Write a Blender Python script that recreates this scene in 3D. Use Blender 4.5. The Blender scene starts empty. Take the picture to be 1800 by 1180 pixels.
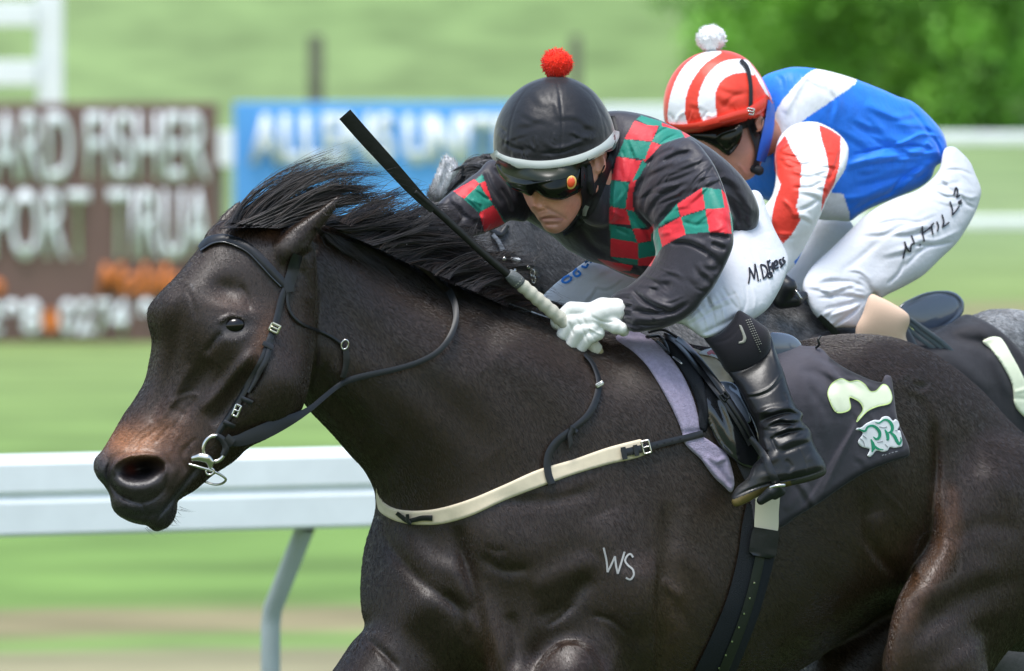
import bpy, bmesh, math, random
import numpy as np
from mathutils import Vector

rng = np.random.default_rng(7)
random.seed(7)

# ------------------------------------------------------------------ camera, sky, sun, exposure
SC = bpy.context.scene
COL = SC.collection
D = 22.0                    # metres from the camera to the bay horse
F = 20000.0                 # focal length in photo pixels (400 mm on a 36 mm frame)
S = D / F                   # metres per photo pixel at the bay horse
CAMH = 2.235
PIT = math.atan(490.0 / F)
CP, SP = math.cos(PIT), math.sin(PIT)
cam = bpy.data.cameras.new('camera'); camo = bpy.data.objects.new('camera', cam); COL.objects.link(camo)
cam.sensor_width = 36.0; cam.lens = 400.0
cam.clip_start = 0.5; cam.clip_end = 3000.0
camo.location = (0, -D, CAMH); camo.rotation_euler = (math.pi/2 - PIT, 0, 0)
cam.dof.use_dof = True; cam.dof.focus_distance = D - 0.25; cam.dof.aperture_fstop = 9.0
SC.camera = camo

SUN_EL, SUN_AZ = math.radians(74), math.radians(205)
world = bpy.data.worlds.new('World'); SC.world = world; world.use_nodes = True
wn = world.node_tree.nodes; wl = world.node_tree.links
sky = wn.new('ShaderNodeTexSky'); sky.sky_type = 'NISHITA'; sky.sun_disc = False
sky.sun_elevation = SUN_EL; sky.sun_rotation = SUN_AZ
sky.air_density = 1.6; sky.dust_density = 2.0; sky.ozone_density = 1.0
wn['Background'].inputs[1].default_value = 0.095
wl.new(sky.outputs[0], wn['Background'].inputs[0])
sl = bpy.data.lights.new('sun', 'SUN'); sl.energy = 1.5; sl.angle = math.radians(24); sl.color = (1.0, 0.985, 0.96)
slo = bpy.data.objects.new('sun', sl); COL.objects.link(slo)
# direction TO the sun, Blender sky convention (rotation measured from +Y towards +X)
sd_ = Vector((math.sin(SUN_AZ)*math.cos(SUN_EL), math.cos(SUN_AZ)*math.cos(SUN_EL), math.sin(SUN_EL)))
slo.rotation_euler = sd_.to_track_quat('Z', 'Y').to_euler(); slo.location = sd_ * 60
SC.view_settings.view_transform = 'Standard'
SC.view_settings.look = 'None'
SC.view_settings.exposure = 1.40
SC.view_settings.gamma = 1.0
SC.view_settings.use_curve_mapping = False

# ------------------------------------------------------------------ placing: photo pixel + depth -> world
def PW(px, py, dy):
    """world points on the camera ray through photo pixel (px,py), at world Y = dy"""
    px = np.asarray(px, float); py = np.asarray(py, float); dy = np.asarray(dy, float)
    a = (px - 900.0) / F; b = -(py - 590.0) / F
    t = (D + dy) / (CP + b * SP)
    return np.stack([a * t, -D + t * (CP + b * SP), CAMH + t * (b * CP - SP)], -1)

# ------------------------------------------------------------------ materials
MATS = {}
def _mat(name):
    m = bpy.data.materials.new(name); m.use_nodes = True; MATS[name] = m
    nt = m.node_tree; return m, nt.nodes, nt.links, nt.nodes['Principled BSDF']
def mat(name, col=(0.5, 0.5, 0.5), rough=0.6, spec=0.5, attr=False, bump=None, bump2=None, vary=0.0, vary_scale=20.0,
        metal=0.0, sheen=0.0, coat=0.0, stretch=(1, 1, 1), sheen_tint=None, rough_vary=0.0):
    """principled material; attr takes the dyed/grown colour from the mesh colour attribute; bump = (scale, strength, distance)"""
    m, N, L, P = _mat(name)
    P.inputs['Roughness'].default_value = rough
    P.inputs['Specular IOR Level'].default_value = spec
    P.inputs['Metallic'].default_value = metal
    P.inputs['Sheen Weight'].default_value = sheen
    P.inputs['Sheen Roughness'].default_value = 0.4
    if sheen_tint: P.inputs['Sheen Tint'].default_value = (*sheen_tint, 1)
    P.inputs['Coat Weight'].default_value = coat; P.inputs['Coat Roughness'].default_value = 0.10
    tc = N.new('ShaderNodeTexCoord'); mp = N.new('ShaderNodeMapping'); mp.inputs['Scale'].default_value = stretch
    L.new(tc.outputs['Object'], mp.inputs['Vector'])
    if attr:
        a = N.new('ShaderNodeVertexColor'); a.layer_name = 'Col'; csock = a.outputs['Color']
    else:
        r = N.new('ShaderNodeRGB'); r.outputs[0].default_value = (*col, 1); csock = r.outputs[0]
    if vary > 0:
        n = N.new('ShaderNodeTexNoise'); n.inputs['Scale'].default_value = vary_scale; n.inputs['Detail'].default_value = 6
        L.new(mp.outputs[0], n.inputs['Vector'])
        mr = N.new('ShaderNodeMapRange'); mr.inputs['From Min'].default_value = 0.3; mr.inputs['From Max'].default_value = 0.7
        mr.inputs['To Min'].default_value = 1 - vary; mr.inputs['To Max'].default_value = 1 + vary
        L.new(n.outputs['Fac'], mr.inputs['Value'])
        mx = N.new('ShaderNodeVectorMath'); mx.operation = 'SCALE'
        L.new(csock, mx.inputs[0]); L.new(mr.outputs[0], mx.inputs['Scale']); csock = mx.outputs[0]
        if rough_vary > 0:
            m2 = N.new('ShaderNodeMapRange'); m2.inputs['To Min'].default_value = rough - rough_vary; m2.inputs['To Max'].default_value = rough + rough_vary
            m2.inputs['From Min'].default_value = 0.3; m2.inputs['From Max'].default_value = 0.7
            L.new(n.outputs['Fac'], m2.inputs['Value']); L.new(m2.outputs[0], P.inputs['Roughness'])
    L.new(csock, P.inputs['Base Color'])
    prev = None
    for bp in (bump, bump2):
        if not bp: continue
        n = N.new('ShaderNodeTexNoise'); n.inputs['Scale'].default_value = bp[0]; n.inputs['Detail'].default_value = 4
        L.new(mp.outputs[0], n.inputs['Vector'])
        b = N.new('ShaderNodeBump'); b.inputs['Strength'].default_value = bp[1]; b.inputs['Distance'].default_value = bp[2]
        L.new(n.outputs['Fac'], b.inputs['Height'])
        if prev: L.new(prev.outputs[0], b.inputs['Normal'])
        prev = b
    if prev: L.new(prev.outputs[0], P.inputs['Normal'])
    return m

# ------------------------------------------------------------------ objects
def tag(o, label=None, cat=None, group=None, kind=None):
    if label: o['label'] = label
    if cat: o['category'] = cat
    if group: o['group'] = group
    if kind: o['kind'] = kind
    return o
def root(name, loc, label, cat, group=None):
    o = bpy.data.objects.new(name, None); COL.objects.link(o); o.location = loc
    o.empty_display_size = 0.2
    return tag(o, label, cat, group)
def _origin(parent):
    v = Vector((0, 0, 0))
    while parent is not None:
        v += Vector(parent.location); parent = parent.parent
    return np.array(v)
def mesh_obj(name, V, Fc, m, parent=None, smooth=True, colors=None, mats=None, fmat=None):
    """V (n,3) world points, Fc (m,k) or list of faces -> ONE linked mesh object"""
    V = np.asarray(V, float)
    if parent is not None: V = V - _origin(parent)
    me = bpy.data.meshes.new(name)
    if isinstance(Fc, np.ndarray):
        n, k = Fc.shape
        me.vertices.add(len(V)); me.vertices.foreach_set('co', V.astype(np.float32).ravel())
        me.loops.add(n * k); me.loops.foreach_set('vertex_index', Fc.astype(np.int32).ravel())
        me.polygons.add(n); me.polygons.foreach_set('loop_start', np.arange(0, n * k, k, dtype=np.int32))
        me.polygons.foreach_set('loop_total', np.full(n, k, np.int32))
        me.update(calc_edges=True); me.validate()
    else:
        me.from_pydata([tuple(v) for v in V], [], [tuple(f) for f in Fc])
    if smooth and len(me.polygons): me.polygons.foreach_set('use_smooth', np.ones(len(me.polygons), bool))
    for mm in (mats or [m]): me.materials.append(mm)
    if fmat is not None: me.polygons.foreach_set('material_index', np.asarray(fmat, np.int32))
    if colors is not None:
        ca = me.color_attributes.new('Col', 'FLOAT_COLOR', 'POINT')
        c4 = np.ones((len(V), 4), np.float32); c4[:, :3] = colors
        ca.data.foreach_set('color', c4.ravel())
    o = bpy.data.objects.new(name, me); COL.objects.link(o)
    if parent is not None: o.parent = parent
    return o

# ------------------------------------------------------------------ 2-D curves and fields (photo-pixel units)
def spline(pts, closed=True, step=4.0):
    """Catmull-Rom through pts (k columns); a row whose first entry is a str 's' marks a sharp corner: ('s',x,y)"""
    sharp = [isinstance(p[0], str) for p in pts]
    P = np.array([[float(c) for c in (p[1:] if isinstance(p[0], str) else p)] for p in pts])
    n = len(P); out = []
    rngs = range(n) if closed else range(n - 1)
    for i in rngs:
        j = (i + 1) % n
        p1, p2 = P[i], P[j]
        p0 = P[(i - 1) % n] if (closed or i > 0) else p1
        p3 = P[(j + 1) % n] if (closed or j < n - 1) else p2
        L = np.hypot(*(p2 - p1)[:2]); L0 = np.hypot(*(p1 - p0)[:2]); L2 = np.hypot(*(p3 - p2)[:2])
        t1 = (p2 - p0) / max(L + L0, 1e-6) * L; t2 = (p3 - p1) / max(L + L2, 1e-6) * L
        if sharp[i]: t1 = (p2 - p1)
        if sharp[j]: t2 = (p2 - p1)
        k = max(1, int(round(L / step)))
        t = (np.arange(k) / k)[:, None]
        h00 = 2*t**3 - 3*t**2 + 1; h10 = t**3 - 2*t**2 + t; h01 = -2*t**3 + 3*t**2; h11 = t**3 - t**2
        out.append(h00*p1 + h10*t1 + h01*p2 + h11*t2)
    if not closed: out.append(P[-1:])
    return np.concatenate(out)

def seg_dist(P, X, Y, closed=True):
    """distance to a polyline, with the index-parameter of the closest point and its signed side"""
    A = P; B = np.roll(P, -1, 0)
    if not closed: A = P[:-1]; B = P[1:]
    best = np.full(X.shape, 1e18); par = np.zeros(X.shape); side = np.zeros(X.shape)
    for i in range(len(A)):
        ax, ay = A[i, :2]; bx, by = B[i, :2]; dx, dy = bx - ax, by - ay
        l2 = dx*dx + dy*dy + 1e-12
        t = np.clip(((X - ax)*dx + (Y - ay)*dy) / l2, 0, 1)
        ex = X - ax - t*dx; ey = Y - ay - t*dy; d = ex*ex + ey*ey
        m = d < best
        best = np.where(m, d, best); par = np.where(m, i + t, par)
        side = np.where(m, dx*(Y - ay) - dy*(X - ax), side)
    return np.sqrt(best), par, np.sign(side)
def inside(P, X, Y):
    r = np.zeros(X.shape, bool); x1, y1 = P[-1, :2]
    for x2, y2 in P[:, :2]:
        if y1 != y2:
            c = ((y1 > Y) != (y2 > Y)) & (X < (x2 - x1) * (Y - y1) / (y2 - y1) + x1)
            r ^= c
        x1, y1 = x2, y2
    return r
def tps(ctrl):
    """smooth function through (px,py,value) controls"""
    C = np.array(ctrl, float)
    if len(C) == 1: return lambda X, Y: np.full(np.shape(X), C[0, 2])
    if len(C) == 2:
        d = C[1, :2] - C[0, :2]; l2 = (d**2).sum()
        def f2(X, Y):
            t = np.clip(((X - C[0, 0])*d[0] + (Y - C[0, 1])*d[1]) / l2, -0.4, 1.4)
            return C[0, 2] + t*(C[1, 2] - C[0, 2])
        return f2
    ctr = C[:, :2].mean(0); uu, sv, vt = np.linalg.svd(C[:, :2] - ctr)
    if sv[1] < 0.45*sv[0]:                     # controls nearly in line: keep the depth constant across the line
        off = vt[1]*max(sv[0]*0.35, 30.0)
        C = np.concatenate([C, np.column_stack([C[:, :2] + off, C[:, 2]]), np.column_stack([C[:, :2] - off, C[:, 2]])])
    q = C[:, :2] / 300.0; n = len(C)
    def U(r2): return 0.5 * r2 * np.log(r2 + 1e-9)
    K = U(((q[:, None] - q[None])**2).sum(-1)) + np.eye(n) * 0.02
    A = np.zeros((n + 3, n + 3)); A[:n, :n] = K; A[:n, n] = 1; A[:n, n+1:] = q; A[n, :n] = 1; A[n+1:, :n] = q.T
    w = np.linalg.solve(A + np.eye(n + 3) * 1e-9, np.concatenate([C[:, 2], np.zeros(3)]))
    def f(X, Y):
        x = np.asarray(X, float) / 300.0; y = np.asarray(Y, float) / 300.0
        r = w[n] + w[n+1]*x + w[n+2]*y
        for i in range(n): r = r + w[i] * U((x - q[i, 0])**2 + (y - q[i, 1])**2)
        return r
    return f
class Field:
    def __init__(s, x0, y0, g, A): s.x0, s.y0, s.g, s.A = x0, y0, g, A.astype(np.float32)
    def __call__(s, X, Y):
        h, w = s.A.shape
        fx = np.clip((X - s.x0) / s.g, 0, w - 1.001); fy = np.clip((Y - s.y0) / s.g, 0, h - 1.001)
        i = fx.astype(np.int32); j = fy.astype(np.int32); fx = fx - i; fy = fy - j
        a = s.A.ravel(); k = j * w + i
        return (a[k]*(1 - fx) + a[k+1]*fx)*(1 - fy) + (a[k+w]*(1 - fx) + a[k+w+1]*fx)*fy
def poisson(mask, c, g):
    """-laplace(phi) = c inside mask, 0 outside; coarse to fine"""
    h, w = mask.shape
    if min(h, w) > 24:
        m2 = mask[::2, ::2]; c2 = c[::2, ::2]
        p2 = poisson(m2, c2, g * 2)
        p = np.repeat(np.repeat(p2, 2, 0), 2, 1)[:h, :w]
        if p.shape != (h, w): p = np.pad(p, ((0, h - p.shape[0]), (0, w - p.shape[1])))
        n = 50
    else:
        p = np.zeros((h, w)); n = 150
    p = p * mask
    for _ in range(n):
        q = np.pad(p, 1)
        p = (0.25 * (q[:-2, 1:-1] + q[2:, 1:-1] + q[1:-1, :-2] + q[1:-1, 2:] + g*g*c)) * mask
    return p

# ------------------------------------------------------------------ implicit forms
class Out:
    """a rounded body: its outline as seen from the course side, its mid-surface depth and its own thickness"""
    def __init__(s, outline, depth, c=1.4, hmax=None, g=None, k=0.02):
        s.k = k
        P = spline(outline, True, 4.0); s.P = P
        lo = P.min(0) - 46; hi = P.max(0) + 46; s.lo, s.hi = lo, hi
        if g is None: g = float(np.clip(min(hi - lo - 92) / 45.0, 1.2, 4.0))
        xs = np.arange(lo[0], hi[0] + g, g); ys = np.arange(lo[1], hi[1] + g, g)
        X, Y = np.meshgrid(xs, ys)
        ins = inside(P, X, Y); d, _, _ = seg_dist(P, X, Y); sd = np.where(ins, d, -d)
        cc = tps(c)(X, Y) if isinstance(c, (list, tuple)) else np.full(X.shape, float(c))
        phi = poisson(ins, np.maximum(cc, 0.1), g)
        if hmax:
            H = hmax / S; phi = phi / (1 + (phi / (H*H))**2)**0.5
        ok = sd > 1.5 * g
        w = np.where(ok, phi / np.maximum(sd, 1e-6), 0.0); wt = ok.astype(float)
        for _ in range(400):
            if wt.all(): break
            a = np.pad(w * wt, 1, mode='edge'); b = np.pad(wt, 1, mode='edge')
            sa = sum(a[1+i:a.shape[0]-1+i, 1+j:a.shape[1]-1+j] for i in (-1, 0, 1) for j in (-1, 0, 1))
            sb = sum(b[1+i:b.shape[0]-1+i, 1+j:b.shape[1]-1+j] for i in (-1, 0, 1) for j in (-1, 0, 1))
            fill = (wt == 0) & (sb > 0)
            w = np.where(fill, sa / np.maximum(sb, 1e-9), w); wt = np.where(fill, 1.0, wt)
        w = np.maximum(w, 0.5)
        phi = np.where(ok, phi, w * sd) * S * S
        gy, gx = np.gradient(phi, g * S)
        s.phi = Field(lo[0], lo[1], g, phi); s.grad = Field(lo[0], lo[1], g, np.hypot(gx, gy))
        mid = tps(depth); mm = mid(X, Y)
        s.m = Field(lo[0], lo[1], g, mm)
        my, mx = np.gradient(mm, g * S); s.mg = Field(lo[0], lo[1], g, 1 + mx*mx + my*my)
        hh = math.sqrt(max(phi.max(), 1e-9))
        s.ylo = mm[ins].min() - hh - 0.03; s.yhi = mm[ins].max() + hh + 0.03
    def __call__(s, X, Y, Z):
        dz = Z - s.m(X, Y); ph = s.phi(X, Y); gr = s.grad(X, Y)
        d = (dz*dz - ph) / np.sqrt(4*dz*dz*s.mg(X, Y) + gr*gr + 1e-6)
        return np.maximum(d, -np.sqrt(np.maximum(ph, 1e-9)/s.mg(X, Y)))
class Cap:
    """chain of round cones, rows (px, py, depth, radius in px)"""
    def __init__(s, rows, k=0.01, sq=1.0):
        s.R = np.array(rows, float); s.k = k; s.sq = sq
        r = s.R[:, 3].max() + 46
        s.lo = s.R[:, :2].min(0) - r; s.hi = s.R[:, :2].max(0) + r
        s.ylo = s.R[:, 2].min() - r*S; s.yhi = s.R[:, 2].max() + r*S
    def __call__(s, X, Y, Z):
        best = None
        R = s.R if len(s.R) > 1 else np.concatenate([s.R, s.R + [0.01, 0, 0, 0]])
        for a, b in zip(R[:-1], R[1:]):
            ax, ay, az = a[0]*S, a[1]*S, a[2]; dx, dy, dz = b[0]*S - ax, b[1]*S - ay, b[2] - az
            px, py, pz = X*S - ax, Y*S - ay, Z - az
            t = np.clip((px*dx + py*dy + pz*dz) / (dx*dx + dy*dy + dz*dz + 1e-12), 0, 1)
            t2 = t*t*(3 - 2*t)*0.35 + t*0.65
            d = np.sqrt((px - t*dx)**2 + (py - t*dy)**2 + ((pz - t*dz)/s.sq)**2) - (a[3] + (b[3] - a[3])*t2)*S
            best = d if best is None else np.minimum(best, d)
        return best
def Ell(cx, cy, dz, rx, ry, rz, ang=0.0, k=0.01):
    class E: pass
    ca, sa = math.cos(math.radians(ang)), math.sin(math.radians(ang))
    e = E(); r = max(rx, ry); e.k = k
    e.lo = np.array([cx - r - 46, cy - r - 46]); e.hi = np.array([cx + r + 46, cy + r + 46])
    e.ylo = dz - rz*S - 0.05; e.yhi = dz + rz*S + 0.05
    class EE(E):
        def __call__(s, X, Y, Z):
            u = (X - cx)*ca + (Y - cy)*sa; v = -(X - cx)*sa + (Y - cy)*ca; w = (Z - dz)/S
            q = np.sqrt((u/rx)**2 + (v/ry)**2 + (w/rz)**2) + 1e-6
            gq = np.sqrt((u/rx**2)**2 + (v/ry**2)**2 + (w/rz**2)**2)/q + 1e-6
            return (q - 1)/gq*S
    ee = EE(); ee.__dict__.update(e.__dict__); return ee

class Cut:
    """a round body trimmed to an outline (a cap or helmet with its rim)"""
    def __init__(s, body, outline, k=0.006, kr=0.008):
        s.b = body; s.k = k; s.kr = kr; s.lo, s.hi, s.ylo, s.yhi = body.lo, body.hi, body.ylo, body.yhi
        P = spline(outline, True, 4.0); xs = np.arange(s.lo[0], s.hi[0] + 2, 2.0); ys = np.arange(s.lo[1], s.hi[1] + 2, 2.0)
        X, Y = np.meshgrid(xs, ys); d, _, _ = seg_dist(P, X, Y)
        s.sd = Field(s.lo[0], s.lo[1], 2.0, np.where(inside(P, X, Y), d, -d)*S)
    def __call__(s, X, Y, Z): return -smin(-s.b(X, Y, Z), s.sd(X, Y), s.kr)
def smin(a, b, k):
    h = np.clip(0.5 + 0.5*(b - a)/k, 0, 1)
    return b + (a - b)*h - k*h*(1 - h)
def feval(lobes, X, Y, Z):
    r = np.full(X.shape, 0.5, np.float32)
    for l in lobes:
        m = (X >= l.lo[0]) & (X <= l.hi[0]) & (Y >= l.lo[1]) & (Y <= l.hi[1]) & (Z >= l.ylo - 0.06) & (Z <= l.yhi + 0.06)
        if not m.any(): continue
        v = l(X[m], Y[m], Z[m])
        r[m] = smin(r[m], v, l.k)
    return r

def surface_net(lobes, res, xspace=None):
    """sparse naive surface nets in (px, py, depth) space"""
    lo = np.min([l.lo for l in lobes], 0) + 30; hi = np.max([l.hi for l in lobes], 0) - 30
    zlo = min(l.ylo for l in lobes) - 0.02; zhi = max(l.yhi for l in lobes) + 0.02
    if xspace:
        xs = [lo[0]]
        while xs[-1] < hi[0]: xs.append(xs[-1] + np.interp(xs[-1], xspace[0], xspace[1]))
        xs = np.array(xs)
    else: xs = np.arange(lo[0], hi[0] + res, res)
    ys = np.arange(lo[1], hi[1] + res, res); zs = np.arange(zlo, zhi + res*S, res*S)
    BL = 8
    def ext(a):
        n = -(-(len(a) - 1) // BL) * BL + 1
        st = a[-1] - a[-2]
        return np.concatenate([a, a[-1] + st*np.arange(1, n - len(a) + 1)])
    xs, ys, zs = ext(xs), ext(ys), ext(zs)
    nb = [(len(a) - 1)//BL for a in (xs, ys, zs)]
    bi, bj, bk = np.meshgrid(*[np.arange(n) for n in nb], indexing='ij')
    bi, bj, bk = bi.ravel(), bj.ravel(), bk.ravel()
    hx = (xs[bi*BL + BL] - xs[bi*BL])*0.5
    d = feval(lobes, xs[bi*BL] + hx, (ys[bj*BL] + ys[bj*BL + BL])*0.5, (zs[bk*BL] + zs[bk*BL + BL])*0.5)
    rad = np.sqrt((hx*S)**2 + 2*(res*S*BL*0.5)**2)
    act = np.abs(d) < rad*1.8 + 0.006
    bi, bj, bk = bi[act], bj[act], bk[act]
    NX, NY = len(xs), len(ys)
    r9 = np.arange(BL + 1)
    vid, vpos, equads = [], [], []
    CH = 1500
    for c0 in range(0, len(bi), CH):
        I = bi[c0:c0+CH, None]*BL + r9; J = bj[c0:c0+CH, None]*BL + r9; K = bk[c0:c0+CH, None]*BL + r9
        n = len(I)
        sh = (n, 9, 9, 9)
        X = np.broadcast_to(xs[I][:, :, None, None], sh); Y = np.broadcast_to(ys[J][:, None, :, None], sh); Z = np.broadcast_to(zs[K][:, None, None, :], sh)
        V = feval(lobes, X.ravel(), Y.ravel(), Z.ravel()).reshape(sh)
        neg = V < 0
        cor = [(a, b, c) for a in (0, 1) for b in (0, 1) for c in (0, 1)]
        cnt = sum(neg[:, a:a+8, b:b+8, c:c+8].astype(np.int8) for a, b, c in cor)
        q, a8, b8, c8 = np.nonzero((cnt > 0) & (cnt < 8))
        if len(q) == 0: continue
        cv = np.stack([V[q, a8+a, b8+b, c8+c] for a, b, c in cor], 1)
        px = np.zeros((len(q), 3)); wsum = np.zeros(len(q))
        for e0 in range(8):
            for ax, bit in ((0, 4), (1, 2), (2, 1)):
                if e0 & bit: continue
                e1 = e0 | bit
                v0, v1 = cv[:, e0], cv[:, e1]; m = (v0 < 0) != (v1 < 0)
                t = np.where(m, v0/np.where(m, v0 - v1, 1), 0)
                base = np.array(cor[e0], float)
                p = np.repeat(base[None], len(q), 0); p[:, ax] += t
                px += p*m[:, None]; wsum += m
        px /= wsum[:, None]
        gi, gj, gk = I[q, 0] + a8, J[q, 0] + b8, K[q, 0] + c8
        vid.append(gi + NX*(gj + NY*gk.astype(np.int64)))
        wx = xs[gi] + (xs[gi+1] - xs[gi])*px[:, 0]; wy = ys[gj] + res*px[:, 1]; wz = zs[gk] + res*S*px[:, 2]
        vpos.append(np.stack([wx, wy, wz], 1))
        for ax in range(3):
            o = [0, 0, 0]; o[ax] = 1
            s0 = neg[:, :8, :8, :8]; s1 = neg[:, o[0]:8+o[0], o[1]:8+o[1], o[2]:8+o[2]]
            q2, a2, b2, c2 = np.nonzero(s0 != s1)
            if len(q2) == 0: continue
            fl = s0[q2, a2, b2, c2]
            g = [I[q2, 0] + a2, J[q2, 0] + b2, (K[q2, 0] + c2).astype(np.int64)]
            u, v = (ax + 1) % 3, (ax + 2) % 3
            def cid(du, dv):
                h = [g[0].copy(), g[1].copy(), g[2].copy()]; h[u] = h[u] - du; h[v] = h[v] - dv
                return h[0] + NX*(h[1] + NY*h[2])
            Q = np.stack([cid(0, 0), cid(1, 0), cid(1, 1), cid(0, 1)], 1)
            Q[fl] = Q[fl][:, ::-1]
            equads.append(Q)
    vid = np.concatenate(vid); vpos = np.concatenate(vpos); Q = np.concatenate(equads)
    o = np.argsort(vid); vid = vid[o]; vpos = vpos[o]
    pos = np.searchsorted(vid, Q); pos = np.minimum(pos, len(vid) - 1)
    good = (vid[pos] == Q).all(1)
    return vpos, pos[good]
def vnormals(W, Q):
    n = np.cross(W[Q[:, 2]] - W[Q[:, 0]], W[Q[:, 3]] - W[Q[:, 1]])
    out = np.zeros_like(W)
    for k in range(4): np.add.at(out, Q[:, k], n)
    return out / np.maximum(np.linalg.norm(out, axis=1, keepdims=True), 1e-12)
def relax(V, Q, it=2):
    n = len(V); E = np.concatenate([Q[:, [0, 1]], Q[:, [1, 2]], Q[:, [2, 3]], Q[:, [3, 0]]])
    deg = np.bincount(E[:, 0], minlength=n) + np.bincount(E[:, 1], minlength=n)
    for i in range(it * 2):
        lam = 0.5 if i % 2 == 0 else -0.52
        a = np.stack([np.bincount(E[:, 0], V[E[:, 1], c], n) + np.bincount(E[:, 1], V[E[:, 0], c], n) for c in range(3)], 1)
        V = V + lam*(a/np.maximum(deg, 1)[:, None] - V)
    return V

# sculpting strokes: heights in photo px (1 px = 1.1 mm), + comes towards the course side
def R(pts, w, h, soft=0.25): return ('r', pts, w, h, soft)
def ST(pts, w, h, w2=3.0): return ('s', pts, w, h, w2)        # a step: raised on the left hand of travel (screen), falling off over w
def B(cx, cy, rx, ry, h, ang=0): return ('b', cx, cy, rx, ry, h, ang)
def stroke_height(strokes, X, Y):
    H = np.zeros(X.shape)
    for s in strokes:
        if s[0] == 'b':
            _, cx, cy, rx, ry, h, ang = s; ca, sa = math.cos(math.radians(ang)), math.sin(math.radians(ang))
            u = ((X - cx)*ca + (Y - cy)*sa)/rx; v = (-(X - cx)*sa + (Y - cy)*ca)/ry
            H += h*np.exp(-(u*u + v*v))
        else:
            P = spline(s[1], False, 8.0); w = s[2]; pad = w*3 + 12
            m = (X > P[:, 0].min() - pad) & (X < P[:, 0].max() + pad) & (Y > P[:, 1].min() - pad) & (Y < P[:, 1].max() + pad)
            if not m.any(): continue
            d, par, side = seg_dist(P, X[m], Y[m], False)
            n = len(P) - 1; t = par/max(n, 1)
            if s[0] == 'r':
                sf = max(s[4], 1e-3)
                tp = np.clip(np.minimum(t, 1 - t)/sf, 0, 1); tp = 0.15 + 0.85*tp*(2 - tp)
                H[m] += s[3]*tp*np.exp(-(d/w)**2)
            else:
                tp = np.clip(np.minimum(t, 1 - t)/0.25, 0, 1); tp = tp*tp*(3 - 2*tp)
                up = side < 0
                H[m] += s[3]*tp*np.where(up, np.exp(-(d/w)**2), np.exp(-(d/s[4])**2))
    return H

def folds(poly, ang, n, ln, w, h, seed=1, bend=0.35):
    """random creases of thin cloth inside poly, running roughly along ang degrees; ridges and valleys in pairs"""
    r = np.random.default_rng(seed); P = np.array(poly, float); lo, hi = P.min(0), P.max(0); out = []
    while len(out) < 2*n:
        c = lo + (hi - lo)*r.random(2)
        if not inside(P, np.array([c[0]]), np.array([c[1]]))[0]: continue
        a = math.radians(ang + r.normal()*16); L = ln*r.uniform(0.5, 1.3); d = np.array([math.cos(a), math.sin(a)]); q = np.array([-d[1], d[0]])
        bo = r.normal()*bend*L*0.3; ww = w*r.uniform(0.7, 1.4); hh = h*r.uniform(0.5, 1.3)
        pts = [c - d*L/2, c + q*bo, c + d*L/2]
        out.append(R([tuple(p) for p in pts], ww, hh, 0.5)); out.append(R([tuple(p + q*ww*1.5) for p in pts], ww*0.8, -hh*0.9, 0.5))
    return out
def amp(st, f): return [(s[0], s[1], s[2], s[3]*f, s[4]) if s[0] in 'rs' else s for s in st]
ZSTEP = 3.0; ZX0, ZY0, ZNX, ZNY = -60, -60, 780, 560
class ZMap:
    """front-surface depth of built forms, so that tack and cloth can be laid on them"""
    def __init__(s): s.A = np.full((ZNY, ZNX), np.inf)
    def add(s, V, Q, nr):
        Q = Q[nr[Q].mean(1)[:, 2] < 0.02]
        A = [V[Q[:, k]] for k in range(4)]
        for u in (0.1, 0.37, 0.63, 0.9):
            for v in (0.1, 0.37, 0.63, 0.9):
                p = (A[0]*(1-u) + A[1]*u)*(1-v) + (A[3]*(1-u) + A[2]*u)*v
                i = ((p[:, 0] - ZX0)/ZSTEP).astype(int); j = ((p[:, 1] - ZY0)/ZSTEP).astype(int)
                ok = (i >= 0) & (i < ZNX) & (j >= 0) & (j < ZNY)
                np.minimum.at(s.A, (j[ok], i[ok]), p[ok, 2])
        s.F = None; return s
    def field(s):
        if getattr(s, 'F', None) is None:
            A = s.A.copy()
            for _ in range(10):
                nan = ~np.isfinite(A)
                p = np.pad(np.where(nan, 0, A), 1); q = np.pad((~nan).astype(float), 1)
                sa = sum(p[1+i:p.shape[0]-1+i, 1+j:p.shape[1]-1+j] for i in (-1, 0, 1) for j in (-1, 0, 1))
                sb = sum(q[1+i:q.shape[0]-1+i, 1+j:q.shape[1]-1+j] for i in (-1, 0, 1) for j in (-1, 0, 1))
                A = np.where(nan & (sb > 0), sa/np.maximum(sb, 1), A)
            A = np.where(np.isfinite(A), A, 0.0)
            for _ in range(2):
                p = np.pad(A, 1, mode='edge')
                A = (p[:-2, 1:-1] + p[2:, 1:-1] + p[1:-1, :-2] + p[1:-1, 2:] + 2*A)/6
            s.F = Field(ZX0 + ZSTEP/2, ZY0 + ZSTEP/2, ZSTEP, A)
        return s.F
    def __call__(s, X, Y): return s.field()(np.asarray(X, float), np.asarray(Y, float))

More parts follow.
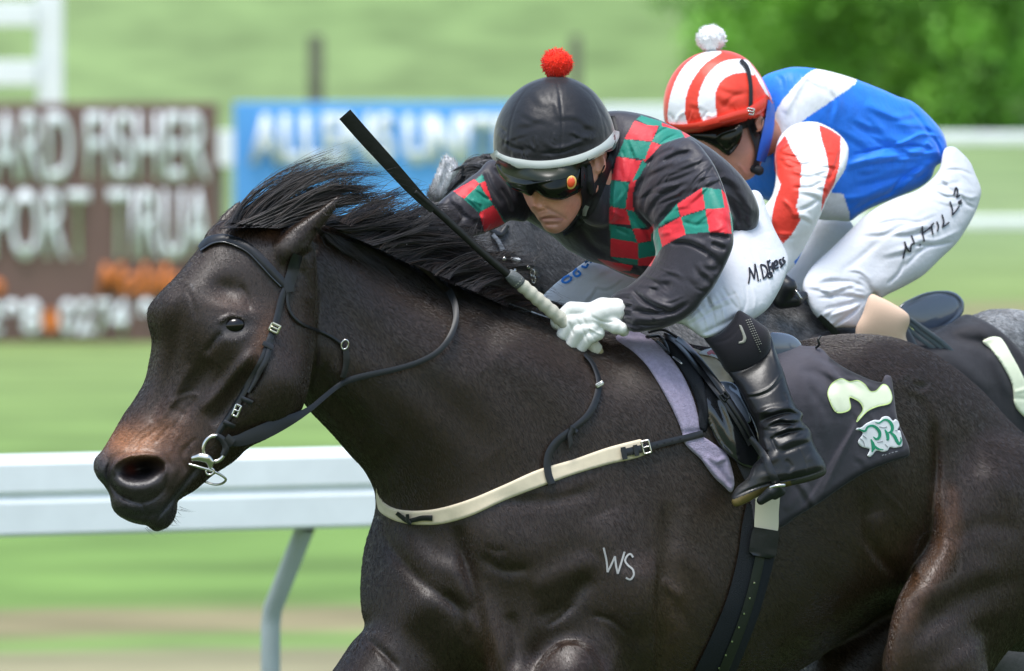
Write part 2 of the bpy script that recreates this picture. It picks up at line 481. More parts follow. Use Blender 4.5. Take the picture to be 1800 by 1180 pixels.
def paint(V, nrm, base, ops):
    C = np.tile(np.array(base, float), (len(V), 1))
    X, Y = V[:, 0], V[:, 1]
    for op in ops:
        if op[0] == 'p':                       # hard-edged dyed panel
            P = np.array(op[1], float) if not (len(op) > 3 and op[3]) else spline(op[1], True, 3.0)
            m = inside(P, X, Y); C[m] = op[2]
        elif op[0] == 'b':                     # soft patch of another colour
            _, cx, cy, rx, ry, ang, col, a = op; ca, sa = math.cos(math.radians(ang)), math.sin(math.radians(ang))
            u = ((X - cx)*ca + (Y - cy)*sa)/rx; v = (-(X - cx)*sa + (Y - cy)*ca)/ry
            f = (a*np.exp(-(u*u + v*v)))[:, None]; C = C*(1 - f) + np.array(col)*f
        elif op[0] == 'l':                     # soft line
            P = spline(op[1], False, 6.0); w = op[2]
            m = (X > P[:, 0].min() - 3*w) & (X < P[:, 0].max() + 3*w) & (Y > P[:, 1].min() - 3*w) & (Y < P[:, 1].max() + 3*w)
            if m.any():
                d, _, _ = seg_dist(P, X[m], Y[m], False)
                f = (op[4]*np.exp(-(d/w)**4))[:, None]; C[m] = C[m]*(1 - f) + np.array(op[3])*f
    return C

def form(name, lobes, res, m, parent=None, strokes=(), base=None, ops=(), xspace=None, it=2, zmap=None, front_only=True, lump=None):
    V, Q = surface_net(lobes, res, xspace)
    V = V / [1, 1, S]; V = relax(V, Q, it); V = V * [1, 1, S]
    U = V * [S, -S, 1.0]
    nr = vnormals(U, Q)
    if np.mean(np.sum(nr*(U - U.mean(0)), 1)) < 0: Q = Q[:, ::-1].copy(); nr = -nr
    if len(strokes):
        H = stroke_height(strokes, V[:, 0], V[:, 1])*S
        w = np.clip((-nr[:, 1 if False else 2] - 0.12)/0.5, 0, 1)
        V[:, 2] -= H*w
    if lump:                                    # fine unevenness along the normal
        V = V + nr*[1/S, -1/S, 1]*(lump[0]*S*np.sin(V[:, :1]*lump[1] + 3*np.sin(V[:, 1:2]*lump[1]*0.7))*np.cos(V[:, 1:2]*lump[1]*1.3 + 2*np.sin(V[:, :1]*lump[1]*0.6)))
    W = PW(V[:, 0], V[:, 1], V[:, 2])
    cols = None
    if base is not None: cols = paint(V, nr, base, ops)
    # U space is mirrored in nothing: x right, y up, z away -> left handed, so flip to face outwards
    o = mesh_obj(name, W, Q[:, ::-1].copy() if FLIP else Q, m, parent, True, cols)
    if zmap is not None: zmap.add(V, Q, nr)
    LAST.update(V=V, Q=Q, C=cols, W=W)
    return o
LAST = {}
FLIP = True

def sheet(name, outline, zf, m, parent=None, lift=4.0, thick=3.0, res=4.0, strokes=(), base=None, ops=(), zmap=None, smooth_outline=True, zsmooth=0):
    """a piece of cloth, leather or print lying on a surface: its own outline, thickness and folds"""
    P = spline(outline, True, 3.0) if smooth_outline else spline([('s', *p) for p in outline], True, 3.0)
    lo = P.min(0) - 2*res; hi = P.max(0) + 2*res
    xs = np.arange(lo[0], hi[0] + res, res); ys = np.arange(lo[1], hi[1] + res, res)
    XC, YC = np.meshgrid(xs[:-1] + res/2, ys[:-1] + res/2)
    cin = inside(P, XC, YC)
    nx = len(xs); J, I = np.nonzero(cin)
    if len(J) == 0: return None
    Q = np.stack([J*nx + I, J*nx + I + 1, (J+1)*nx + I + 1, (J+1)*nx + I], 1)
    used, inv = np.unique(Q, return_inverse=True); Q = inv.reshape(Q.shape)
    X = xs[used % nx].copy(); Y = ys[used // nx].copy()
    E = np.concatenate([Q[:, [0, 1]], Q[:, [1, 2]], Q[:, [2, 3]], Q[:, [3, 0]]])
    key = np.sort(E, 1); uq, idx, cn = np.unique(key[:, 0].astype(np.int64)*len(X) + key[:, 1], return_index=True, return_counts=True)
    bE = E[idx[cn == 1]]; bv = np.unique(bE)
    A, Bp = P, np.roll(P, -1, 0)
    dx = X[bv]; dy = Y[bv]; best = np.full(len(bv), 1e18); tx = dx.copy(); ty = dy.copy()
    for a, b in zip(A, Bp):
        d = b - a; l2 = (d**2).sum() + 1e-12
        t = np.clip(((dx - a[0])*d[0] + (dy - a[1])*d[1])/l2, 0, 1)
        qx = a[0] + t*d[0]; qy = a[1] + t*d[1]; dd = (qx - dx)**2 + (qy - dy)**2
        mm = dd < best; best = np.where(mm, dd, best); tx = np.where(mm, qx, tx); ty = np.where(mm, qy, ty)
    X[bv] = tx; Y[bv] = ty
    Z = zf(X, Y)
    n = len(X)
    for _ in range(zsmooth):
        deg = np.bincount(E[:, 0], minlength=n) + np.bincount(E[:, 1], minlength=n)
        Z = 0.4*Z + 0.6*(np.bincount(E[:, 0], Z[E[:, 1]], n) + np.bincount(E[:, 1], Z[E[:, 0]], n))/np.maximum(deg, 1)
    Z = Z - lift*S - stroke_height(strokes, X, Y)*S
    d, _, _ = seg_dist(P, X, Y)
    Zf = Z + thick*0.5*S*np.exp(-(d/1.5)**2)      # rounded edge
    V = np.concatenate([np.stack([X, Y, Zf], 1), np.stack([X, Y, Z + thick*S], 1)])
    FQ = np.concatenate([Q[:, ::-1], Q + n, np.stack([bE[:, 0], bE[:, 1], bE[:, 1] + n, bE[:, 0] + n], 1)])
    cols = paint(V, None, base, ops) if base is not None else None
    o = mesh_obj(name, PW(V[:, 0], V[:, 1], V[:, 2]), FQ, m, parent, True, cols)
    if zmap is not None: zmap.add(V[:n], Q, np.tile([0, 0, -1.0], (n, 1)))
    return o

def strap(name, pts, zf, m, parent=None, lift=3.0, thick=3.0, dome=0.6, nsm=4, step=3.0, closed=False, across=5, zoff=None, roll=0.0):
    """a leather strap or a painted stroke laid on a surface: rows (px, py, width px)"""
    P = spline(pts, closed, step); n = len(P)
    T = np.gradient(P[:, :2], axis=0); T /= np.maximum(np.linalg.norm(T, axis=1, keepdims=True), 1e-9)
    N = np.stack([-T[:, 1], T[:, 0]], 1)
    a = np.linspace(-0.5, 0.5, across)
    X = P[:, 0:1] + N[:, 0:1]*P[:, 2:3]*a; Y = P[:, 1:2] + N[:, 1:2]*P[:, 2:3]*a
    Z = zf(X, Y) if callable(zf) else np.repeat(np.interp(np.arange(n)/(n-1), np.linspace(0, 1, len(zf)), zf)[:, None], across, 1)
    for _ in range(nsm):
        Zp = np.pad(Z, ((1, 1), (0, 0)), mode='edge'); Z = (Zp[:-2] + 2*Zp[1:-1] + Zp[2:])/4
    if roll: Z = Z + roll*S*P[:, 2:3]*a[None]
    Zf = Z - (lift + dome*(1 - (2*a)**2))*S
    Zb = Z - (lift - thick)*S
    V = np.concatenate([np.stack([X, Y, Zf], 2).reshape(-1, 3), np.stack([X, Y, Zb], 2).reshape(-1, 3)])
    k = across; nv = n*k; q = []
    i = np.arange(n - 1)
    for c in range(k - 1):
        f = np.stack([i*k + c, i*k + c + 1, (i+1)*k + c + 1, (i+1)*k + c], 1); q.append(f); q.append(f[:, ::-1] + nv)
    for c in (0, k - 1):
        f = np.stack([i*k + c, (i+1)*k + c, (i+1)*k + c + nv, i*k + c + nv], 1); q.append(f if c == 0 else f[:, ::-1])
    for e in (0, n - 1):
        c = np.arange(k - 1); f = np.stack([e*k + c, e*k + c + 1, e*k + c + 1 + nv, e*k + c + nv], 1); q.append(f[:, ::-1] if e == 0 else f)
    o = mesh_obj(name, PW(V[:, 0], V[:, 1], V[:, 2]), np.concatenate(q), m, parent, True)
    es = o.modifiers.new('edges', 'EDGE_SPLIT'); es.split_angle = math.radians(50)
    return o

def tubes(name, strands, m, parent=None, sides=3, colors=None):
    """many tapered strands -> one mesh; each strand (n,4): px, py, depth, radius px"""
    VV, QQ, CC, off = [], [], [], 0
    ang = np.arange(sides)*2*math.pi/sides
    for si, P in enumerate(strands):
        W = PW(P[:, 0], P[:, 1], P[:, 2]); n = len(W)
        T = np.gradient(W, axis=0); T /= np.maximum(np.linalg.norm(T, axis=1, keepdims=True), 1e-9)
        a = np.cross(T, [0.05, 1.0, 0.1]); a /= np.maximum(np.linalg.norm(a, axis=1, keepdims=True), 1e-9); b = np.cross(T, a)
        r = (P[:, 3]*S)[:, None, None]
        V = W[:, None] + r*(a[:, None]*np.cos(ang)[None, :, None] + b[:, None]*np.sin(ang)[None, :, None])
        VV.append(V.reshape(-1, 3)); i = np.arange(n - 1)[:, None]; c = np.arange(sides)[None]
        q = np.stack([i*sides + c, i*sides + (c+1) % sides, (i+1)*sides + (c+1) % sides, (i+1)*sides + c], 2).reshape(-1, 4)
        QQ.append(q + off); off += n*sides
        if colors is not None: CC.append(np.tile(colors[si], (n*sides, 1)))
    V = np.concatenate(VV); Q = np.concatenate(QQ)
    o = mesh_obj(name, V, Q, m, parent, True, np.concatenate(CC) if colors is not None else None)
    return o
def tube(name, pts, m, parent=None, sides=12, step=3.0, closed=False, caps=True):
    P = spline(pts, closed, step)
    if closed: P = np.concatenate([P, P[:1]])
    o = tubes(name, [P], m, parent, sides)
    if caps and not closed:
        bm = bmesh.new(); bm.from_mesh(o.data); bmesh.ops.holes_fill(bm, edges=[e for e in bm.edges if e.is_boundary]); bm.to_mesh(o.data); bm.free()
    return o
def ring(name, cx, cy, dz, rx, ry, rad, m, parent=None, tilt=0.0, ang=0.0, a0=0, a1=360):
    t = np.radians(np.arange(a0, a1 + 1, 10)); ca, sa = math.cos(math.radians(ang)), math.sin(math.radians(ang))
    u, v = rx*np.cos(t), ry*np.sin(t)
    P = np.stack([cx + u*ca - v*sa, cy + u*sa + v*ca, dz + tilt*S*u, np.full(len(t), rad)], 1)
    return tubes(name, [P], m, parent, 10)

# ================================================================== THE SETTING
# ---- ground and hill: one sheet from behind the camera to the far hill
def ground_z(X, Y):
    d = Y + D
    z = np.where(d < 150, 0.0, (d - 150)*0.018)
    z = z + np.where(d > 205, (d - 205)*0.16, 0.0)
    return z + np.where(d > 205, 1.2*np.sin(X*0.03 + 1.0)*np.clip((d - 205)/60, 0, 1), 0)
ys = np.concatenate([np.linspace(-60, 60, 49), np.linspace(65, 200, 55), np.linspace(210, 900, 40)])
xs = np.concatenate([np.linspace(-500, -60, 12), np.linspace(-50, 50, 41), np.linspace(60, 500, 12)])
GX, GY = np.meshgrid(xs, ys); nx = len(xs)
gv = np.stack([GX, GY, ground_z(GX, GY)], -1).reshape(-1, 3)
J, I = np.meshgrid(np.arange(len(ys)-1), np.arange(nx-1), indexing='ij'); J, I = J.ravel(), I.ravel()
gq = np.stack([J*nx+I, J*nx+I+1, (J+1)*nx+I+1, (J+1)*nx+I], 1)
m, N, L, P = _mat('turf')
P.inputs['Roughness'].default_value = 0.9; P.inputs['Specular IOR Level'].default_value = 0.15
geo = N.new('ShaderNodeNewGeometry'); sep = N.new('ShaderNodeSeparateXYZ'); L.new(geo.outputs['Position'], sep.inputs[0])
nz = N.new('ShaderNodeTexNoise'); nz.inputs['Scale'].default_value = 0.5; nz.inputs['Detail'].default_value = 5; L.new(geo.outputs['Position'], nz.inputs['Vector'])
# mown and trodden strips run along the course: distance across it, wobbled by noise
ma = N.new('ShaderNodeMath'); ma.operation = 'MULTIPLY_ADD'; L.new(nz.outputs['Fac'], ma.inputs[0]); ma.inputs[1].default_value = 2.4; L.new(sep.outputs['Y'], ma.inputs[2])
mb = N.new('ShaderNodeMath'); mb.operation = 'MULTIPLY_ADD'; L.new(sep.outputs['X'], mb.inputs[0]); mb.inputs[1].default_value = -0.35; L.new(ma.outputs[0], mb.inputs[2])
rng_ = N.new('ShaderNodeMapRange'); rng_.inputs['From Min'].default_value = 10; rng_.inputs['From Max'].default_value = 110; L.new(mb.outputs[0], rng_.inputs['Value'])
cr = N.new('ShaderNodeValToRGB'); L.new(rng_.outputs[0], cr.inputs[0])
def yp(d): return (d - D - 10 + 1.2)/100.0
G1 = (0.135, 0.225, 0.055, 1); G2 = (0.16, 0.24, 0.07, 1); TAN = (0.215, 0.185, 0.10, 1); PALE = (0.235, 0.215, 0.125, 1); G3 = (0.18, 0.245, 0.08, 1)
G0 = (0.055, 0.088, 0.032, 1)
stops = [(0.0, G0), (yp(37.5), G0), (yp(40.5), PALE), (yp(42.8), PALE), (yp(43.4), G2), (yp(44.2), G2), (yp(44.7), TAN), (yp(45.9), TAN), (yp(47.3), G1), (yp(58), G1), (yp(70), G2), (yp(92), G3), (yp(100), TAN), (yp(103), G3)]
el = cr.color_ramp.elements
while len(el) > 1: el.remove(el[-1])
el[0].position = stops[0][0]; el[0].color = stops[0][1]
for p_, c_ in stops[1:]:
    e = el.new(p_); e.color = c_
n2 = N.new('ShaderNodeTexNoise'); n2.inputs['Scale'].default_value = 0.7; n2.inputs['Detail'].default_value = 8; L.new(geo.outputs['Position'], n2.inputs['Vector'])
mr = N.new('ShaderNodeMapRange'); mr.inputs['From Min'].default_value = 0.3; mr.inputs['From Max'].default_value = 0.7; mr.inputs['To Min'].default_value = 0.74; mr.inputs['To Max'].default_value = 1.22; L.new(n2.outputs['Fac'], mr.inputs['Value'])
# wide soft patches on the hill pasture
n3 = N.new('ShaderNodeTexNoise'); n3.inputs['Scale'].default_value = 0.035; n3.inputs['Detail'].default_value = 4
mp3 = N.new('ShaderNodeMapping'); mp3.inputs['Scale'].default_value = (1, 0.3, 3.0); L.new(geo.outputs['Position'], mp3.inputs[0]); L.new(mp3.outputs[0], n3.inputs['Vector'])
far = N.new('ShaderNodeMapRange'); far.inputs['From Min'].default_value = 85; far.inputs['From Max'].default_value = 120; L.new(sep.outputs['Y'], far.inputs['Value'])
hr = N.new('ShaderNodeValToRGB'); L.new(n3.outputs['Fac'], hr.inputs[0])
hr.color_ramp.elements[0].position = 0.35; hr.color_ramp.elements[0].color = (0.148, 0.222, 0.080, 1)
hr.color_ramp.elements[1].position = 0.65; hr.color_ramp.elements[1].color = (0.20, 0.265, 0.115, 1)
mx = N.new('ShaderNodeMixRGB'); L.new(far.outputs[0], mx.inputs['Fac']); L.new(cr.outputs[0], mx.inputs[1]); L.new(hr.outputs[0], mx.inputs[2])
sc_ = N.new('ShaderNodeVectorMath'); sc_.operation = 'SCALE'; L.new(mx.outputs[0], sc_.inputs[0]); L.new(mr.outputs[0], sc_.inputs['Scale'])
L.new(sc_.outputs[0], P.inputs['Base Color'])
tag(mesh_obj('ground', gv, gq, m), kind='structure')

# ---- flat-work helpers (world metres)
def box_bm(bm, c, s, rz=0.0, bev=0.0):
    r = bmesh.ops.create_cube(bm, size=1.0); vs = r['verts']
    for v in vs:
        x, y, z = v.co.x*s[0], v.co.y*s[1], v.co.z*s[2]
        v.co = (c[0] + x*math.cos(rz) - y*math.sin(rz), c[1] + x*math.sin(rz) + y*math.cos(rz), c[2] + z)
    if bev:
        es = list({e for v in vs for e in v.link_edges}); bmesh.ops.bevel(bm, geom=es, offset=bev, segments=2, affect='EDGES', profile=0.5)
def box(name, c, s, m, parent=None, rz=0.0, bev=0.01):
    bm = bmesh.new(); box_bm(bm, c, s, rz, bev); me = bpy.data.meshes.new(name)
    off = _origin(parent)
    for v in bm.verts: v.co -= Vector(off)
    bm.to_mesh(me); bm.free(); me.materials.append(m)
    o = bpy.data.objects.new(name, me); COL.objects.link(o)
    if parent is not None: o.parent = parent
    return o
def lettering(name, body, x0, y0, x1, y1, d, m, parent, bold=0.0, shear=0.0, depth=0.005):
    """raised letters filling the photo box (x0,y0)-(x1,y1) at distance d"""
    cu = bpy.data.curves.new(name, 'FONT'); cu.body = body; cu.size = 1.0; cu.offset = bold; cu.extrude = 0.0; cu.shear = shear
    t = bpy.data.objects.new('t', cu); COL.objects.link(t)
    dg = bpy.context.evaluated_depsgraph_get(); me = bpy.data.meshes.new_from_object(t.evaluated_get(dg))
    bpy.data.objects.remove(t); bpy.data.curves.remove(cu)
    n = len(me.vertices); co = np.empty(n*3); me.vertices.foreach_get('co', co); co = co.reshape(-1, 3)
    lo, hi = co.min(0), co.max(0)
    u = x0 + (co[:, 0] - lo[0])/(hi[0] - lo[0])*(x1 - x0); v = y1 - (co[:, 1] - lo[1])/(hi[1] - lo[1])*(y1 - y0)
    W = PW(u, v, np.full(n, d - D)) - _origin(parent)
    me.vertices.foreach_set('co', W.ravel()); me.materials.append(m); me.name = name; me.update()
    o = bpy.data.objects.new(name, me); COL.objects.link(o); o.parent = parent
    so = o.modifiers.new('thick', 'SOLIDIFY'); so.thickness = depth; so.offset = 0
    return o

M_white = mat('white_paint', (0.80, 0.82, 0.84), 0.35, 0.5, vary=0.05, vary_scale=3)
M_brown = mat('brown_board', (0.165, 0.100, 0.088), 0.6, 0.3, vary=0.08, vary_scale=2)
M_blue = mat('blue_board', (0.11, 0.37, 0.80), 0.5, 0.4, vary=0.05, vary_scale=2)
M_letter = mat('white_lettering', (0.72, 0.76, 0.80), 0.5, 0.4, vary=0.06, vary_scale=4)
M_orange = mat('orange_lettering', (0.60, 0.17, 0.035), 0.5, 0.4)
M_wood = mat('grey_wood', (0.15, 0.15, 0.115), 0.85, 0.2, vary=0.2, vary_scale=6, bump=(30, 0.4, 0.01))
M_galv = mat('galvanised_tube', (0.42, 0.47, 0.48), 0.4, 0.5, vary=0.08, vary_scale=8)

def board(name, px0, px1, py0, py1, d, m, label, cat='billboard'):
    a = PW(px0, py1, d - D); b = PW(px1, py0, d - D)
    r = root(name, ((a[0]+b[0])/2, d - D, 0.0), label, cat)
    w, h = b[0]-a[0], b[2]-a[2]
    box('panel', ((a[0]+b[0])/2, d - D + 0.05, (a[2]+b[2])/2), (w, 0.06, h), m, r)
    for k in (0.12, 0.88):
        box('leg', (a[0] + w*k, d - D + 0.13, (b[2]-0.05)/2), (0.09, 0.09, b[2]-0.05), M_wood, r)
    return r
r = board('billboard', -330, 382, 181, 604, 89.0, M_brown, 'brown advertising board with large white and orange lettering')
lettering('lettering', 'ARD', -14, 197, 127, 319, 88.97, M_letter, r, 0.012)
lettering('lettering', 'FISHER', 151, 196, 368, 318, 88.97, M_letter, r, 0.012)
lettering('lettering', 'SPORT', -50, 333, 158, 456, 88.97, M_letter, r, 0.012)
lettering('lettering', 'TIRUA', 189, 333, 371, 456, 88.97, M_letter, r, 0.012)
lettering('lettering', 'Mobile', 170, 463, 318, 520, 88.97, M_orange, r, 0.03, 0.3)
lettering('lettering', '298', -30, 528, 73, 590, 88.97, M_letter, r, 0.03)
lettering('lettering', '0274 963', 104, 526, 330, 590, 88.97, M_letter, r, 0.03)
lettering('lettering', 'o', -30, 490, 8, 522, 88.97, M_orange, r, 0.05)
a = PW(89, 563, 88.96 - D)
bm = bmesh.new(); bmesh.ops.create_cone(bm, cap_ends=True, segments=20, radius1=0.07, radius2=0.07, depth=0.02)
for v in bm.verts: v.co = Vector((v.co.x, v.co.z, v.co.y*1.3)) + Vector(a - _origin(r))
me = bpy.data.meshes.new('dot'); bm.to_mesh(me); bm.free(); me.materials.append(M_orange)
o = bpy.data.objects.new('dot', me); COL.objects.link(o); o.parent = r
r = board('billboard', 411, 1045, 180, 560, 90.0, M_blue, 'bright blue advertising board with tall white lettering')
lettering('lettering', 'ALLENS', 437, 200, 694, 290, 89.97, M_letter, r, 0.05)
lettering('lettering', 'UNITE', 710, 203, 905, 290, 89.97, M_letter, r, 0.06)
lettering('lettering', 'D', 918, 203, 985, 290, 89.97, M_letter, r, 0.06)
r = board('notice_board', 1052, 1190, 184, 330, 92.0, M_white, 'plain white board standing behind the two riders', 'board')
r = board('notice_board', 378, 430, 230, 292, 96.0, M_white, 'small white panel seen in the gap between the brown and blue boards', 'board')

# white timber frame, upper left
d_ = 97.0; sc = d_/F
r = root('white_frame', tuple(PW(88, 330, d_-D)*[1, 1, 0]), 'white painted post with two cross beams standing behind the brown board', 'frame')
a = PW(88, 0, d_-D)
box('post', (a[0], d_-D, 2.0), (46*sc, 46*sc, 4.0), M_white, r)
for py in (24, 128):
    c = PW(-150, py, d_-D); box('beam', (c[0], d_-D - 0.16, c[2]), (430*sc, 0.09, 44*sc), M_white, r)
c = PW(-380, 100, d_-D); box('post', (c[0], d_-D, 2.0), (46*sc, 46*sc, 4.0), M_white, r)

# fence posts on the pasture
for px, py0, py1, w, d_ in ((555, 62, 178, 28, 150), (1012, 62, 150, 20, 170)):
    b = PW(px, py0, d_-D); zg = float(ground_z(np.array(b[0]), np.array(b[1])))
    r = box('fence_post', (b[0], b[1], (b[2]+zg)/2), (w*d_/F, w*d_/F, b[2]-zg), M_wood, None)
    tag(r, {555: 'dark wooden fence post on the pasture above the blue board', 1012: 'faint short fence post on the pasture right of the red pompom'}[px], 'post', 'posts on the pasture')

# far two-bar rail on the right
r = root('far_rail', tuple(PW(1750, 400, 118 - D)*[1, 1, 0]), 'white two bar rail across the far side of the course at right', 'rail')
sc = 118/F
for py in (244, 392):
    c = PW(1900, py, 118-D); box('bar', (c[0], c[1], c[2]), (1300*sc, 0.10, 23*sc), M_white, r, 0, 0.03)
for px in (1330, 1500, 1960, 2300):
    c = PW(px, 232, 118-D); box('post', (c[0], c[1] + 0.11, c[2]/2), (0.10, 0.10, c[2]), M_white, r)

# dark trees at the right, standing on the foot of the hill
M_leaf = mat('foliage', attr=True, rough=0.55, spec=0.4)
M_bark = mat('bark', (0.07, 0.055, 0.04), 0.9, 0.2, bump=(20, 0.5, 0.02))
def tree(px, d_, h, w, label, tone, n=8000):
    b = PW(px, 232, d_-D); zg = float(ground_z(np.array(b[0]), np.array(b[1])))
    r = root('tree', (b[0], b[1], zg), label, 'tree', 'trees at the foot of the hill')
    rows = np.array([[0, 0, 0, 0.22], [0.1, 0, h*0.3, 0.16], [0.05, 0.1, h*0.75, 0.06]])
    bm = bmesh.new(); ring_ = []
    for x, y, z, q in rows:
        ring_.append([bm.verts.new((x + q*math.cos(t*math.pi/4), y + q*math.sin(t*math.pi/4), z)) for t in range(8)])
    for a, c in zip(ring_[:-1], ring_[1:]):
        for t in range(8): bm.faces.new((a[t], a[(t+1) % 8], c[(t+1) % 8], c[t]))
    me = bpy.data.meshes.new('trunk'); bm.to_mesh(me); bm.free(); me.materials.append(M_bark)
    o = bpy.data.objects.new('trunk', me); COL.objects.link(o); o.parent = r
    # leaf clumps gathered round a few dozen limb ends
    cl = rng.normal(size=(42, 3))*[w*0.30, w*0.22, h*0.26] + [0, -0.5, h*0.42]
    cl[:, 2] = np.clip(cl[:, 2], 0.15, h)
    tn = rng.uniform(0.55, 1.45, 42)
    k = rng.integers(0, 42, n); c = cl[k] + rng.normal(size=(n, 3))*[w*0.075, w*0.07, h*0.055]
    c[:, 2] = np.maximum(c[:, 2], 0.05)
    a = rng.normal(size=(n, 3)); a /= np.linalg.norm(a, axis=1, keepdims=True); t = np.cross(a, rng.normal(size=(n, 3))); t /= np.linalg.norm(t, axis=1, keepdims=True)
    s = rng.uniform(0.05, 0.13, (n, 1)); e = np.cross(a, t)
    V = np.stack([c - t*s, c + e*s*0.5 + a*s*0.12, c + t*s, c - e*s*0.5 + a*s*0.12], 1).reshape(-1, 3)
    col = np.repeat(np.array(tone)[None]*(tn[k]*rng.uniform(0.8, 1.2, n))[:, None], 4, 0)
    mesh_obj('crown', V + np.array([b[0], b[1], zg]), np.arange(n*4).reshape(-1, 4), M_leaf, r, False, col)
tree(1425, 203, 4.6, 3.0, 'leftmost dark bushy tree at right, edge against the pale pasture', (0.192, 0.428, 0.054))
tree(1500, 200, 5.2, 3.6, 'dark bushy tree directly above the rider in blue', (0.147, 0.345, 0.035))
tree(1590, 205, 5.6, 3.8, 'dark tree behind the blue back of the rear rider', (0.167, 0.412, 0.039))
tree(1720, 200, 5.4, 3.6, 'dense green tree above the far white rail', (0.134, 0.329, 0.035))
tree(1860, 203, 5.2, 3.6, 'rightmost green tree, cut by the right edge of the photo', (0.192, 0.461, 0.045))
tree(1540, 212, 6.0, 4.0, 'taller tree at the back, rising between the two left bushy trees', (0.202, 0.494, 0.054))
tree(1660, 214, 6.4, 4.6, 'taller yellowish tree at the back on the right', (0.269, 0.56, 0.063))

# ---- running rail behind the bay horse: white plastic beam on bent galvanised posts
M_rail = mat('rail_plastic', (0.86, 0.89, 0.90), 0.3, 0.5, vary=0.05, vary_scale=7)
pL = PW(0, 803, 29.57 - D); pR = PW(650, 785, 30.2 - D)
t_ = (pR - pL); t_[2] = 0; t_ /= np.linalg.norm(t_); nrm_ = np.array([t_[1], -t_[0], 0.0])      # nrm_ points to the course
zt = float((pL[2] + pR[2])/2)
r = root('running_rail', (float(pL[0]), float(pL[1]), 0.0), 'white double moulded running rail behind the head of the bay horse', 'rail')
prof = [(0.010, 0.002), (0.036, -0.002), (0.050, -0.022), (0.052, -0.092), (0.048, -0.099), (0.042, -0.103), (0.042, -0.111), (0.049, -0.116), (0.052, -0.124), (0.053, -0.200), (0.048, -0.208), (0.030, -0.210)]
prof = prof + [(-x, z) for x, z in reversed(prof)]
V, Q = [], []
L0, L1 = -9.0, 16.0
for s in (L0, L1):
    for x, z in prof: V.append(pL*[1, 1, 0] + t_*s + nrm_*x + np.array([0, 0, zt + z]))
n = len(prof)
Q = [(i, (i+1) % n, n + (i+1) % n, n + i) for i in range(n)] + [tuple(range(n)), tuple(range(2*n-1, n-1, -1))]
o = mesh_obj('beam', np.array(V), Q, M_rail, r, False)
pp = PW(533, 934, 30.1 - D); s0 = float(np.dot((pp - pL)[:2], t_[:2]))
for k in (-2, -1, 0, 1, 2, 3):
    c0 = pL*[1, 1, 0] + t_*(s0 + k*2.9)
    rows = []
    zb = zt - 0.205
    for f, z in ((0.0, zb), (0.165, zb - 0.225), (0.175, zb - 0.27), (0.175, 0.3), (0.175, 0.0)):
        p = c0 - nrm_*f; rows.append([p[0], p[1], z])
    W = np.array(rows); ang = np.arange(12)*math.pi/6; VV = []
    for i, p in enumerate(W):
        T = W[min(i+1, 4)] - W[max(i-1, 0)]; T /= np.linalg.norm(T); a = t_; b = np.cross(T, a); b /= np.linalg.norm(b)
        for g in ang: VV.append(p + 0.026*(a*math.cos(g) + b*math.sin(g)))
    QQ = [(i*12 + j, i*12 + (j+1) % 12, (i+1)*12 + (j+1) % 12, (i+1)*12 + j) for i in range(4) for j in range(12)]
    mesh_obj('post', np.array(VV), QQ, M_galv, r, True)

# ================================================================== THE BAY HORSE
M_coat = mat('bay_coat', attr=True, rough=0.36, spec=0.45, bump=(620, 0.28, 0.002), bump2=(30, 0.12, 0.006), vary=0.45, vary_scale=420, stretch=(0.40, 0.40, 1.3), rough_vary=0.08)
BAY = (0.0275, 0.0160, 0.0100)
horse_at = (0.25, 0.06, 0.0)
horse = root('racehorse', horse_at, 'dark bay racehorse with black mane galloping in front, freeze brand on its shoulder', 'horse')
ZH = ZMap()
trunk = [('s', 533, 706), (547, 724), (581, 759), (614, 797), (640, 826), (657, 858), (661, 890), (653, 928), (643, 968), (639, 1025), (641, 1078), (651, 1107),
         (690, 1175), (800, 1260), (1000, 1300), (1200, 1268), (1330, 1212), (1413, 1173), (1500, 1112), (1560, 1070), (1620, 1060), (1720, 1130), (1850, 1140), (1930, 1070), (1950, 960),
         (1915, 870), (1860, 812), (1800, 764), (1770, 736), (1729, 691), (1688, 655), (1647, 626), (1607, 606), (1558, 592), (1500, 588), (1450, 592), (1400, 602), (1330, 614),
         (1250, 612), (1160, 596), (1090, 588), (1020, 576), (950, 556), (880, 528), (800, 492), (720, 448), (640, 402), (560, 372), (490, 378), (450, 420), (440, 520), (470, 640)]
L_trunk = Out(trunk, [(480, 450, -.36), (520, 650, -.335), (700, 600, -.21), (640, 980, -.10), (800, 1120, -.10), (1000, 1150, .0), (1080, 650, .02), (1400, 800, .14), (1250, 1200, .06), (1800, 900, .40), (1900, 1000, .46)],
              c=[(480, 480, 0.7), (560, 600, 0.7), (700, 560, 0.9), (640, 1000, 1.2), (900, 1000, 1.7), (1300, 900, 1.7), (1700, 900, 1.6), (1900, 1000, 1.4)], hmax=0.33, k=0.03)
head = [(352, 434), (366, 408), (386, 390), (420, 384), (470, 384), (515, 392), (548, 424), (556, 480), (554, 560), (548, 640), (540, 690), (531, 716), (518, 738), (506, 749), (472, 769), (438, 786), (411, 810), (374, 835), (343, 861),
        (322, 874), (312, 882), (311, 895), (305, 914), (292, 928), (272, 933), (258, 924), (242, 921), (226, 916), (208, 906), (198, 894), (192, 868), (182, 852), (171, 839), (165, 822), (168, 806), (180, 792),
        (198, 763), (218, 729), (235, 705), (254, 671), (263, 634), (267, 600), (261, 572), (259, 552), (264, 536), (284, 512), (309, 487), (332, 459)]
L_head = Out(head, [(230, 850, -.475), (400, 600, -.47), (520, 620, -.435), (450, 420, -.43), (280, 600, -.43)],
             c=[(230, 870, 1.5), (300, 800, 1.2), (400, 600, 0.95), (500, 560, 0.8), (450, 420, 0.8)], hmax=0.115, k=0.018, g=2.0)
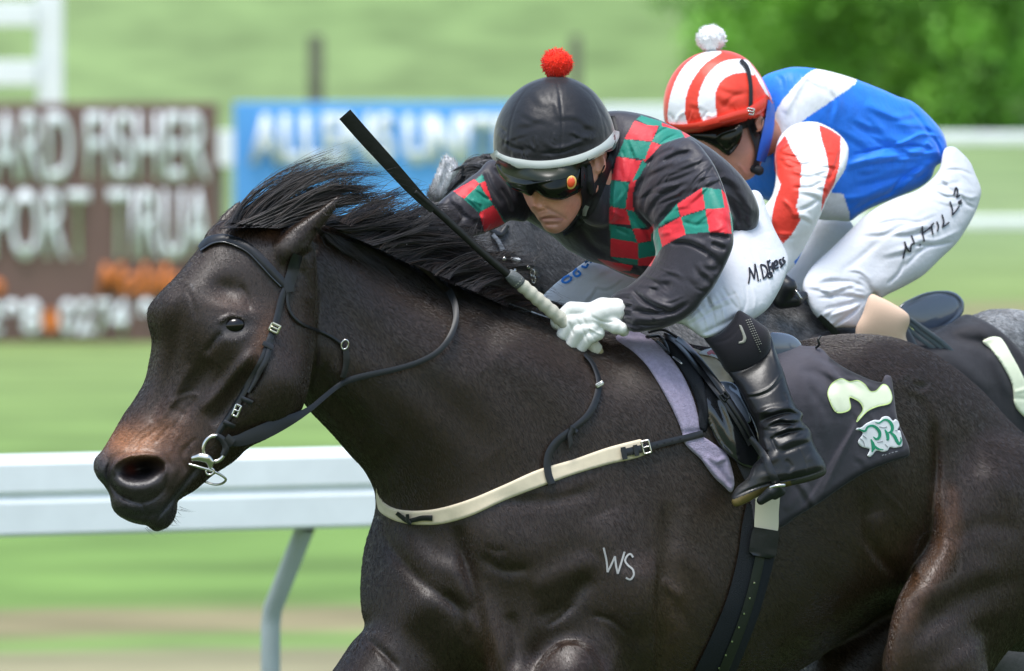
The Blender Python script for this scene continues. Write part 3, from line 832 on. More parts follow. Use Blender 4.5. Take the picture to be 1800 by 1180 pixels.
ear = [(490, 432), (503, 408), (530, 386), (564, 364), (592, 345), (601, 341), (597, 352), (588, 368), (574, 388), (557, 408), (544, 427), (527, 444), (503, 450)]
L_ear = Out(ear, [(500, 430, -.490), (600, 342, -.455)], c=1.2, k=0.034, g=1.2)
ear2 = [(380, 400), (388, 382), (404, 366), (422, 353), (424, 364), (416, 382), (404, 404)]
L_ear2 = Out(ear2, [(385, 395, -.36), (420, 356, -.33)], c=1.0, k=0.006, g=1.0)
# near shoulder and arm, far breast and arm, legs
arm = [(872, 930), (930, 888), (1010, 880), (1080, 915), (1122, 975), (1141, 1050), (1147, 1130), (1146, 1200), (1120, 1290), (1060, 1340), (980, 1350), (910, 1310), (868, 1220), (842, 1110), (846, 1010)]
L_arm = Out(arm, [(880, 960, -.19), (1100, 960, -.13), (950, 1250, -.24), (1140, 1150, -.13)], c=1.0, hmax=0.17, k=0.035)
farm = [(668, 930), (650, 965), (641, 1020), (643, 1075), (653, 1107), (640, 1136), (612, 1172), (580, 1215), (570, 1280), (610, 1330), (690, 1310), (770, 1240), (822, 1150), (838, 1060), (800, 970), (735, 925)]
L_farm = Out(farm, [(660, 980, -.16), (800, 1000, -.25), (600, 1250, -.27), (760, 1200, -.2)], c=1.1, hmax=0.15, k=0.03)
thigh = [(1668, 800), (1640, 880), (1636, 953), (1601, 1012), (1578, 1056), (1562, 1120), (1557, 1185), (1575, 1260), (1625, 1290), (1690, 1260), (1738, 1190), (1780, 1135), (1850, 1085), (1920, 1010), (1920, 900), (1860, 810), (1760, 770)]
L_thigh = Out(thigh, [(1600, 1100, .06), (1660, 850, .14), (1880, 900, .33), (1700, 1200, .18)], c=1.5, hmax=0.2, k=0.03)
legs = [Cap([(1010, 1160, -.24, 74), (960, 1420, -.33, 62), (905, 1600, -.3, 47), (1010, 1800, -.2, 40), (1110, 1930, -.05, 34), (1150, 1990, .02, 44)], 0.03),       # near fore, folded
        Cap([(690, 1190, -.2, 92), (560, 1350, -.3, 66), (430, 1500, -.42, 46), (330, 1740, -.5, 38), (270, 1990, -.55, 36), (235, 2060, -.56, 48)], 0.03),          # far fore, reaching
        Cap([(1640, 1170, .1, 88), (1720, 1370, .16, 68), (1830, 1560, .24, 48), (1800, 1790, .2, 42), (1760, 1960, .18, 38), (1735, 2050, .16, 50)], 0.03),         # near hind
        Cap([(1640, 1070, .42, 95), (1500, 1200, .38, 98), (1440, 1350, .4, 70), (1560, 1530, .46, 50), (1530, 1760, .42, 42), (1440, 1930, .4, 38), (1400, 2020, .4, 48)], 0.03)]           # far hind
horse_lobes = [L_trunk, L_head, L_ear, L_ear2, L_arm, L_farm, L_thigh] + legs

hs = [
  # --- face: brow, eye socket, facial crest, cheek
  B(412, 560, 44, 36, 5), B(405, 543, 42, 12, 2.5, 14), R([(384, 567), (396, 558), (414, 555), (432, 562)], 4, 4), R([(384, 592), (402, 599), (424, 595), (440, 584)], 5, 1.0),
  B(412, 574, 24, 16, -6, -8), R([(390, 584), (376, 600), (362, 622)], 6, -4.5),
  B(398, 508, 26, 18, -9, 10), R([(422, 500), (436, 528), (438, 548)], 6, -3),
  R([(300, 500), (285, 560), (282, 620), (262, 690), (240, 740)], 16, 5), R([(318, 520), (312, 600), (292, 680), (262, 745)], 12, -5),
  R([(330, 510), (338, 530), (345, 560)], 4, -1.6),
  R([(448, 614), (420, 646), (384, 688), (352, 722)], 10, 9), R([(456, 644), (424, 684), (398, 718), (372, 750)], 14, -10),
  R([(372, 632), (342, 680), (318, 716)], 17, -8), R([(300, 716), (312, 700), (335, 692), (354, 698)], 4, 2.5), B(318, 722, 18, 14, -5), R([(336, 640), (300, 705), (276, 745)], 9, 4.0), R([(345, 700), (318, 735), (300, 760)], 5, -2.5), R([(312, 700), (326, 690), (340, 690)], 4, -2.5),
  B(500, 640, 45, 75, 9, 12), R([(545, 520), (552, 590), (548, 650), (534, 700)], 9, -10), R([(532, 470), (548, 520)], 8, -5),
  R([(380, 770), (430, 760), (480, 740)], 14, -4), R([(330, 780), (318, 800), (330, 830)], 4, -2), R([(345, 770), (330, 785), (322, 805)], 3, -2.2), R([(300, 745), (285, 765), (270, 780)], 3.0, -1.6), R([(270, 740), (240, 762), (222, 785)], 3.5, 2), R([(280, 752), (250, 775), (235, 795)], 3, -2), R([(318, 758), (305, 778), (298, 800)], 3, 1.6),
  # muzzle: nostril with its rims, lips
  B(244, 824, 54, 36, 12, 2), B(246, 826, 26, 14, -34, -6), B(262, 819, 27, 11, -26, -6), B(234, 826, 18, 13, -18), B(244, 836, 30, 10, -6),
  R([(205, 836), (199, 824), (207, 812), (228, 803), (256, 800), (280, 805), (292, 820), (288, 838)], 4.5, 9), R([(202, 836), (214, 852), (234, 861), (258, 859), (280, 846)], 10, 5),
  R([(197, 806), (189, 830), (196, 852), (212, 872), (238, 884)], 4.0, -9), B(178, 824, 12, 26, 5), R([(240, 885), (268, 878), (286, 862), (296, 840)], 4, -4),
  R([(170, 815), (182, 800), (200, 794), (225, 790)], 7, 3), R([(176, 842), (192, 856), (206, 878)], 7, -5), R([(300, 800), (305, 830), (296, 860)], 9, 3),
  R([(348, 818), (330, 842), (308, 872), (284, 902), (272, 916)], 3.0, -6), R([(356, 824), (338, 848), (314, 880), (296, 908)], 5, 3.5), R([(330, 826), (306, 862), (282, 892)], 6, 3),
  R([(205, 895), (235, 905), (262, 905), (280, 900)], 5, -3), B(225, 892, 24, 12, 4, 10), R([(232, 876), (252, 890), (258, 906)], 3, -2.2), R([(262, 905), (258, 916), (262, 926)], 3, -3),
  # ear
  R([(520, 436), (550, 410), (585, 368)], 5, -2.5), R([(510, 410), (545, 388), (590, 352)], 6, 2), B(506, 438, 36, 22, 4, -35), R([(522, 448), (540, 444), (556, 436)], 6, -6),
  # --- neck
  R([(556, 438), (600, 470), (680, 520), (760, 560), (860, 600)], 30, 8), R([(560, 500), (620, 570), (700, 640), (800, 720), (860, 800)], 38, -10), R([(575, 640), (590, 655), (620, 690), (650, 720), (700, 790)], 15, 7), R([(560, 640), (580, 690), (640, 760)], 18, -10),
  B(640, 545, 50, 28, 6, 35), R([(600, 690), (650, 760), (690, 850)], 25, -7), R([(560, 720), (610, 780), (660, 840)], 14, 6),
  R([(820, 560), (920, 600), (1010, 640)], 26, -6), R([(860, 640), (960, 760), (1000, 860)], 50, -8), B(1090, 700, 90, 90, 14),
  # --- breast and shoulder
  R([(668, 930), (705, 985), (750, 1030), (800, 1060), (835, 1085)], 12, -7), R([(690, 925), (750, 985), (800, 1010), (836, 1060)], 20, 7), B(700, 1010, 42, 60, 10), B(745, 1060, 38, 40, 14, 30), B(700, 1100, 40, 40, 10),
  R([(800, 920), (822, 1000), (838, 1070), (850, 1120), (860, 1185)], 13, -15), R([(780, 1040), (808, 1080), (826, 1130)], 11, -6), B(860, 1130, 30, 70, 24, -15), R([(895, 1075), (905, 1120), (900, 1180)], 12, -8),
  B(870, 935, 56, 50, 12, 10), B(905, 985, 66, 46, 8, 20), R([(845, 975), (880, 1000), (930, 1000)], 10, -5), R([(855, 960), (872, 968), (890, 965)], 4, -2), B(960, 950, 70, 46, 6, -20),
  R([(930, 1040), (985, 1010), (1030, 990), (1045, 975)], 22, 7), R([(940, 1090), (1000, 1060), (1035, 1010)], 16, -7), R([(1060, 900), (1080, 950), (1120, 1040), (1128, 1120)], 36, 10), B(1090, 1060, 40, 70, 8),
  ST([(1150, 1200), (1147, 1120), (1146, 1060), (1150, 1000), (1148, 960)], 60, 16, 5), R([(1175, 880), (1170, 980), (1168, 1080), (1172, 1180)], 20, -9),
  ST([(928, 1200), (950, 1160), (982, 1130), (1012, 1126), (1035, 1134), (1055, 1165), (1068, 1200)], 34, -26, 5), B(1000, 1180, 50, 36, 18), R([(1010, 1060), (985, 1085), (960, 1100)], 5, -3), R([(1040, 1080), (1075, 1090), (1110, 1120)], 5, -3),
  R([(640, 1120), (660, 1135), (690, 1165), (700, 1180)], 7, -8), R([(870, 880), (960, 880), (1050, 860)], 14, -4),
  # --- barrel, flank, quarters
  B(1250, 900, 120, 180, 6), R([(1180, 960), (1240, 1010), (1280, 1090)], 20, 3), R([(1180, 1060), (1215, 1100), (1240, 1170)], 12, -3), R([(1160, 1020), (1200, 1050)], 9, 3),
  R([(1525, 870), (1521, 930), (1530, 960), (1550, 985), (1575, 1010), (1590, 1030)], 13, -9), R([(1540, 900), (1555, 950), (1580, 990)], 20, 6), R([(1515, 900), (1512, 950), (1536, 985), (1570, 1020)], 9, 4), B(1590, 900, 38, 80, 13, -5), B(1560, 820, 60, 60, 8),
  R([(1600, 1010), (1632, 956), (1640, 890), (1644, 820), (1640, 740)], 10, -12), R([(1662, 860), (1670, 950), (1646, 1010), (1604, 1060)], 22, 8), R([(1600, 690), (1625, 720), (1645, 790), (1642, 860)], 13, -8),
  B(1600, 668, 28, 20, 9, 20), R([(1592, 660), (1606, 676), (1632, 682)], 8, -6), B(1700, 720, 60, 60, 9, 45), R([(1660, 700), (1700, 790), (1730, 870)], 22, -7), B(1760, 850, 60, 80, 8), R([(1690, 860), (1740, 840), (1800, 880)], 24, 6),
  R([(1660, 960), (1720, 925), (1800, 930)], 18, -4), R([(1600, 1120), (1660, 1070), (1720, 1040), (1800, 1015)], 20, -5), R([(1620, 1060), (1680, 1020), (1760, 990)], 22, 4), R([(1600, 1160), (1660, 1110), (1720, 1085), (1800, 1070)], 16, 3),
  R([(1640, 1170), (1700, 1130), (1760, 1100)], 14, -2.5),
]
TAN_ = (0.30, 0.118, 0.042); GREYN = (0.026, 0.025, 0.030)
hops = [
  ('b', 500, 640, 90, 120, 0, (0.014, 0.009, 0.007), 0.5),
  ('b', 255, 775, 62, 30, -22, TAN_, 0.95), ('b', 300, 790, 30, 45, 10, (0.10, 0.042, 0.02), 0.75), ('b', 210, 775, 26, 26, -50, TAN_, 0.6), ('b', 330, 800, 25, 40, 20, (0.05, 0.024, 0.014), 0.6),
  ('b', 270, 735, 40, 20, -40, (0.06, 0.03, 0.018), 0.5), ('b', 350, 690, 70, 50, -40, (0.032, 0.019, 0.013), 0.6),
  ('b', 412, 535, 45, 16, 8, (0.075, 0.036, 0.022), 0.6), ('b', 462, 590, 16, 42, 18, (0.10, 0.045, 0.02), 0.75), ('b', 380, 600, 26, 60, 20, (0.04, 0.024, 0.016), 0.5), ('b', 478, 412, 22, 12, -20, (0.10, 0.045, 0.024), 0.6), ('b', 520, 590, 22, 90, 10, (0.034, 0.017, 0.011), 0.6),
  ('b', 240, 836, 62, 30, 4, GREYN, 0.95), ('b', 180, 830, 22, 34, 0, GREYN, 0.9), ('b', 245, 900, 62, 30, 5, GREYN, 0.8), ('b', 300, 905, 26, 26, 0, GREYN, 0.6), ('b', 250, 826, 36, 16, -6, (0.004, 0.0035, 0.004), 0.95), ('b', 230, 824, 9, 9, 0, (0.10, 0.022, 0.014), 0.8), ('l', [(352, 822), (330, 846), (308, 874), (284, 904)], 6, (0.04, 0.04, 0.045), 0.7),  # near-black nostril patch paints the shade inside the opening
  ('b', 410, 575, 36, 21, -10, (0.0055, 0.0045, 0.0045), 0.95), ('b', 385, 592, 16, 8, -40, (0.008, 0.006, 0.006), 0.7),
  ('l', [(340, 506), (336, 500)], 2, (0.15, 0.14, 0.14), 0.6),
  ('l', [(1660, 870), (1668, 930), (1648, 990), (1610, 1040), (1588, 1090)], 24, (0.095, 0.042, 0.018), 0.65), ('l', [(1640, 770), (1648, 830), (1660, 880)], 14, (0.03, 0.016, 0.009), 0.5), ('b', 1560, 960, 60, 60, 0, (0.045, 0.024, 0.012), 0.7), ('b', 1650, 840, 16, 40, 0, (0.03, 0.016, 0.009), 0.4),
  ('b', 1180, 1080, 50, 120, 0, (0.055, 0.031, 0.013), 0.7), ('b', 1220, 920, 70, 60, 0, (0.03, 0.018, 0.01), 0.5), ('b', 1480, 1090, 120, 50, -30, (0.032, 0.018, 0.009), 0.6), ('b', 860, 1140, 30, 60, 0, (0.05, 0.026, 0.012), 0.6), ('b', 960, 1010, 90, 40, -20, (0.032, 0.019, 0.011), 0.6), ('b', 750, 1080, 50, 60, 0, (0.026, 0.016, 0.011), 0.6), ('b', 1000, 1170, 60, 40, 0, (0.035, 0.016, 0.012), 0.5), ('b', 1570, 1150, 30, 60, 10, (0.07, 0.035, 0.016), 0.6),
  ('b', 588, 352, 14, 10, -30, (0.02, 0.012, 0.01), 0.5), ('b', 520, 430, 40, 30, -35, (0.03, 0.021, 0.017), 0.6),
]
form('body', horse_lobes, 4.2, M_coat, horse, hs, BAY, hops, xspace=([0, 560, 700, 1200, 2400], [2.6, 2.8, 4.0, 4.2, 5.0]), zmap=ZH)

# the short coat itself: fine hairs lying along the growth of the coat (too many to count)
def coat_hair(name, m, parent, flow, n, length, rad, lift=0.11, seed=3, xmax=1840, ymax=1215, bare=(), short=()):
    V, Q, C, W = LAST['V'], LAST['Q'], LAST['C'], LAST['W']
    r = np.random.default_rng(seed)
    nq = np.cross(W[Q[:, 2]] - W[Q[:, 0]], W[Q[:, 3]] - W[Q[:, 1]]); ar = np.linalg.norm(nq, axis=1); nq = nq/np.maximum(ar, 1e-12)[:, None]
    cen = W[Q].mean(1); toc = np.array([0, -D, CAMH]) - cen; toc /= np.linalg.norm(toc, axis=1, keepdims=True)
    if (nq*toc).sum(1).mean() < 0 and False: nq = -nq
    sgn = np.sign((nq*(cen - W.mean(0))).sum(1).mean()); nq = nq*sgn
    P2 = V[Q].mean(1)
    ok = ((nq*toc).sum(1) > -0.25) & (P2[:, 0] < xmax) & (P2[:, 1] < ymax) & (P2[:, 1] > 330 if not len(bare) == 0 else P2[:, 1] > 200)
    for cx, cy, rx, ry, ag in bare:
        ca, sa = math.cos(math.radians(ag)), math.sin(math.radians(ag)); dx, dy = P2[:, 0] - cx, P2[:, 1] - cy
        ok &= ((dx*ca + dy*sa)/rx)**2 + ((-dx*sa + dy*ca)/ry)**2 > 1
    p = ar*ok; p /= p.sum(); f = r.choice(len(Q), n, p=p)
    u = r.random((n, 1)); v = r.random((n, 1)); q = Q[f]
    def at(A): return (A[q[:, 0]]*(1-u) + A[q[:, 1]]*u)*(1-v) + (A[q[:, 3]]*(1-u) + A[q[:, 2]]*u)*v
    pos = at(W); col = at(C); px = at(V); nn = nq[f]
    F_ = np.array(flow, float); w = 1/(((px[:, None, :2] - F_[None, :, :2])**2).sum(-1) + 900)**1.3
    d2 = (w[..., None]*F_[None, :, 2:]).sum(1)/w.sum(1, keepdims=True)
    an = np.arctan2(d2[:, 1], d2[:, 0]) + r.normal(size=n)*0.16 + 0.22*np.sin(px[:, 0]*0.061 + 2*np.sin(px[:, 1]*0.023))*np.cos(px[:, 1]*0.047)
    t = np.stack([np.cos(an), np.zeros(n), -np.sin(an)], 1); t -= nn*(t*nn).sum(1, keepdims=True); t /= np.maximum(np.linalg.norm(t, axis=1, keepdims=True), 1e-6)
    L_ = length*r.uniform(0.6, 1.25, (n, 1))
    for cx, cy, rr_, fs_ in short: L_ *= 1 - (1 - fs_)*np.exp(-(((px[:, 0:1] - cx)**2 + (px[:, 1:2] - cy)**2)/rr_**2)**2)
    lf = lift*r.uniform(0.4, 1.5, (n, 1))
    p0 = pos - nn*0.0004; p1 = pos + t*L_*0.5 + nn*L_*lf*0.7; p2 = pos + t*L_ + nn*L_*lf
    hc = bpy.data.hair_curves.new(name); hc.add_curves([3]*n)
    hc.attributes['position'].data.foreach_set('vector', (np.stack([p0, p1, p2], 1) - _origin(parent)).astype(np.float32).ravel())
    ra = hc.attributes.new('radius', 'FLOAT', 'POINT'); ra.data.foreach_set('value', np.tile([rad, rad*0.8, rad*0.15], n).astype(np.float32))
    c4 = np.ones((n, 4), np.float32); c4[:, :3] = np.clip(col*r.uniform(0.65, 1.45, (n, 1)), 0, 1)
    ca = hc.attributes.new('Col', 'FLOAT_COLOR', 'CURVE'); ca.data.foreach_set('color', c4.ravel())
    hc.materials.append(m)
    o = bpy.data.objects.new(name, hc); COL.objects.link(o); o.parent = parent; o['kind'] = 'stuff'
    return o
def fur_mat(name, rough, spec):
    m, N, L, P = _mat(name); P.inputs['Roughness'].default_value = rough; P.inputs['Specular IOR Level'].default_value = spec
    a = N.new('ShaderNodeAttribute'); a.attribute_type = 'GEOMETRY'; a.attribute_name = 'Col'; L.new(a.outputs['Color'], P.inputs['Base Color']); return m
FLOW = [(300, 520, -.30, .95), (400, 520, -.15, 1), (300, 680, -.45, .9), (230, 780, -.5, .85), (250, 870, -.2, 1), (430, 650, -.1, 1), (500, 600, .25, .97), (500, 720, .1, 1), (560, 440, .6, .8), (620, 520, .7, .7), (640, 680, .55, .85), (760, 600, .8, .6), (760, 760, .45, .9), (950, 640, .75, .65),
        (900, 820, .3, .95), (700, 1000, .05, 1), (850, 1120, .1, 1), (960, 960, .3, .95), (1080, 1000, .25, 1), (1090, 760, .6, .8), (1200, 1000, .6, .8), (1250, 1150, .8, .6), (1450, 950, .9, .4), (1450, 1080, .85, .4), (1560, 860, .6, .75), (1600, 660, .9, .45), (1560, 980, .3, .95), (1640, 980, -.25, -.9), (1680, 880, .25, .95), (1760, 760, .75, .65), (1760, 950, .2, 1), (1680, 1100, .1, 1)]
coat_hair('coat', fur_mat('coat_hair', 0.27, 0.62), horse, FLOW, 290000, 0.0095, 0.00028, bare=[(412, 574, 23, 17, -10), (250, 826, 38, 20, -4)], short=[(380, 600, 190, 0.7), (240, 850, 110, 0.4)])

# eye
M_eye = mat('eye', (0.004, 0.003, 0.0025), 0.08, 0.45)
zz = float(ZH(412, 574))
form('eye', [Ell(411, 573, zz + 0.008, 20, 15.5, 14.5, -10)], 1.4, M_eye, horse)

# mane, forelock, whiskers: separate hair strands
M_hair = mat('black_hair', attr=True, rough=0.38, spec=0.5)
def lock(rootpts, mid, tip, n_, spread, r0=1.3, z0=0.0, z1=0.0, zf=None, cur=17.0, fr=0.75, col=(0.012, 0.010, 0.010), cv=0.5):
    """a lock of n strands fanning from a root line through a mid line to a tip line (each two points)"""
    out, cols = [], []; n = int(n_*1.7)
    nc_ = max(4, n // 22); ca_ = rng.random(nc_); cb_ = ca_ + rng.normal(size=nc_)*0.14; cc_ = cb_ + rng.normal(size=nc_)*0.34; cl_ = rng.uniform(fr - 0.1, 1.0, nc_); cz_ = rng.normal(size=nc_); cw_ = rng.normal(size=nc_); cs_ = rng.uniform(0.6, 1.5, nc_)
    for i in range(n):
        kc = rng.integers(nc_); lone = rng.random() < 0.28
        a = rng.random() if lone else ca_[kc] + rng.normal()*0.07
        b = np.clip(a + rng.normal()*0.14, -0.15, 1.15) if lone else np.clip(cb_[kc] + rng.normal()*0.05, -0.15, 1.15)
        c = np.clip(b + rng.normal()*0.3, -0.4, 1.4) if lone else np.clip(cc_[kc] + rng.normal()*0.05, -0.35, 1.35)
        p0 = np.array(rootpts[0])*(1-a) + np.array(rootpts[1])*a
        p1 = np.array(mid[0])*(1-b) + np.array(mid[1])*b
        p2 = np.array(tip[0])*(1-c) + np.array(tip[1])*c
        ln = rng.uniform(fr - 0.15, 1.05) if lone else cl_[kc]*rng.uniform(0.88, 1.0)
        t = np.linspace(0, 1, 12)*ln
        q = ((1-t)**2)[:, None]*p0 + (2*t*(1-t))[:, None]*(2*p1 - 0.5*p0 - 0.5*p2) + (t**2)[:, None]*p2
        ph = rng.uniform(0, 6.28) if lone else kc*1.7 + rng.normal()*0.3; am = rng.normal()*cur*0.5 if lone else cw_[kc]*cur*0.5 + rng.normal()*cur*0.12
        sag = rng.normal()*6 + (cs_[kc] - 1)*16; q[:, 1] += sag*t*t
        dirn = p2 - p0; dirn = np.array([-dirn[1], dirn[0]])/max(np.hypot(*dirn), 1)
        q = q + dirn[None]*(am*np.sin(t*5 + ph)*t)[:, None]
        zr = zf(q[:, 0], q[:, 1]) if zf is not None else 0.0
        z = zr + z0 + (z1 - z0)*t + (rng.normal()*spread*S*(0.3 + t) if lone else (cz_[kc]*spread + rng.normal()*spread*0.25)*S*(0.3 + t))
        r = r0*0.55*rng.uniform(0.6, 1.2)*np.clip(1.15 - t*0.95, 0.12, 1)
        out.append(np.column_stack([q, z*np.ones(12), r])); cols.append(np.array(col)*(rng.uniform(1-cv, 1+cv*1.2)*(1 if lone else cs_[kc])) + (np.array([0.022, 0.011, 0.006])*rng.random() if rng.random() < 0.25 else 0))
    return out, cols
def hair(name, locks, parent, m=None):
    st, cl = [], []
    for l in locks: st += l[0]; cl += l[1]
    return tubes(name, st, m or M_hair, parent, 3, np.array(cl))
fl = [
  lock([(388, 402), (470, 400)], [(455, 372), (520, 372)], [(560, 300), (640, 330)], 210, 14, 1.5, -.50, -.40),
  lock([(392, 398), (440, 392)], [(470, 335), (500, 350)], [(596, 272), (608, 280)], 110, 6, 1.4, -.48, -.40, fr=0.9),
  lock([(400, 396), (440, 392)], [(470, 330), (490, 345)], [(548, 292), (560, 310)], 90, 8, 1.4, -.48, -.42),
  lock([(420, 394), (475, 396)], [(530, 345), (545, 360)], [(640, 288), (672, 298)], 130, 10, 1.3, -.50, -.42, fr=0.7),
  lock([(430, 396), (480, 398)], [(540, 350), (560, 368)], [(672, 322), (692, 328)], 90, 10, 1.3, -.50, -.42, fr=0.75),
  lock([(440, 400), (490, 402)], [(520, 372), (550, 380)], [(620, 334), (660, 350)], 110, 10, 1.4, -.50, -.42),
  lock([(400, 396), (440, 396)], [(450, 340), (480, 350)], [(470, 300), (640, 270)], 14, 6, 0.7, -.48, -.42, fr=0.95),
  lock([(440, 396), (480, 396)], [(560, 330), (600, 340)], [(640, 262), (700, 330)], 26, 10, 0.7, -.48, -.40, fr=0.9),
]
for rt, md, tp, n_ in (([(430, 388), (450, 386)], [(520, 318), (530, 322)], [(652, 292), (668, 300)], 46), ([(450, 386), (470, 388)], [(560, 312), (572, 318)], [(700, 300), (722, 316)], 30), ([(470, 388), (490, 392)], [(580, 330), (592, 336)], [(688, 338), (704, 352)], 40), ([(405, 392), (420, 392)], [(470, 318), (478, 324)], [(612, 266), (640, 262)], 22), ([(480, 392), (500, 396)], [(600, 350), (612, 356)], [(720, 344), (748, 352)], 36)):
    fl.append(lock(rt, md, tp, n_, 6, 1.3, -.49, -.41, fr=0.85, cur=24))
hair('forelock', fl, horse)
mn = [
  # along the crest, blown back over the far side
  lock([(560, 392), (600, 405)], [(640, 372), (660, 400)], [(700, 345), (770, 372)], 240, 16, 1.5, -.36, -.24),
  lock([(590, 405), (650, 430)], [(690, 380), (710, 420)], [(770, 352), (830, 400)], 300, 16, 1.5, -.34, -.20),
  lock([(640, 425), (720, 465)], [(740, 400), (780, 450)], [(830, 385), (890, 470)], 340, 16, 1.5, -.31, -.16),
  lock([(700, 455), (790, 498)], [(790, 440), (840, 490)], [(870, 410), (930, 520)], 300, 14, 1.4, -.28, -.13, fr=0.6),
  lock([(780, 490), (880, 535)], [(840, 480), (910, 520)], [(905, 470), (980, 545)], 220, 10, 1.3, -.24, -.08),
  lock([(860, 520), (990, 566)], [(920, 520), (1010, 556)], [(960, 530), (1060, 570)], 220, 8, 1.3, -.19, -.03),
  # lying on the near side of the crest
  lock([(555, 400), (620, 430)], [(585, 425), (670, 450)], [(640, 440), (720, 500)], 260, 5, 1.4, -.02, -.012, zf=ZH),
  lock([(620, 420), (740, 475)], [(660, 445), (760, 500)], [(740, 500), (830, 540)], 300, 5, 1.4, -.02, -.012, zf=ZH),
  lock([(740, 470), (880, 535)], [(780, 500), (900, 550)], [(850, 545), (960, 580)], 260, 4, 1.3, -.014, -.006, zf=ZH, fr=0.6),
  lock([(560, 375), (620, 400)], [(620, 350), (660, 375)], [(690, 330), (740, 360)], 60, 8, 0.8, -.38, -.28, fr=0.8, col=(0.03, 0.018, 0.012)),
  lock([(700, 450), (800, 490)], [(800, 430), (860, 480)], [(900, 420), (960, 440)], 60, 14, 0.7, -.27, -.12, fr=0.8),
]
for rt, md, tp, n_ in (([(590, 400), (606, 404)], [(660, 352), (674, 358)], [(748, 328), (776, 338)], 40), ([(640, 420), (660, 428)], [(720, 372), (736, 380)], [(808, 356), (840, 372)], 44), ([(700, 452), (724, 462)], [(780, 420), (796, 430)], [(876, 404), (910, 430)], 50), ([(760, 480), (790, 492)], [(840, 450), (852, 462)], [(930, 440), (968, 462)], 46), ([(800, 500), (840, 515)], [(880, 480), (896, 494)], [(960, 486), (1000, 512)], 40), ([(720, 460), (760, 480)], [(790, 500), (800, 520)], [(850, 530), (880, 556)], 50)):
    mn.append(lock(rt, md, tp, n_, 8, 1.3, -.30, -.16, fr=0.8, cur=30))
hair('mane', mn, horse)
wk = []
for k in range(22):
    x = rng.uniform(255, 318); y = 925 - max(0, x - 285)*1.0 + rng.uniform(-4, 4); a = rng.uniform(0.2, 1.2); l = rng.uniform(14, 34)
    t = np.linspace(0, 1, 6); wk.append(np.column_stack([x + l*t*math.cos(a), y + l*t*math.sin(a)*0.9 - 4*t*t, np.full(6, -.47) - .02*t, 0.45*(1.05 - t)]))
tubes('whiskers', wk, M_hair, horse, 3, np.tile([0.02, 0.018, 0.016], (len(wk), 1)))
# tail streaming behind, outside the photo
tl = [lock([(1925, 850), (1940, 900)], [(2030, 880), (2040, 980)], [(2180, 950), (2240, 1080)], 240, 20, 1.6, .48, .75)]
hair('tail', tl, horse)

# freeze brand: white hairs in the coat
M_brand = mat('white_brand_hair', (0.33, 0.33, 0.33), 0.7, 0.3, bump=(600, 0.5, 0.002))
br = [[(1061, 963), (1066, 985), (1068, 1006)], [(1068, 1006), (1075, 992), (1081, 978)], [(1081, 978), (1083, 995), (1086, 1009)], [(1086, 1009), (1092, 990), (1098, 970)],
      [(1113, 980), (1108, 974), (1102, 978), (1099, 986), (1104, 994), (1112, 1001), (1114, 1011), (1108, 1019), (1100, 1016)]]
for b in br:
    strap('brand_mark', [(x, y, 3.4) for x, y in b], ZH, M_brand, horse, lift=2.2, thick=3.0, dome=0.3, nsm=6, step=2.0, across=3)

# ================================================================== TACK OF THE BAY HORSE
M_leather = mat('black_leather', (0.010, 0.011, 0.013), 0.34, 0.4, bump=(220, 0.12, 0.002), vary=0.25, vary_scale=90)
M_rubber = mat('rein_rubber', (0.012, 0.014, 0.016), 0.45, 0.35, bump=(400, 0.15, 0.001))
M_steel = mat('bit_steel', (0.62, 0.60, 0.56), 0.22, 0.5, metal=1.0, bump=(60, 0.08, 0.002))
M_brass = mat('pale_buckle', (0.55, 0.53, 0.40), 0.28, 0.5, metal=0.9)
M_cream = mat('cream_elastic', (0.66, 0.57, 0.42), 0.75, 0.25, bump=(500, 0.25, 0.001), vary=0.06, vary_scale=60)
M_patent = mat('polished_black', (0.012, 0.013, 0.015), 0.16, 0.6, coat=0.4, bump=(14, 0.12, 0.01))
M_greyleather = mat('grey_patent', (0.10, 0.12, 0.16), 0.15, 0.6, coat=0.5)
M_web = mat('woven_web', (0.010, 0.012, 0.016), 0.8, 0.3, bump=(420, 0.8, 0.002))
M_cloth = mat('number_cloth', attr=True, rough=0.72, spec=0.25, sheen=0.25, bump=(900, 0.2, 0.0008), bump2=(22, 0.3, 0.01), vary=0.08, vary_scale=40)
M_towel = mat('lilac_towel', (0.34, 0.30, 0.41), 0.95, 0.1, sheen=0.3, bump=(420, 0.9, 0.003), vary=0.14, vary_scale=150)
M_number = mat('pale_yellow_print', (0.84, 0.88, 0.66), 0.6, 0.3, bump=(40, 0.2, 0.004))

bz = PW(440, 600, float(ZH(440, 600)))
bridle = root('bridle', tuple(bz), 'black leather racing bridle with steel bit on the head of the bay horse', 'bridle')
strap('browband', [(350, 436, 7), (358, 427, 10), (370, 421, 13), (392, 418, 13), (416, 424, 14), (440, 437, 14), (461, 457, 14), (481, 479, 14), (498, 497, 14), (511, 510, 14)], ZH, M_leather, bridle, 5, 5, 2.2, 6)
strap('piping', [(352, 440, 2.5), (372, 428, 3.2), (392, 425, 3.2), (412, 431, 3.2), (435, 443, 3.2), (456, 464, 3.2), (476, 486, 3.2), (494, 504, 3.2)], ZH, M_patent, bridle, 6.5, 5, 1.0, 6)
strap('headpiece', [(524, 448, 17), (519, 462, 20), (514, 480, 20), (508, 500, 19), (510, 514, 14)], ZH, M_leather, bridle, 7, 6, 1.2, 6)
strap('cheekpiece', [(508, 498, 11), (500, 512, 11), (494, 528, 11), (488, 553, 11), (482, 575, 11), (477, 590, 12), (471, 606, 12)], ZH, M_leather, bridle, 5, 5, 1.4, 6)
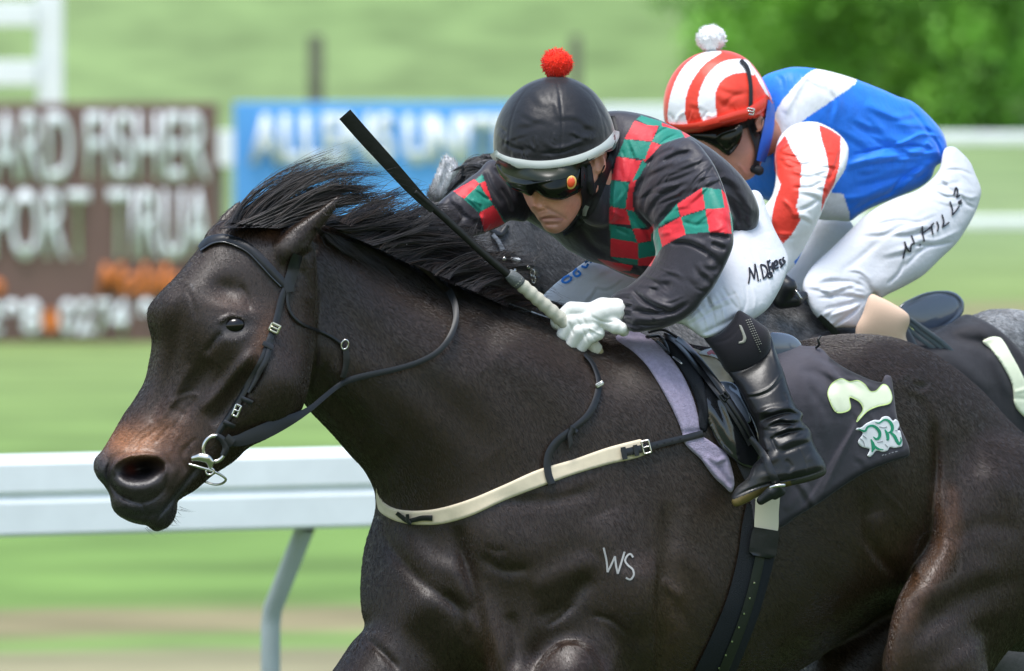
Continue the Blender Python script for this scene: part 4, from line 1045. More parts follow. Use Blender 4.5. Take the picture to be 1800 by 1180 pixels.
strap('cheekpiece', [(472, 602, 10), (464, 624, 10), (450, 652, 10), (436, 676, 10), (420, 704, 11), (404, 730, 11), (388, 754, 10), (381, 766, 9)], ZH, M_leather, bridle, 5, 5, 1.4, 6)
strap('cheekpiece', [(476, 596, 9), (474, 612, 9), (467, 634, 9), (455, 656, 9), (444, 676, 8), (436, 690, 6)], ZH, M_leather, bridle, 8, 5, 1.2, 6)
def keeper(x, y, ang, l, w, par, lift=10):
    a = math.radians(ang); dx, dy = math.cos(a)*l/2, math.sin(a)*l/2
    return strap('keeper', [(x-dx, y-dy, w), (x, y, w), (x+dx, y+dy, w)], ZH, M_leather, par, lift, 6, 1.0, 4)
keeper(471, 607, 25, 20, 9, bridle); keeper(434, 704, 25, 22, 8, bridle); keeper(403, 746, 25, 22, 8, bridle)
def buckle(x, y, w, h, ang, zf, par, lift=11, m=None, r=1.6):
    a = math.radians(ang); ca, sa = math.cos(a), math.sin(a)
    z = float(zf(x, y)) - lift*S
    pts = [(x + u*ca - v*sa, y + u*sa + v*ca, z, r) for u, v in ((-w/2, -h/2), (w/2, -h/2), (w/2, h/2), (-w/2, h/2))]
    o = tube('buckle', [('s', *p) for p in pts], m or M_steel, par, 8, 2.0, True)
    q = [(x + u*ca - v*sa, y + u*sa + v*ca, z - 1.5*S, r*0.8) for u, v in ((-w/2, 0), (w/2, 0))]
    tube('prong', q, m or M_steel, par, 6); return o
buckle(483, 577, 15, 13, 25, ZH, bridle, 12, M_brass, 2.6); buckle(416, 722, 9, 20, 22, ZH, bridle, 13, M_steel, 2.2)
strap('throatlash', [(507, 516, 7), (506, 530, 6), (509, 545, 5.5), (519, 560, 5), (534, 571, 5), (556, 580, 5), (575, 588, 5), (592, 598, 5), (604, 608, 5)], ZH, M_leather, bridle, 6, 5, 1.2, 8)
zb_ = float(ZH(607, 612))
ring('throatlash_ring', 606, 606, zb_ - 9*S, 6, 8.5, 1.8, M_steel, bridle, 0.2, 20)
strap('throatlash', [(608, 614, 10), (609, 630, 11), (607, 648, 10), (602, 664, 9)], ZH, M_leather, bridle, 7, 5, 1.0, 6)
zr_ = float(ZH(380, 788))
ring('bit_ring', 377, 789, zr_ - 12*S, 19.5, 23, 3.6, M_steel, bridle, 0.15, 12)
strap('rein_loop', [(381, 766, 10), (392, 774, 12), (397, 788, 12), (392, 801, 10)], [zr_ - 6*S]*3, M_leather, bridle, 9, 9, 2.0, 2)
form('bit', [Cap([(340, 806, zr_ - 12*S, 5.5), (352, 804, zr_ - 14*S, 8), (364, 806, zr_ - 15*S, 8.5), (371, 812, zr_ - 14*S, 7)], 0.004), Cap([(366, 806, zr_ - 14*S, 6), (370, 822, zr_ - 13*S, 4.5)], 0.004)], 1.6, M_steel, bridle)
tube('ring_bit', [(331, 816, zr_ - 9*S, 2.6), (350, 821, zr_ - 14*S, 2.7), (370, 827, zr_ - 14*S, 2.7), (386, 834, zr_ - 10*S, 2.4), (397, 843, zr_ - 2*S, 2.2), (391, 850, zr_ + 6*S, 2.0), (377, 852, zr_ + 14*S, 2.0), (360, 847, zr_ + 20*S, 2.0)], M_steel, bridle, 10)
ring('bit_loop', 369, 829, zr_ - 15*S, 7, 5.5, 2.0, M_steel, bridle, 0, -15)
zf_r = [zr_ - 10*S, float(ZH(452, 760)) - 10*S, -0.505, -0.475, float(ZH(594, 679)) - 9*S, float(ZH(660, 655)) - 9*S, float(ZH(740, 632)) - 12*S, float(ZH(790, 590)) - 22*S, float(ZH(800, 545)) - 26*S, float(ZH(775, 490)) - 22*S, float(ZH(728, 440)) - 10*S]
reinp = [(398, 776, 14), (418, 775, 20), (440, 768, 25), (466, 758, 27), (495, 745, 23), (523, 732, 15), (546, 718, 10), (570, 698, 9), (594, 679, 9), (616, 668, 11), (650, 659, 11), (700, 648, 10), (740, 635, 10), (770, 618, 10), (790, 594, 10), (801, 565, 10), (800, 538, 11), (790, 513, 13), (770, 483, 17), (746, 456, 19), (728, 440, 17)]
def along(pts, anchors):
    """depth along a strap from (px,py,depth) anchors by nearest station"""
    P = np.array(pts, float); t = np.concatenate([[0], np.cumsum(np.hypot(*np.diff(P[:, :2], axis=0).T))])
    ta = [t[np.argmin((P[:, 0]-a[0])**2 + (P[:, 1]-a[1])**2)] for a in anchors]
    return list(np.interp(np.linspace(0, t[-1], 60), ta, [a[2] for a in anchors]))
zan = along(reinp, [(398, 776, zf_r[0]), (466, 758, zf_r[1]), (523, 732, zf_r[2]), (546, 718, zf_r[3]), (594, 679, zf_r[4]), (650, 659, zf_r[5]), (740, 635, zf_r[6]), (790, 594, zf_r[7]), (800, 538, zf_r[8]), (770, 483, zf_r[9]), (728, 440, zf_r[10])])
strap('rein', reinp, zan, M_rubber, bridle, 3, 4, 1.2, 14)
strap('keeper', [(396, 770, 18), (404, 776, 18), (410, 780, 16)], [zf_r[0], zf_r[0]], M_leather, bridle, 6, 8, 1.0, 2)

# --- breast girth
bg = root('breast_girth', tuple(PW(860, 880, float(ZH(860, 880)))), 'cream elastic breast strap across the chest of the bay horse', 'breast strap')
strap('strap', [(1092, 797, 13), (1115, 792, 14), (1140, 786, 13), (1175, 777, 12), (1205, 770, 12), (1236, 762, 12)], ZH, M_leather, bg, 11, 6, 1.0, 10)
keeper(1097, 797, 80, 22, 9, bg, 13); keeper(1118, 792, 78, 20, 8, bg, 14)
buckle(1136, 786, 13, 22, -14, ZH, bg, 15, M_steel, 1.9)
for x, y in ((1155, 782), (1168, 779), (1182, 775), (1196, 772)):
    o = strap('hole', [(x-1.6, y, 3.2), (x+1.6, y, 3.2)], ZH, M_web, bg, 12.6, 2, 0.1, 0, 1.0, across=3)
strap('loop', [(697, 902, 7), (706, 909, 8), (716, 916, 8), (728, 914, 8), (742, 911, 9), (760, 911, 10)], ZH, M_leather, bg, 11, 5, 1.0, 4)
strap('loop', [(716, 904, 6), (717, 916, 7), (722, 922, 6)], ZH, M_leather, bg, 13, 5, 1.0, 2)

sheet('band', [(661, 858), (667, 872), (677, 885), (698, 895), (734, 898), (775, 893), (828, 877), (885, 853), (946, 826), (1007, 808), (1068, 787), (1118, 774), (1127, 773), (1132, 786), (1133, 800), (1068, 817), (1007, 835), (958, 853), (885, 881), (828, 907), (779, 921), (738, 923), (702, 918), (677, 907), (664, 894)], ZH, M_cream, bg, 5, 6, 2.4, zsmooth=4)
# --- rein end / neck strap from the hand to the breast band
ns = root('neck_strap', tuple(PW(1030, 740, float(ZH(1030, 740)))), 'thin black buckled strap hanging from the gloved hand to the cream breast band', 'strap')
strap('strap', [(1028, 622, 7), (1040, 636, 7), (1049, 655, 8), (1053, 674, 10), (1050, 694, 11), (1042, 716, 12), (1030, 734, 12), (1012, 750, 12), (1000, 760, 13), (982, 774, 14), (968, 792, 14), (962, 812, 13), (964, 834, 13), (970, 851, 13)], ZH, M_leather, ns, 9, 6, 1.4, 8)
buckle(1054, 676, 12, 5, -30, ZH, ns, 16, M_steel, 2.0)
strap('strap_end', [(1008, 752, 10), (1002, 766, 8), (1003, 780, 7), (1002, 788, 4)], ZH, M_leather, ns, 15, 4, 1.0, 3)
keeper(1008, 755, 40, 16, 8, ns, 13)

# --- lilac towel under the saddle, number cloth, saddle, girth
tw = [(1086, 600), (1082, 592), (1099, 584), (1119, 583), (1136, 590), (1162, 609), (1181, 631), (1201, 661), (1219, 702), (1229, 740), (1234, 765), (1246, 774), (1262, 785), (1278, 799), (1286, 822), (1291, 850), (1285, 866), (1273, 856), (1258, 842), (1245, 826), (1232, 808), (1204, 781), (1199, 762), (1192, 742), (1180, 716), (1170, 697), (1154, 669), (1136, 642), (1111, 617)]
ZT = ZMap(); ZT.A = ZH.A.copy()
t = sheet('saddle_towel', tw, ZH, M_towel, None, 9, 9, 2.6, [R([(1098, 596), (1130, 610), (1160, 640), (1190, 690), (1212, 750)], 5, 2.5), R([(1110, 610), (1140, 636), (1165, 675), (1185, 715), (1200, 755)], 3, -1.6), R([(1200, 762), (1220, 760), (1238, 758)], 6, -4), R([(1240, 800), (1262, 812), (1278, 800)], 4, 4), R([(1262, 812), (1272, 835), (1284, 852)], 4, -4), R([(1236, 806), (1256, 830), (1272, 850)], 5, 4), R([(1278, 800), (1280, 825), (1287, 848)], 4, 3)], zmap=ZT, zsmooth=6)
tag(t, 'lilac towelling saddle pad under the front of the saddle', 'saddle pad')
ncl = [(1290, 600), (1340, 592), (1412, 608), (1440, 611), (1464, 633), (1501, 655), (1548, 672), (1556, 660), (1566, 662), (1571, 690), (1578, 738), (1599, 798), (1566, 812), (1525, 829), (1485, 853), (1444, 882), (1398, 910), (1372, 928), (1330, 930), (1315, 860), (1290, 800), (1270, 700)]
nc = root('number_cloth', tuple(PW(1480, 740, float(ZH(1480, 740)))), 'charcoal saddle cloth with pale number 2 and green PR emblem on the bay horse', 'saddle cloth')
CH = (0.060, 0.055, 0.068); BK = (0.012, 0.012, 0.014)
sheet('cloth', ncl, ZH, M_cloth, nc, 8, 8, 2.6,
      [R([(1410, 625), (1450, 640), (1490, 680)], 9, 5), R([(1420, 612), (1470, 650), (1510, 690)], 5, -3), R([(1405, 650), (1440, 660), (1470, 690)], 7, -4), R([(1400, 640), (1430, 700), (1445, 770)], 14, 4), R([(1425, 680), (1436, 720), (1440, 760)], 6, -2),
       ST([(1398, 905), (1436, 850), (1465, 800), (1485, 770), (1504, 742)], 26, -4, 3), R([(1445, 870), (1470, 815), (1490, 775), (1510, 738)], 5, 4.5), R([(1460, 640), (1500, 668), (1545, 685)], 6, 3), R([(1552, 672), (1562, 700), (1575, 745)], 5, 3), R([(1380, 900), (1420, 850)], 10, 4)] + folds([(1400, 640), (1460, 650), (1480, 700), (1440, 860), (1400, 880)], 65, 7, 80, 6, 2.6, 71) + folds([(1440, 620), (1540, 680), (1520, 690), (1450, 650)], 30, 4, 60, 4, 2.0, 72) + folds([(1500, 740), (1570, 720), (1585, 790), (1500, 830)], 70, 3, 50, 6, 1.6, 73),
      CH, [('l', [(1464, 631), (1501, 653), (1548, 670)], 8, BK, 1.0), ('l', [(1372, 926), (1444, 880), (1485, 851), (1525, 827), (1566, 810), (1599, 797)], 9, BK, 1.0), ('l', [(1568, 664), (1573, 690)], 3, BK, 0.8)], zmap=ZT, zsmooth=5)
num = [(1469, 724), (1456, 698), (1456, 686), (1464, 673), (1479, 666), (1493, 671), (1508, 669), (1520, 676), (1530, 688), (1540, 687), (1552, 676), (1561, 680), (1568, 698), (1564, 709), (1542, 715), (1525, 723), (1506, 742), (1508, 735), (1517, 720), (1512, 708), (1501, 701), (1493, 699), (1495, 718), (1484, 725)]
sheet('number', num, ZT, M_number, nc, 1.4, 1.2, 2.0, zsmooth=2)
strap('number_edge', [(x, y, 1.3) for x, y in num], ZT, mat('lime_edge', (0.62, 0.76, 0.30), 0.6, 0.3), nc, 1.8, 1.0, 0.1, 3, 2.0, closed=True, across=3)
M_whiteprint = mat('white_print', (0.72, 0.73, 0.75), 0.65, 0.3); M_green = mat('green_print', (0.02, 0.26, 0.14), 0.6, 0.3); M_greyprint = mat('grey_print', (0.30, 0.30, 0.33), 0.7, 0.2)
pl = lambda pts: [(1420 + x/5.9, 640 + y/5.9) for x, y in pts]
sheet('emblem', pl([(490, 685), (505, 665), (550, 660), (600, 620), (640, 600), (690, 580), (745, 582), (760, 560), (800, 542), (845, 550), (885, 592), (905, 572), (935, 590), (950, 640), (930, 690), (955, 690), (972, 750), (978, 850), (935, 865), (890, 872), (850, 862), (830, 895), (780, 912), (710, 900), (670, 945), (640, 965), (615, 950), (640, 900), (635, 880), (560, 860), (520, 820), (530, 780), (555, 750), (570, 715), (540, 690)]), ZT, M_whiteprint, nc, 1.4, 1.0, 1.6, zsmooth=2)
def pstroke(nm, pts, w, m, lift=2.2): return strap(nm, [(*p, ww) for p, ww in zip(pl(pts), w)], ZT, m, nc, lift, 1.0, 0.1, 3, 1.5, across=3)
pstroke('emblem_letter', [(525, 670), (560, 690), (595, 695), (620, 655), (665, 640), (715, 665), (745, 710), (740, 760), (710, 780), (680, 755)], [1, 3, 3.5, 3.5, 4, 5, 5.5, 5, 4, 1.5], M_green)
pstroke('emblem_letter', [(655, 780), (675, 830), (680, 870), (665, 915)], [2, 6, 6.5, 1.5], M_green); pstroke('emblem_letter', [(685, 850), (730, 880), (785, 888)], [5, 3.5, 1], M_green)
pstroke('emblem_letter', [(700, 605), (740, 612), (790, 580), (830, 585), (865, 620), (878, 665), (865, 700), (830, 715)], [1, 2.5, 3, 4, 5.5, 5.5, 4.5, 2], M_green)
pstroke('emblem_letter', [(800, 680), (825, 730), (830, 780), (815, 790)], [2, 5.5, 5, 2], M_green); pstroke('emblem_letter', [(855, 705), (900, 750), (925, 800), (945, 830), (968, 800), (962, 760)], [3, 5.5, 5.5, 4.5, 3, 1.5], M_green)
for a in ([(540, 770), (575, 800), (590, 850)], [(570, 740), (610, 770)], [(740, 650), (790, 660), (820, 650)], [(720, 815), (780, 800)], [(800, 830), (830, 860)], [(905, 690), (930, 690)]): pstroke('emblem_line', a, [1.2]*len(a), M_greyprint)
for k, a in enumerate(([(770, 950), (790, 940)], [(800, 945), (815, 938)], [(840, 930), (855, 925)], [(870, 922), (890, 915)], [(905, 912), (930, 905)])): pstroke('maker_text', a, [1.4, 1.4], M_greyprint)

sd = root('saddle', tuple(PW(1280, 700, float(ZH(1280, 700)))), 'small black racing saddle with cream panel and stirrup on the bay horse', 'saddle')
pad = [(1168, 592), (1185, 596), (1200, 612), (1220, 640), (1236, 670), (1243, 705), (1245, 735), (1240, 760), (1230, 752), (1226, 715), (1214, 680), (1196, 648), (1176, 618)]
flap = [(1172, 588), (1192, 594), (1220, 618), (1250, 650), (1280, 680), (1305, 705), (1330, 750), (1338, 795), (1330, 822), (1312, 822), (1296, 814), (1266, 784), (1244, 742), (1230, 700), (1210, 662), (1188, 624)]
sheet('flap', flap, ZT, M_patent, sd, 12, 9, 2.6, [R([(1240, 735), (1265, 780), (1298, 812)], 3, 3), R([(1230, 690), (1262, 735), (1280, 770), (1298, 800)], 10, 5), R([(1255, 700), (1275, 740), (1290, 790)], 4, -3)], zmap=ZT, zsmooth=4)
sheet('pad', pad, ZT, M_web, sd, 7, 8, 2.4, zmap=ZT, zsmooth=3)
sheet('panel', [(1214, 612), (1235, 618), (1254, 626), (1268, 640), (1290, 672), (1276, 676), (1260, 672), (1240, 646)], ZT, M_cream, sd, 6, 6, 2.0, zmap=ZT, zsmooth=2)
sheet('lower_panel', [(1262, 674), (1290, 674), (1306, 700), (1320, 740), (1310, 745), (1290, 715)], ZT, M_greyleather, sd, 6, 6, 2.0, zsmooth=2)
M_redprint = mat('red_print', (0.55, 0.03, 0.03), 0.5, 0.4)
sheet('maker_patch', [(1228, 621), (1250, 612), (1262, 616), (1268, 632), (1252, 627)], ZT, M_whiteprint, sd, 6, 4, 1.8)
strap('patch_stripe', [(1244, 622, 6), (1252, 618, 7), (1259, 621, 6)], ZT, M_redprint, sd, 9, 3, 0.2, 2, 1.5)
can = [(1352, 586), (1372, 585), (1392, 590), (1406, 601), (1411, 613), (1402, 629), (1380, 642), (1362, 646), (1345, 630), (1342, 600)]
zc = float(ZH(1380, 625))
form('cantle', [Out(can, [(1350, 610, zc + 0.0), (1410, 610, zc + 0.05)], c=0.9, k=0.01)], 2.0, M_greyleather, sd, [R([(1362, 640), (1384, 634), (1400, 622), (1405, 608)], 3, 2)])
def zoff(d): return lambda X, Y: ZT(X, Y) - d*S
strap('stirrup_leather', [(1166, 588, 8), (1190, 602, 9), (1222, 640, 10), (1256, 682, 11), (1280, 714, 11), (1304, 752, 11), (1320, 782, 10)], zoff(5), M_leather, sd, 4, 5, 1.4, 10)
strap('stirrup_leather', [(1190, 594, 8), (1212, 612, 9), (1240, 646, 10), (1268, 684, 11), (1290, 716, 10), (1312, 750, 10), (1326, 776, 9)], zoff(9), M_leather, sd, 5, 6, 1.8, 10)
buckle(1274, 697, 12, 12, 50, ZT, sd, 16, M_leather, 2.4)
tube('wire', [(1183, 628, float(ZT(1183, 628)) - 10*S, 1.6), (1192, 634, float(ZT(1192, 634)) - 11*S, 2.0), (1199, 640, float(ZT(1199, 640)) - 10*S, 1.5)], M_steel, sd, 8)
for pts in ([(1136, 592), (1160, 592), (1170, 604), (1176, 622)], [(1140, 584), (1165, 580), (1185, 590), (1200, 600)], [(1155, 600), (1164, 608), (1172, 618)]):
    tube('lace', [(x, y, float(ZT(x, y)) - 9*S, 2.4) for x, y in pts], M_leather, sd, 8)

gi = root('girth', tuple(PW(1310, 1030, float(ZH(1310, 1030)))), 'black woven girth with cream strap end running under the belly of the bay horse', 'girth')
strap('webbing', [(1342, 890, 60), (1336, 930, 64), (1328, 985, 63), (1308, 1060, 62), (1285, 1120, 64), (1258, 1180, 66), (1235, 1225, 66)], ZH, M_web, gi, 5, 6, 1.0, 12, across=7)
strap('strap', [(1338, 968, 16), (1332, 1000, 17), (1320, 1050, 17), (1302, 1105, 17), (1278, 1165, 17), (1262, 1205, 17)], ZH, mat('dull_green_strap', (0.016, 0.020, 0.013), 0.6, 0.35, bump=(200, 0.3, 0.002)), gi, 9, 5, 0.6, 12)
strap('strap_end', [(1350, 868, 43), (1348, 900, 42), (1347, 930, 42), (1346, 938, 34)], ZH, mat('cream_strap', (0.62, 0.58, 0.45), 0.55, 0.3, bump=(300, 0.2, 0.001)), gi, 10, 5, 0.4, 8)
strap('keeper', [(1347, 930, 44), (1345, 942, 48), (1342, 960, 48), (1340, 974, 46), (1339, 979, 30)], ZH, M_leather, gi, 14, 9, 1.4, 6)
for x, y in ((1326, 1025), (1318, 1052), (1308, 1079), (1299, 1103), (1287, 1128), (1276, 1152), (1264, 1175)):
    strap('stud', [(x-1.5, y, 3), (x+1.5, y, 3)], ZH, M_steel, gi, 12, 3, 0.3, 0, 1.0, across=3)
tube('tie', [(1434, 612, float(ZT(1434, 612)) - 4*S, 2.0), (1440, 606, float(ZT(1440, 612)) - 12*S, 2.2), (1438, 598, float(ZT(1438, 612)) - 14*S, 2.0), (1443, 590, float(ZT(1443, 612)) - 12*S, 1.4)], M_leather, nc, 8)

# ================================================================== THE FRONT RIDER
M_silk = mat('racing_silk', attr=True, rough=0.50, spec=0.30, sheen=0.35, bump=(700, 0.12, 0.0006), bump2=(26, 0.35, 0.012), vary=0.06, vary_scale=60, stretch=(1, 1, 0.7))
M_breech = mat('white_breeches', (0.58, 0.595, 0.635), 0.55, 0.3, sheen=0.2, bump=(500, 0.1, 0.0006), bump2=(24, 0.35, 0.012))
M_skin = mat('skin', attr=True, rough=0.45, spec=0.45, bump=(350, 0.15, 0.001), vary=0.06, vary_scale=120)
MATS['skin'].node_tree.nodes['Principled BSDF'].inputs['Subsurface Weight'].default_value = 0.12
MATS['skin'].node_tree.nodes['Principled BSDF'].inputs['Subsurface Radius'].default_value = (0.012, 0.005, 0.003)
M_glove = mat('white_glove', (0.80, 0.80, 0.76), 0.6, 0.35, bump=(120, 0.25, 0.002), vary=0.08, vary_scale=50)
M_boot = mat('boot_leather', attr=True, rough=0.36, spec=0.36, bump=(60, 0.16, 0.004), vary=0.2, vary_scale=30, rough_vary=0.10)
M_sock = mat('sock_knit', (0.016, 0.014, 0.019), 0.8, 0.3, sheen=0.2, bump=(700, 0.5, 0.001))
M_cap = mat('cap_silk', attr=True, rough=0.42, spec=0.30, sheen=0.25, bump=(700, 0.1, 0.0005), bump2=(20, 0.3, 0.010), vary=0.06, vary_scale=40)
M_band = mat('white_band', (0.82, 0.83, 0.80), 0.5, 0.4, bump=(300, 0.1, 0.001))
M_goggle = mat('goggle_lens', (0.004, 0.005, 0.003), 0.14, 0.3)
M_frame = mat('goggle_frame', (0.010, 0.014, 0.006), 0.35, 0.35)
M_black = mat('black_nylon', (0.010, 0.010, 0.012), 0.6, 0.4, bump=(500, 0.3, 0.001))
RED = (0.68, 0.028, 0.042); TEAL = (0.012, 0.21, 0.155); BLK = (0.030, 0.0275, 0.0355)

j1 = root('person', tuple(PW(1150, 600, 0.02)), 'front rider in black silks with red and green checks, black cap and white breeches', 'person')
Z1 = ZMap()
# face, ear and neck: one skin surface
face = [(884, 262), (900, 305), (912, 328), (919, 340), (922, 348), (926, 357), (931, 366), (935, 372), (940, 377), (943, 382), (946, 387), (950, 391), (953, 397), (958, 404), (966, 409), (976, 411), (988, 407), (1000, 396), (1013, 379), (1024, 358), (1036, 338), (1056, 318), (1066, 280), (1060, 230), (1000, 205), (910, 215)]
L_face = Out(face, [(930, 370, -.155), (1000, 380, -.135), (980, 300, -.125), (1060, 280, -.085)], c=2.3, hmax=0.085, k=0.01, g=1.4)
L_neck = Cap([(1030, 320, -.07, 46), (1075, 330, -.02, 48), (1110, 340, 0.0, 52)], 0.02)
L_coll = Cap([(1052, 352, -.075, 46), (1084, 330, -.03, 66), (1120, 330, .0, 66)], 0.02)
zfc = -0.20
fs = [R([(940, 334), (937, 350), (936, 366)], 6.5, 9, 0.12), B(938, 366, 8, 6, 6), B(950, 366, 7, 5, 4), R([(946, 371), (952, 371), (957, 368)], 2.4, -3), R([(955, 356), (962, 366), (964, 372)], 3, -2.2), R([(960, 364), (976, 374), (992, 383), (997, 390)], 3.5, -3), B(990, 356, 26, 14, 5, 10), B(975, 372, 12, 7, 2.5),
      R([(949, 385.5), (960, 384.5), (972, 383.5), (983, 383.5), (990, 385)], 1.7, -2.8), R([(950, 381), (960, 379), (975, 377), (986, 380)], 2.6, 2.0), R([(953, 391), (964, 390), (976, 389), (986, 390)], 2.8, 2.4), R([(958, 395), (970, 395), (982, 394)], 2.6, -2.6), B(974, 403, 13, 7, 5), R([(992, 380), (995, 388), (991, 396)], 2.5, -1.2), R([(1003, 360), (1006, 375), (1000, 390)], 6, -2.5), R([(1020, 330), (1015, 350), (1018, 362)], 6, -2)]
SK = (0.66, 0.31, 0.215)
form('body', [L_face, L_neck, Ell(1053, 286, -.150, 12, 19, 9, -12, 0.006), Cap([(1042, 300, -.148, 8), (1040, 330, -.142, 12)], 0.012)], 1.7, M_skin, j1,
     fs + [B(1053, 284, 6, 10, -5, -10), R([(1046, 276), (1054, 269), (1062, 276), (1062, 290), (1054, 302)], 2.4, 2.5), R([(1049, 300), (1052, 303)], 3, 2)], SK,
     [('b', 937, 366, 9, 8, 0, (0.50, 0.18, 0.14), 0.6), ('l', [(950, 385), (968, 382), (988, 386)], 3.0, (0.26, 0.09, 0.075), 0.8), ('l', [(953, 390), (970, 390), (984, 390)], 3, (0.36, 0.14, 0.11), 0.7), ('b', 978, 397, 30, 16, 0, (0.36, 0.185, 0.14), 0.6), ('b', 1004, 366, 16, 14, 20, (0.66, 0.26, 0.18), 0.6), ('b', 940, 352, 8, 14, 0, (0.64, 0.27, 0.19), 0.5), ('l', [(960, 364), (976, 374), (992, 383)], 3, (0.40, 0.19, 0.14), 0.6), ('b', 970, 376, 20, 6, 0, (0.36, 0.18, 0.135), 0.5), ('b', 1000, 352, 20, 12, 0, (0.50, 0.22, 0.16), 0.5), ('b', 1056, 280, 8, 10, 0, (0.52, 0.20, 0.15), 0.6)], zmap=Z1)  # line along the cheek fold paints its crease shade into the skin

# jersey: trunk and both sleeves, one garment
tor = [(1060, 200), (1078, 195), (1110, 197), (1150, 207), (1190, 226), (1222, 244), (1255, 265), (1288, 293), (1316, 326), (1334, 366), (1331, 398), (1320, 412), (1306, 430), (1286, 444), (1240, 470), (1170, 492), (1118, 490), (1089, 480), (1060, 466), (1034, 459), (1012, 447), (996, 438), (981, 424), (964, 411), (943, 398), (920, 386), (896, 385), (880, 360), (872, 320), (900, 280), (960, 270), (1020, 250)]
L_tor = Out(tor, [(1080, 230, .0), (900, 350, .10), (1050, 420, .03), (1140, 350, .0), (1320, 370, .02), (1200, 470, .04)], c=1.35, hmax=0.17, k=0.008, g=2.2)
arm1 = [(1150, 262), (1182, 245), (1209, 241), (1231, 257), (1254, 288), (1267, 316), (1277, 345), (1285, 377), (1289, 410), (1289, 429), (1284, 446), (1270, 477), (1254, 506), (1237, 527), (1222, 547), (1199, 563), (1170, 576), (1142, 581), (1114, 584), (1101, 576), (1090, 556), (1080, 538), (1072, 524), (1083, 514), (1105, 502), (1127, 484), (1140, 468), (1152, 449), (1151, 434), (1148, 420), (1147, 400), (1128, 378), (1113, 363), (1110, 342), (1120, 312), (1136, 286)]
L_arm1 = Out(arm1, [(1180, 290, -.10), (1265, 430, -.215), (1090, 545, -.150), (1170, 400, -.12), (1190, 520, -.19)], c=1.5, hmax=0.075, k=0.006, g=1.8)
arm2 = [(905, 292), (880, 282), (858, 283), (842, 300), (822, 315), (798, 334), (776, 352), (755, 376), (738, 402), (742, 425), (765, 430), (800, 424), (832, 416), (852, 410), (880, 398), (896, 388), (925, 388), (938, 350), (930, 310)]
L_arm2 = Out(arm2, [(920, 340, .05), (850, 350, .0), (750, 410, -.06)], c=1.5, hmax=0.07, k=0.006, g=1.8)
rdp = [[(1115, 212), (1138, 220), (1158, 221), (1146, 249), (1098, 244)], [(1162, 215), (1190, 226), (1196, 231), (1164, 222)], [(1197, 228), (1213, 239), (1204, 243)], [(1145, 249), (1162, 255), (1134, 285), (1129, 279)], [(1084, 275), (1128, 283), (1111, 320), (1074, 316)], [(1107, 320), (1119, 316), (1111, 345), (1114, 371), (1099, 368)], [(1072, 363), (1101, 369), (1110, 396), (1071, 393)], [(1112, 402), (1139, 404), (1149, 395), (1150, 422), (1121, 428)], [(1073, 419), (1122, 427), (1122, 456), (1073, 451)], [(1122, 455), (1153, 449), (1144, 468), (1122, 467)], [(1050, 455), (1095, 464), (1113, 467), (1108, 476), (1089, 478), (1066, 467)], [(1091, 478), (1124, 484), (1119, 490)],
       [(1190, 359), (1233, 331), (1241, 367), (1197, 381)], [(1268, 333), (1275, 341), (1284, 375), (1274, 366)], [(1155, 404), (1197, 381), (1205, 412), (1174, 428), (1164, 434)], [(1240, 367), (1281, 366), (1287, 411), (1247, 408)],
       [(797, 336), (834, 315), (843, 324), (829, 337), (816, 350)], [(843, 321), (853, 319), (864, 352), (858, 353)], [(842, 374), (867, 361), (889, 393), (852, 408)]]
tlp = [[(1119, 210), (1127, 203), (1164, 214), (1163, 222), (1138, 220)], [(1160, 221), (1195, 229), (1204, 240), (1162, 254), (1146, 249)], [(1098, 245), (1145, 250), (1134, 280), (1085, 275)], [(1129, 283), (1137, 288), (1123, 313), (1111, 320)], [(1074, 317), (1106, 321), (1099, 368), (1072, 363)], [(1101, 369), (1114, 371), (1124, 385), (1139, 400), (1111, 403)], [(1071, 394), (1111, 403), (1121, 427), (1073, 419)], [(1122, 428), (1150, 424), (1155, 449), (1122, 455)], [(1073, 452), (1122, 456), (1122, 466), (1095, 464)],
       [(1156, 398), (1190, 358), (1195, 380), (1160, 398)], [(1233, 330), (1268, 333), (1274, 366), (1240, 368)], [(1144, 412), (1157, 398), (1157, 406), (1164, 434), (1155, 448), (1146, 440)], [(1197, 382), (1240, 369), (1247, 408), (1205, 412)], [(1283, 372), (1288, 378), (1290, 412), (1286, 411)],
       [(836, 316), (848, 306), (852, 319), (842, 323)], [(815, 350), (842, 325), (867, 360), (842, 374)], [(864, 352), (872, 366), (892, 394), (886, 392)]]
ops = [('p', p, RED) for p in rdp] + [('p', p, TEAL) for p in tlp]
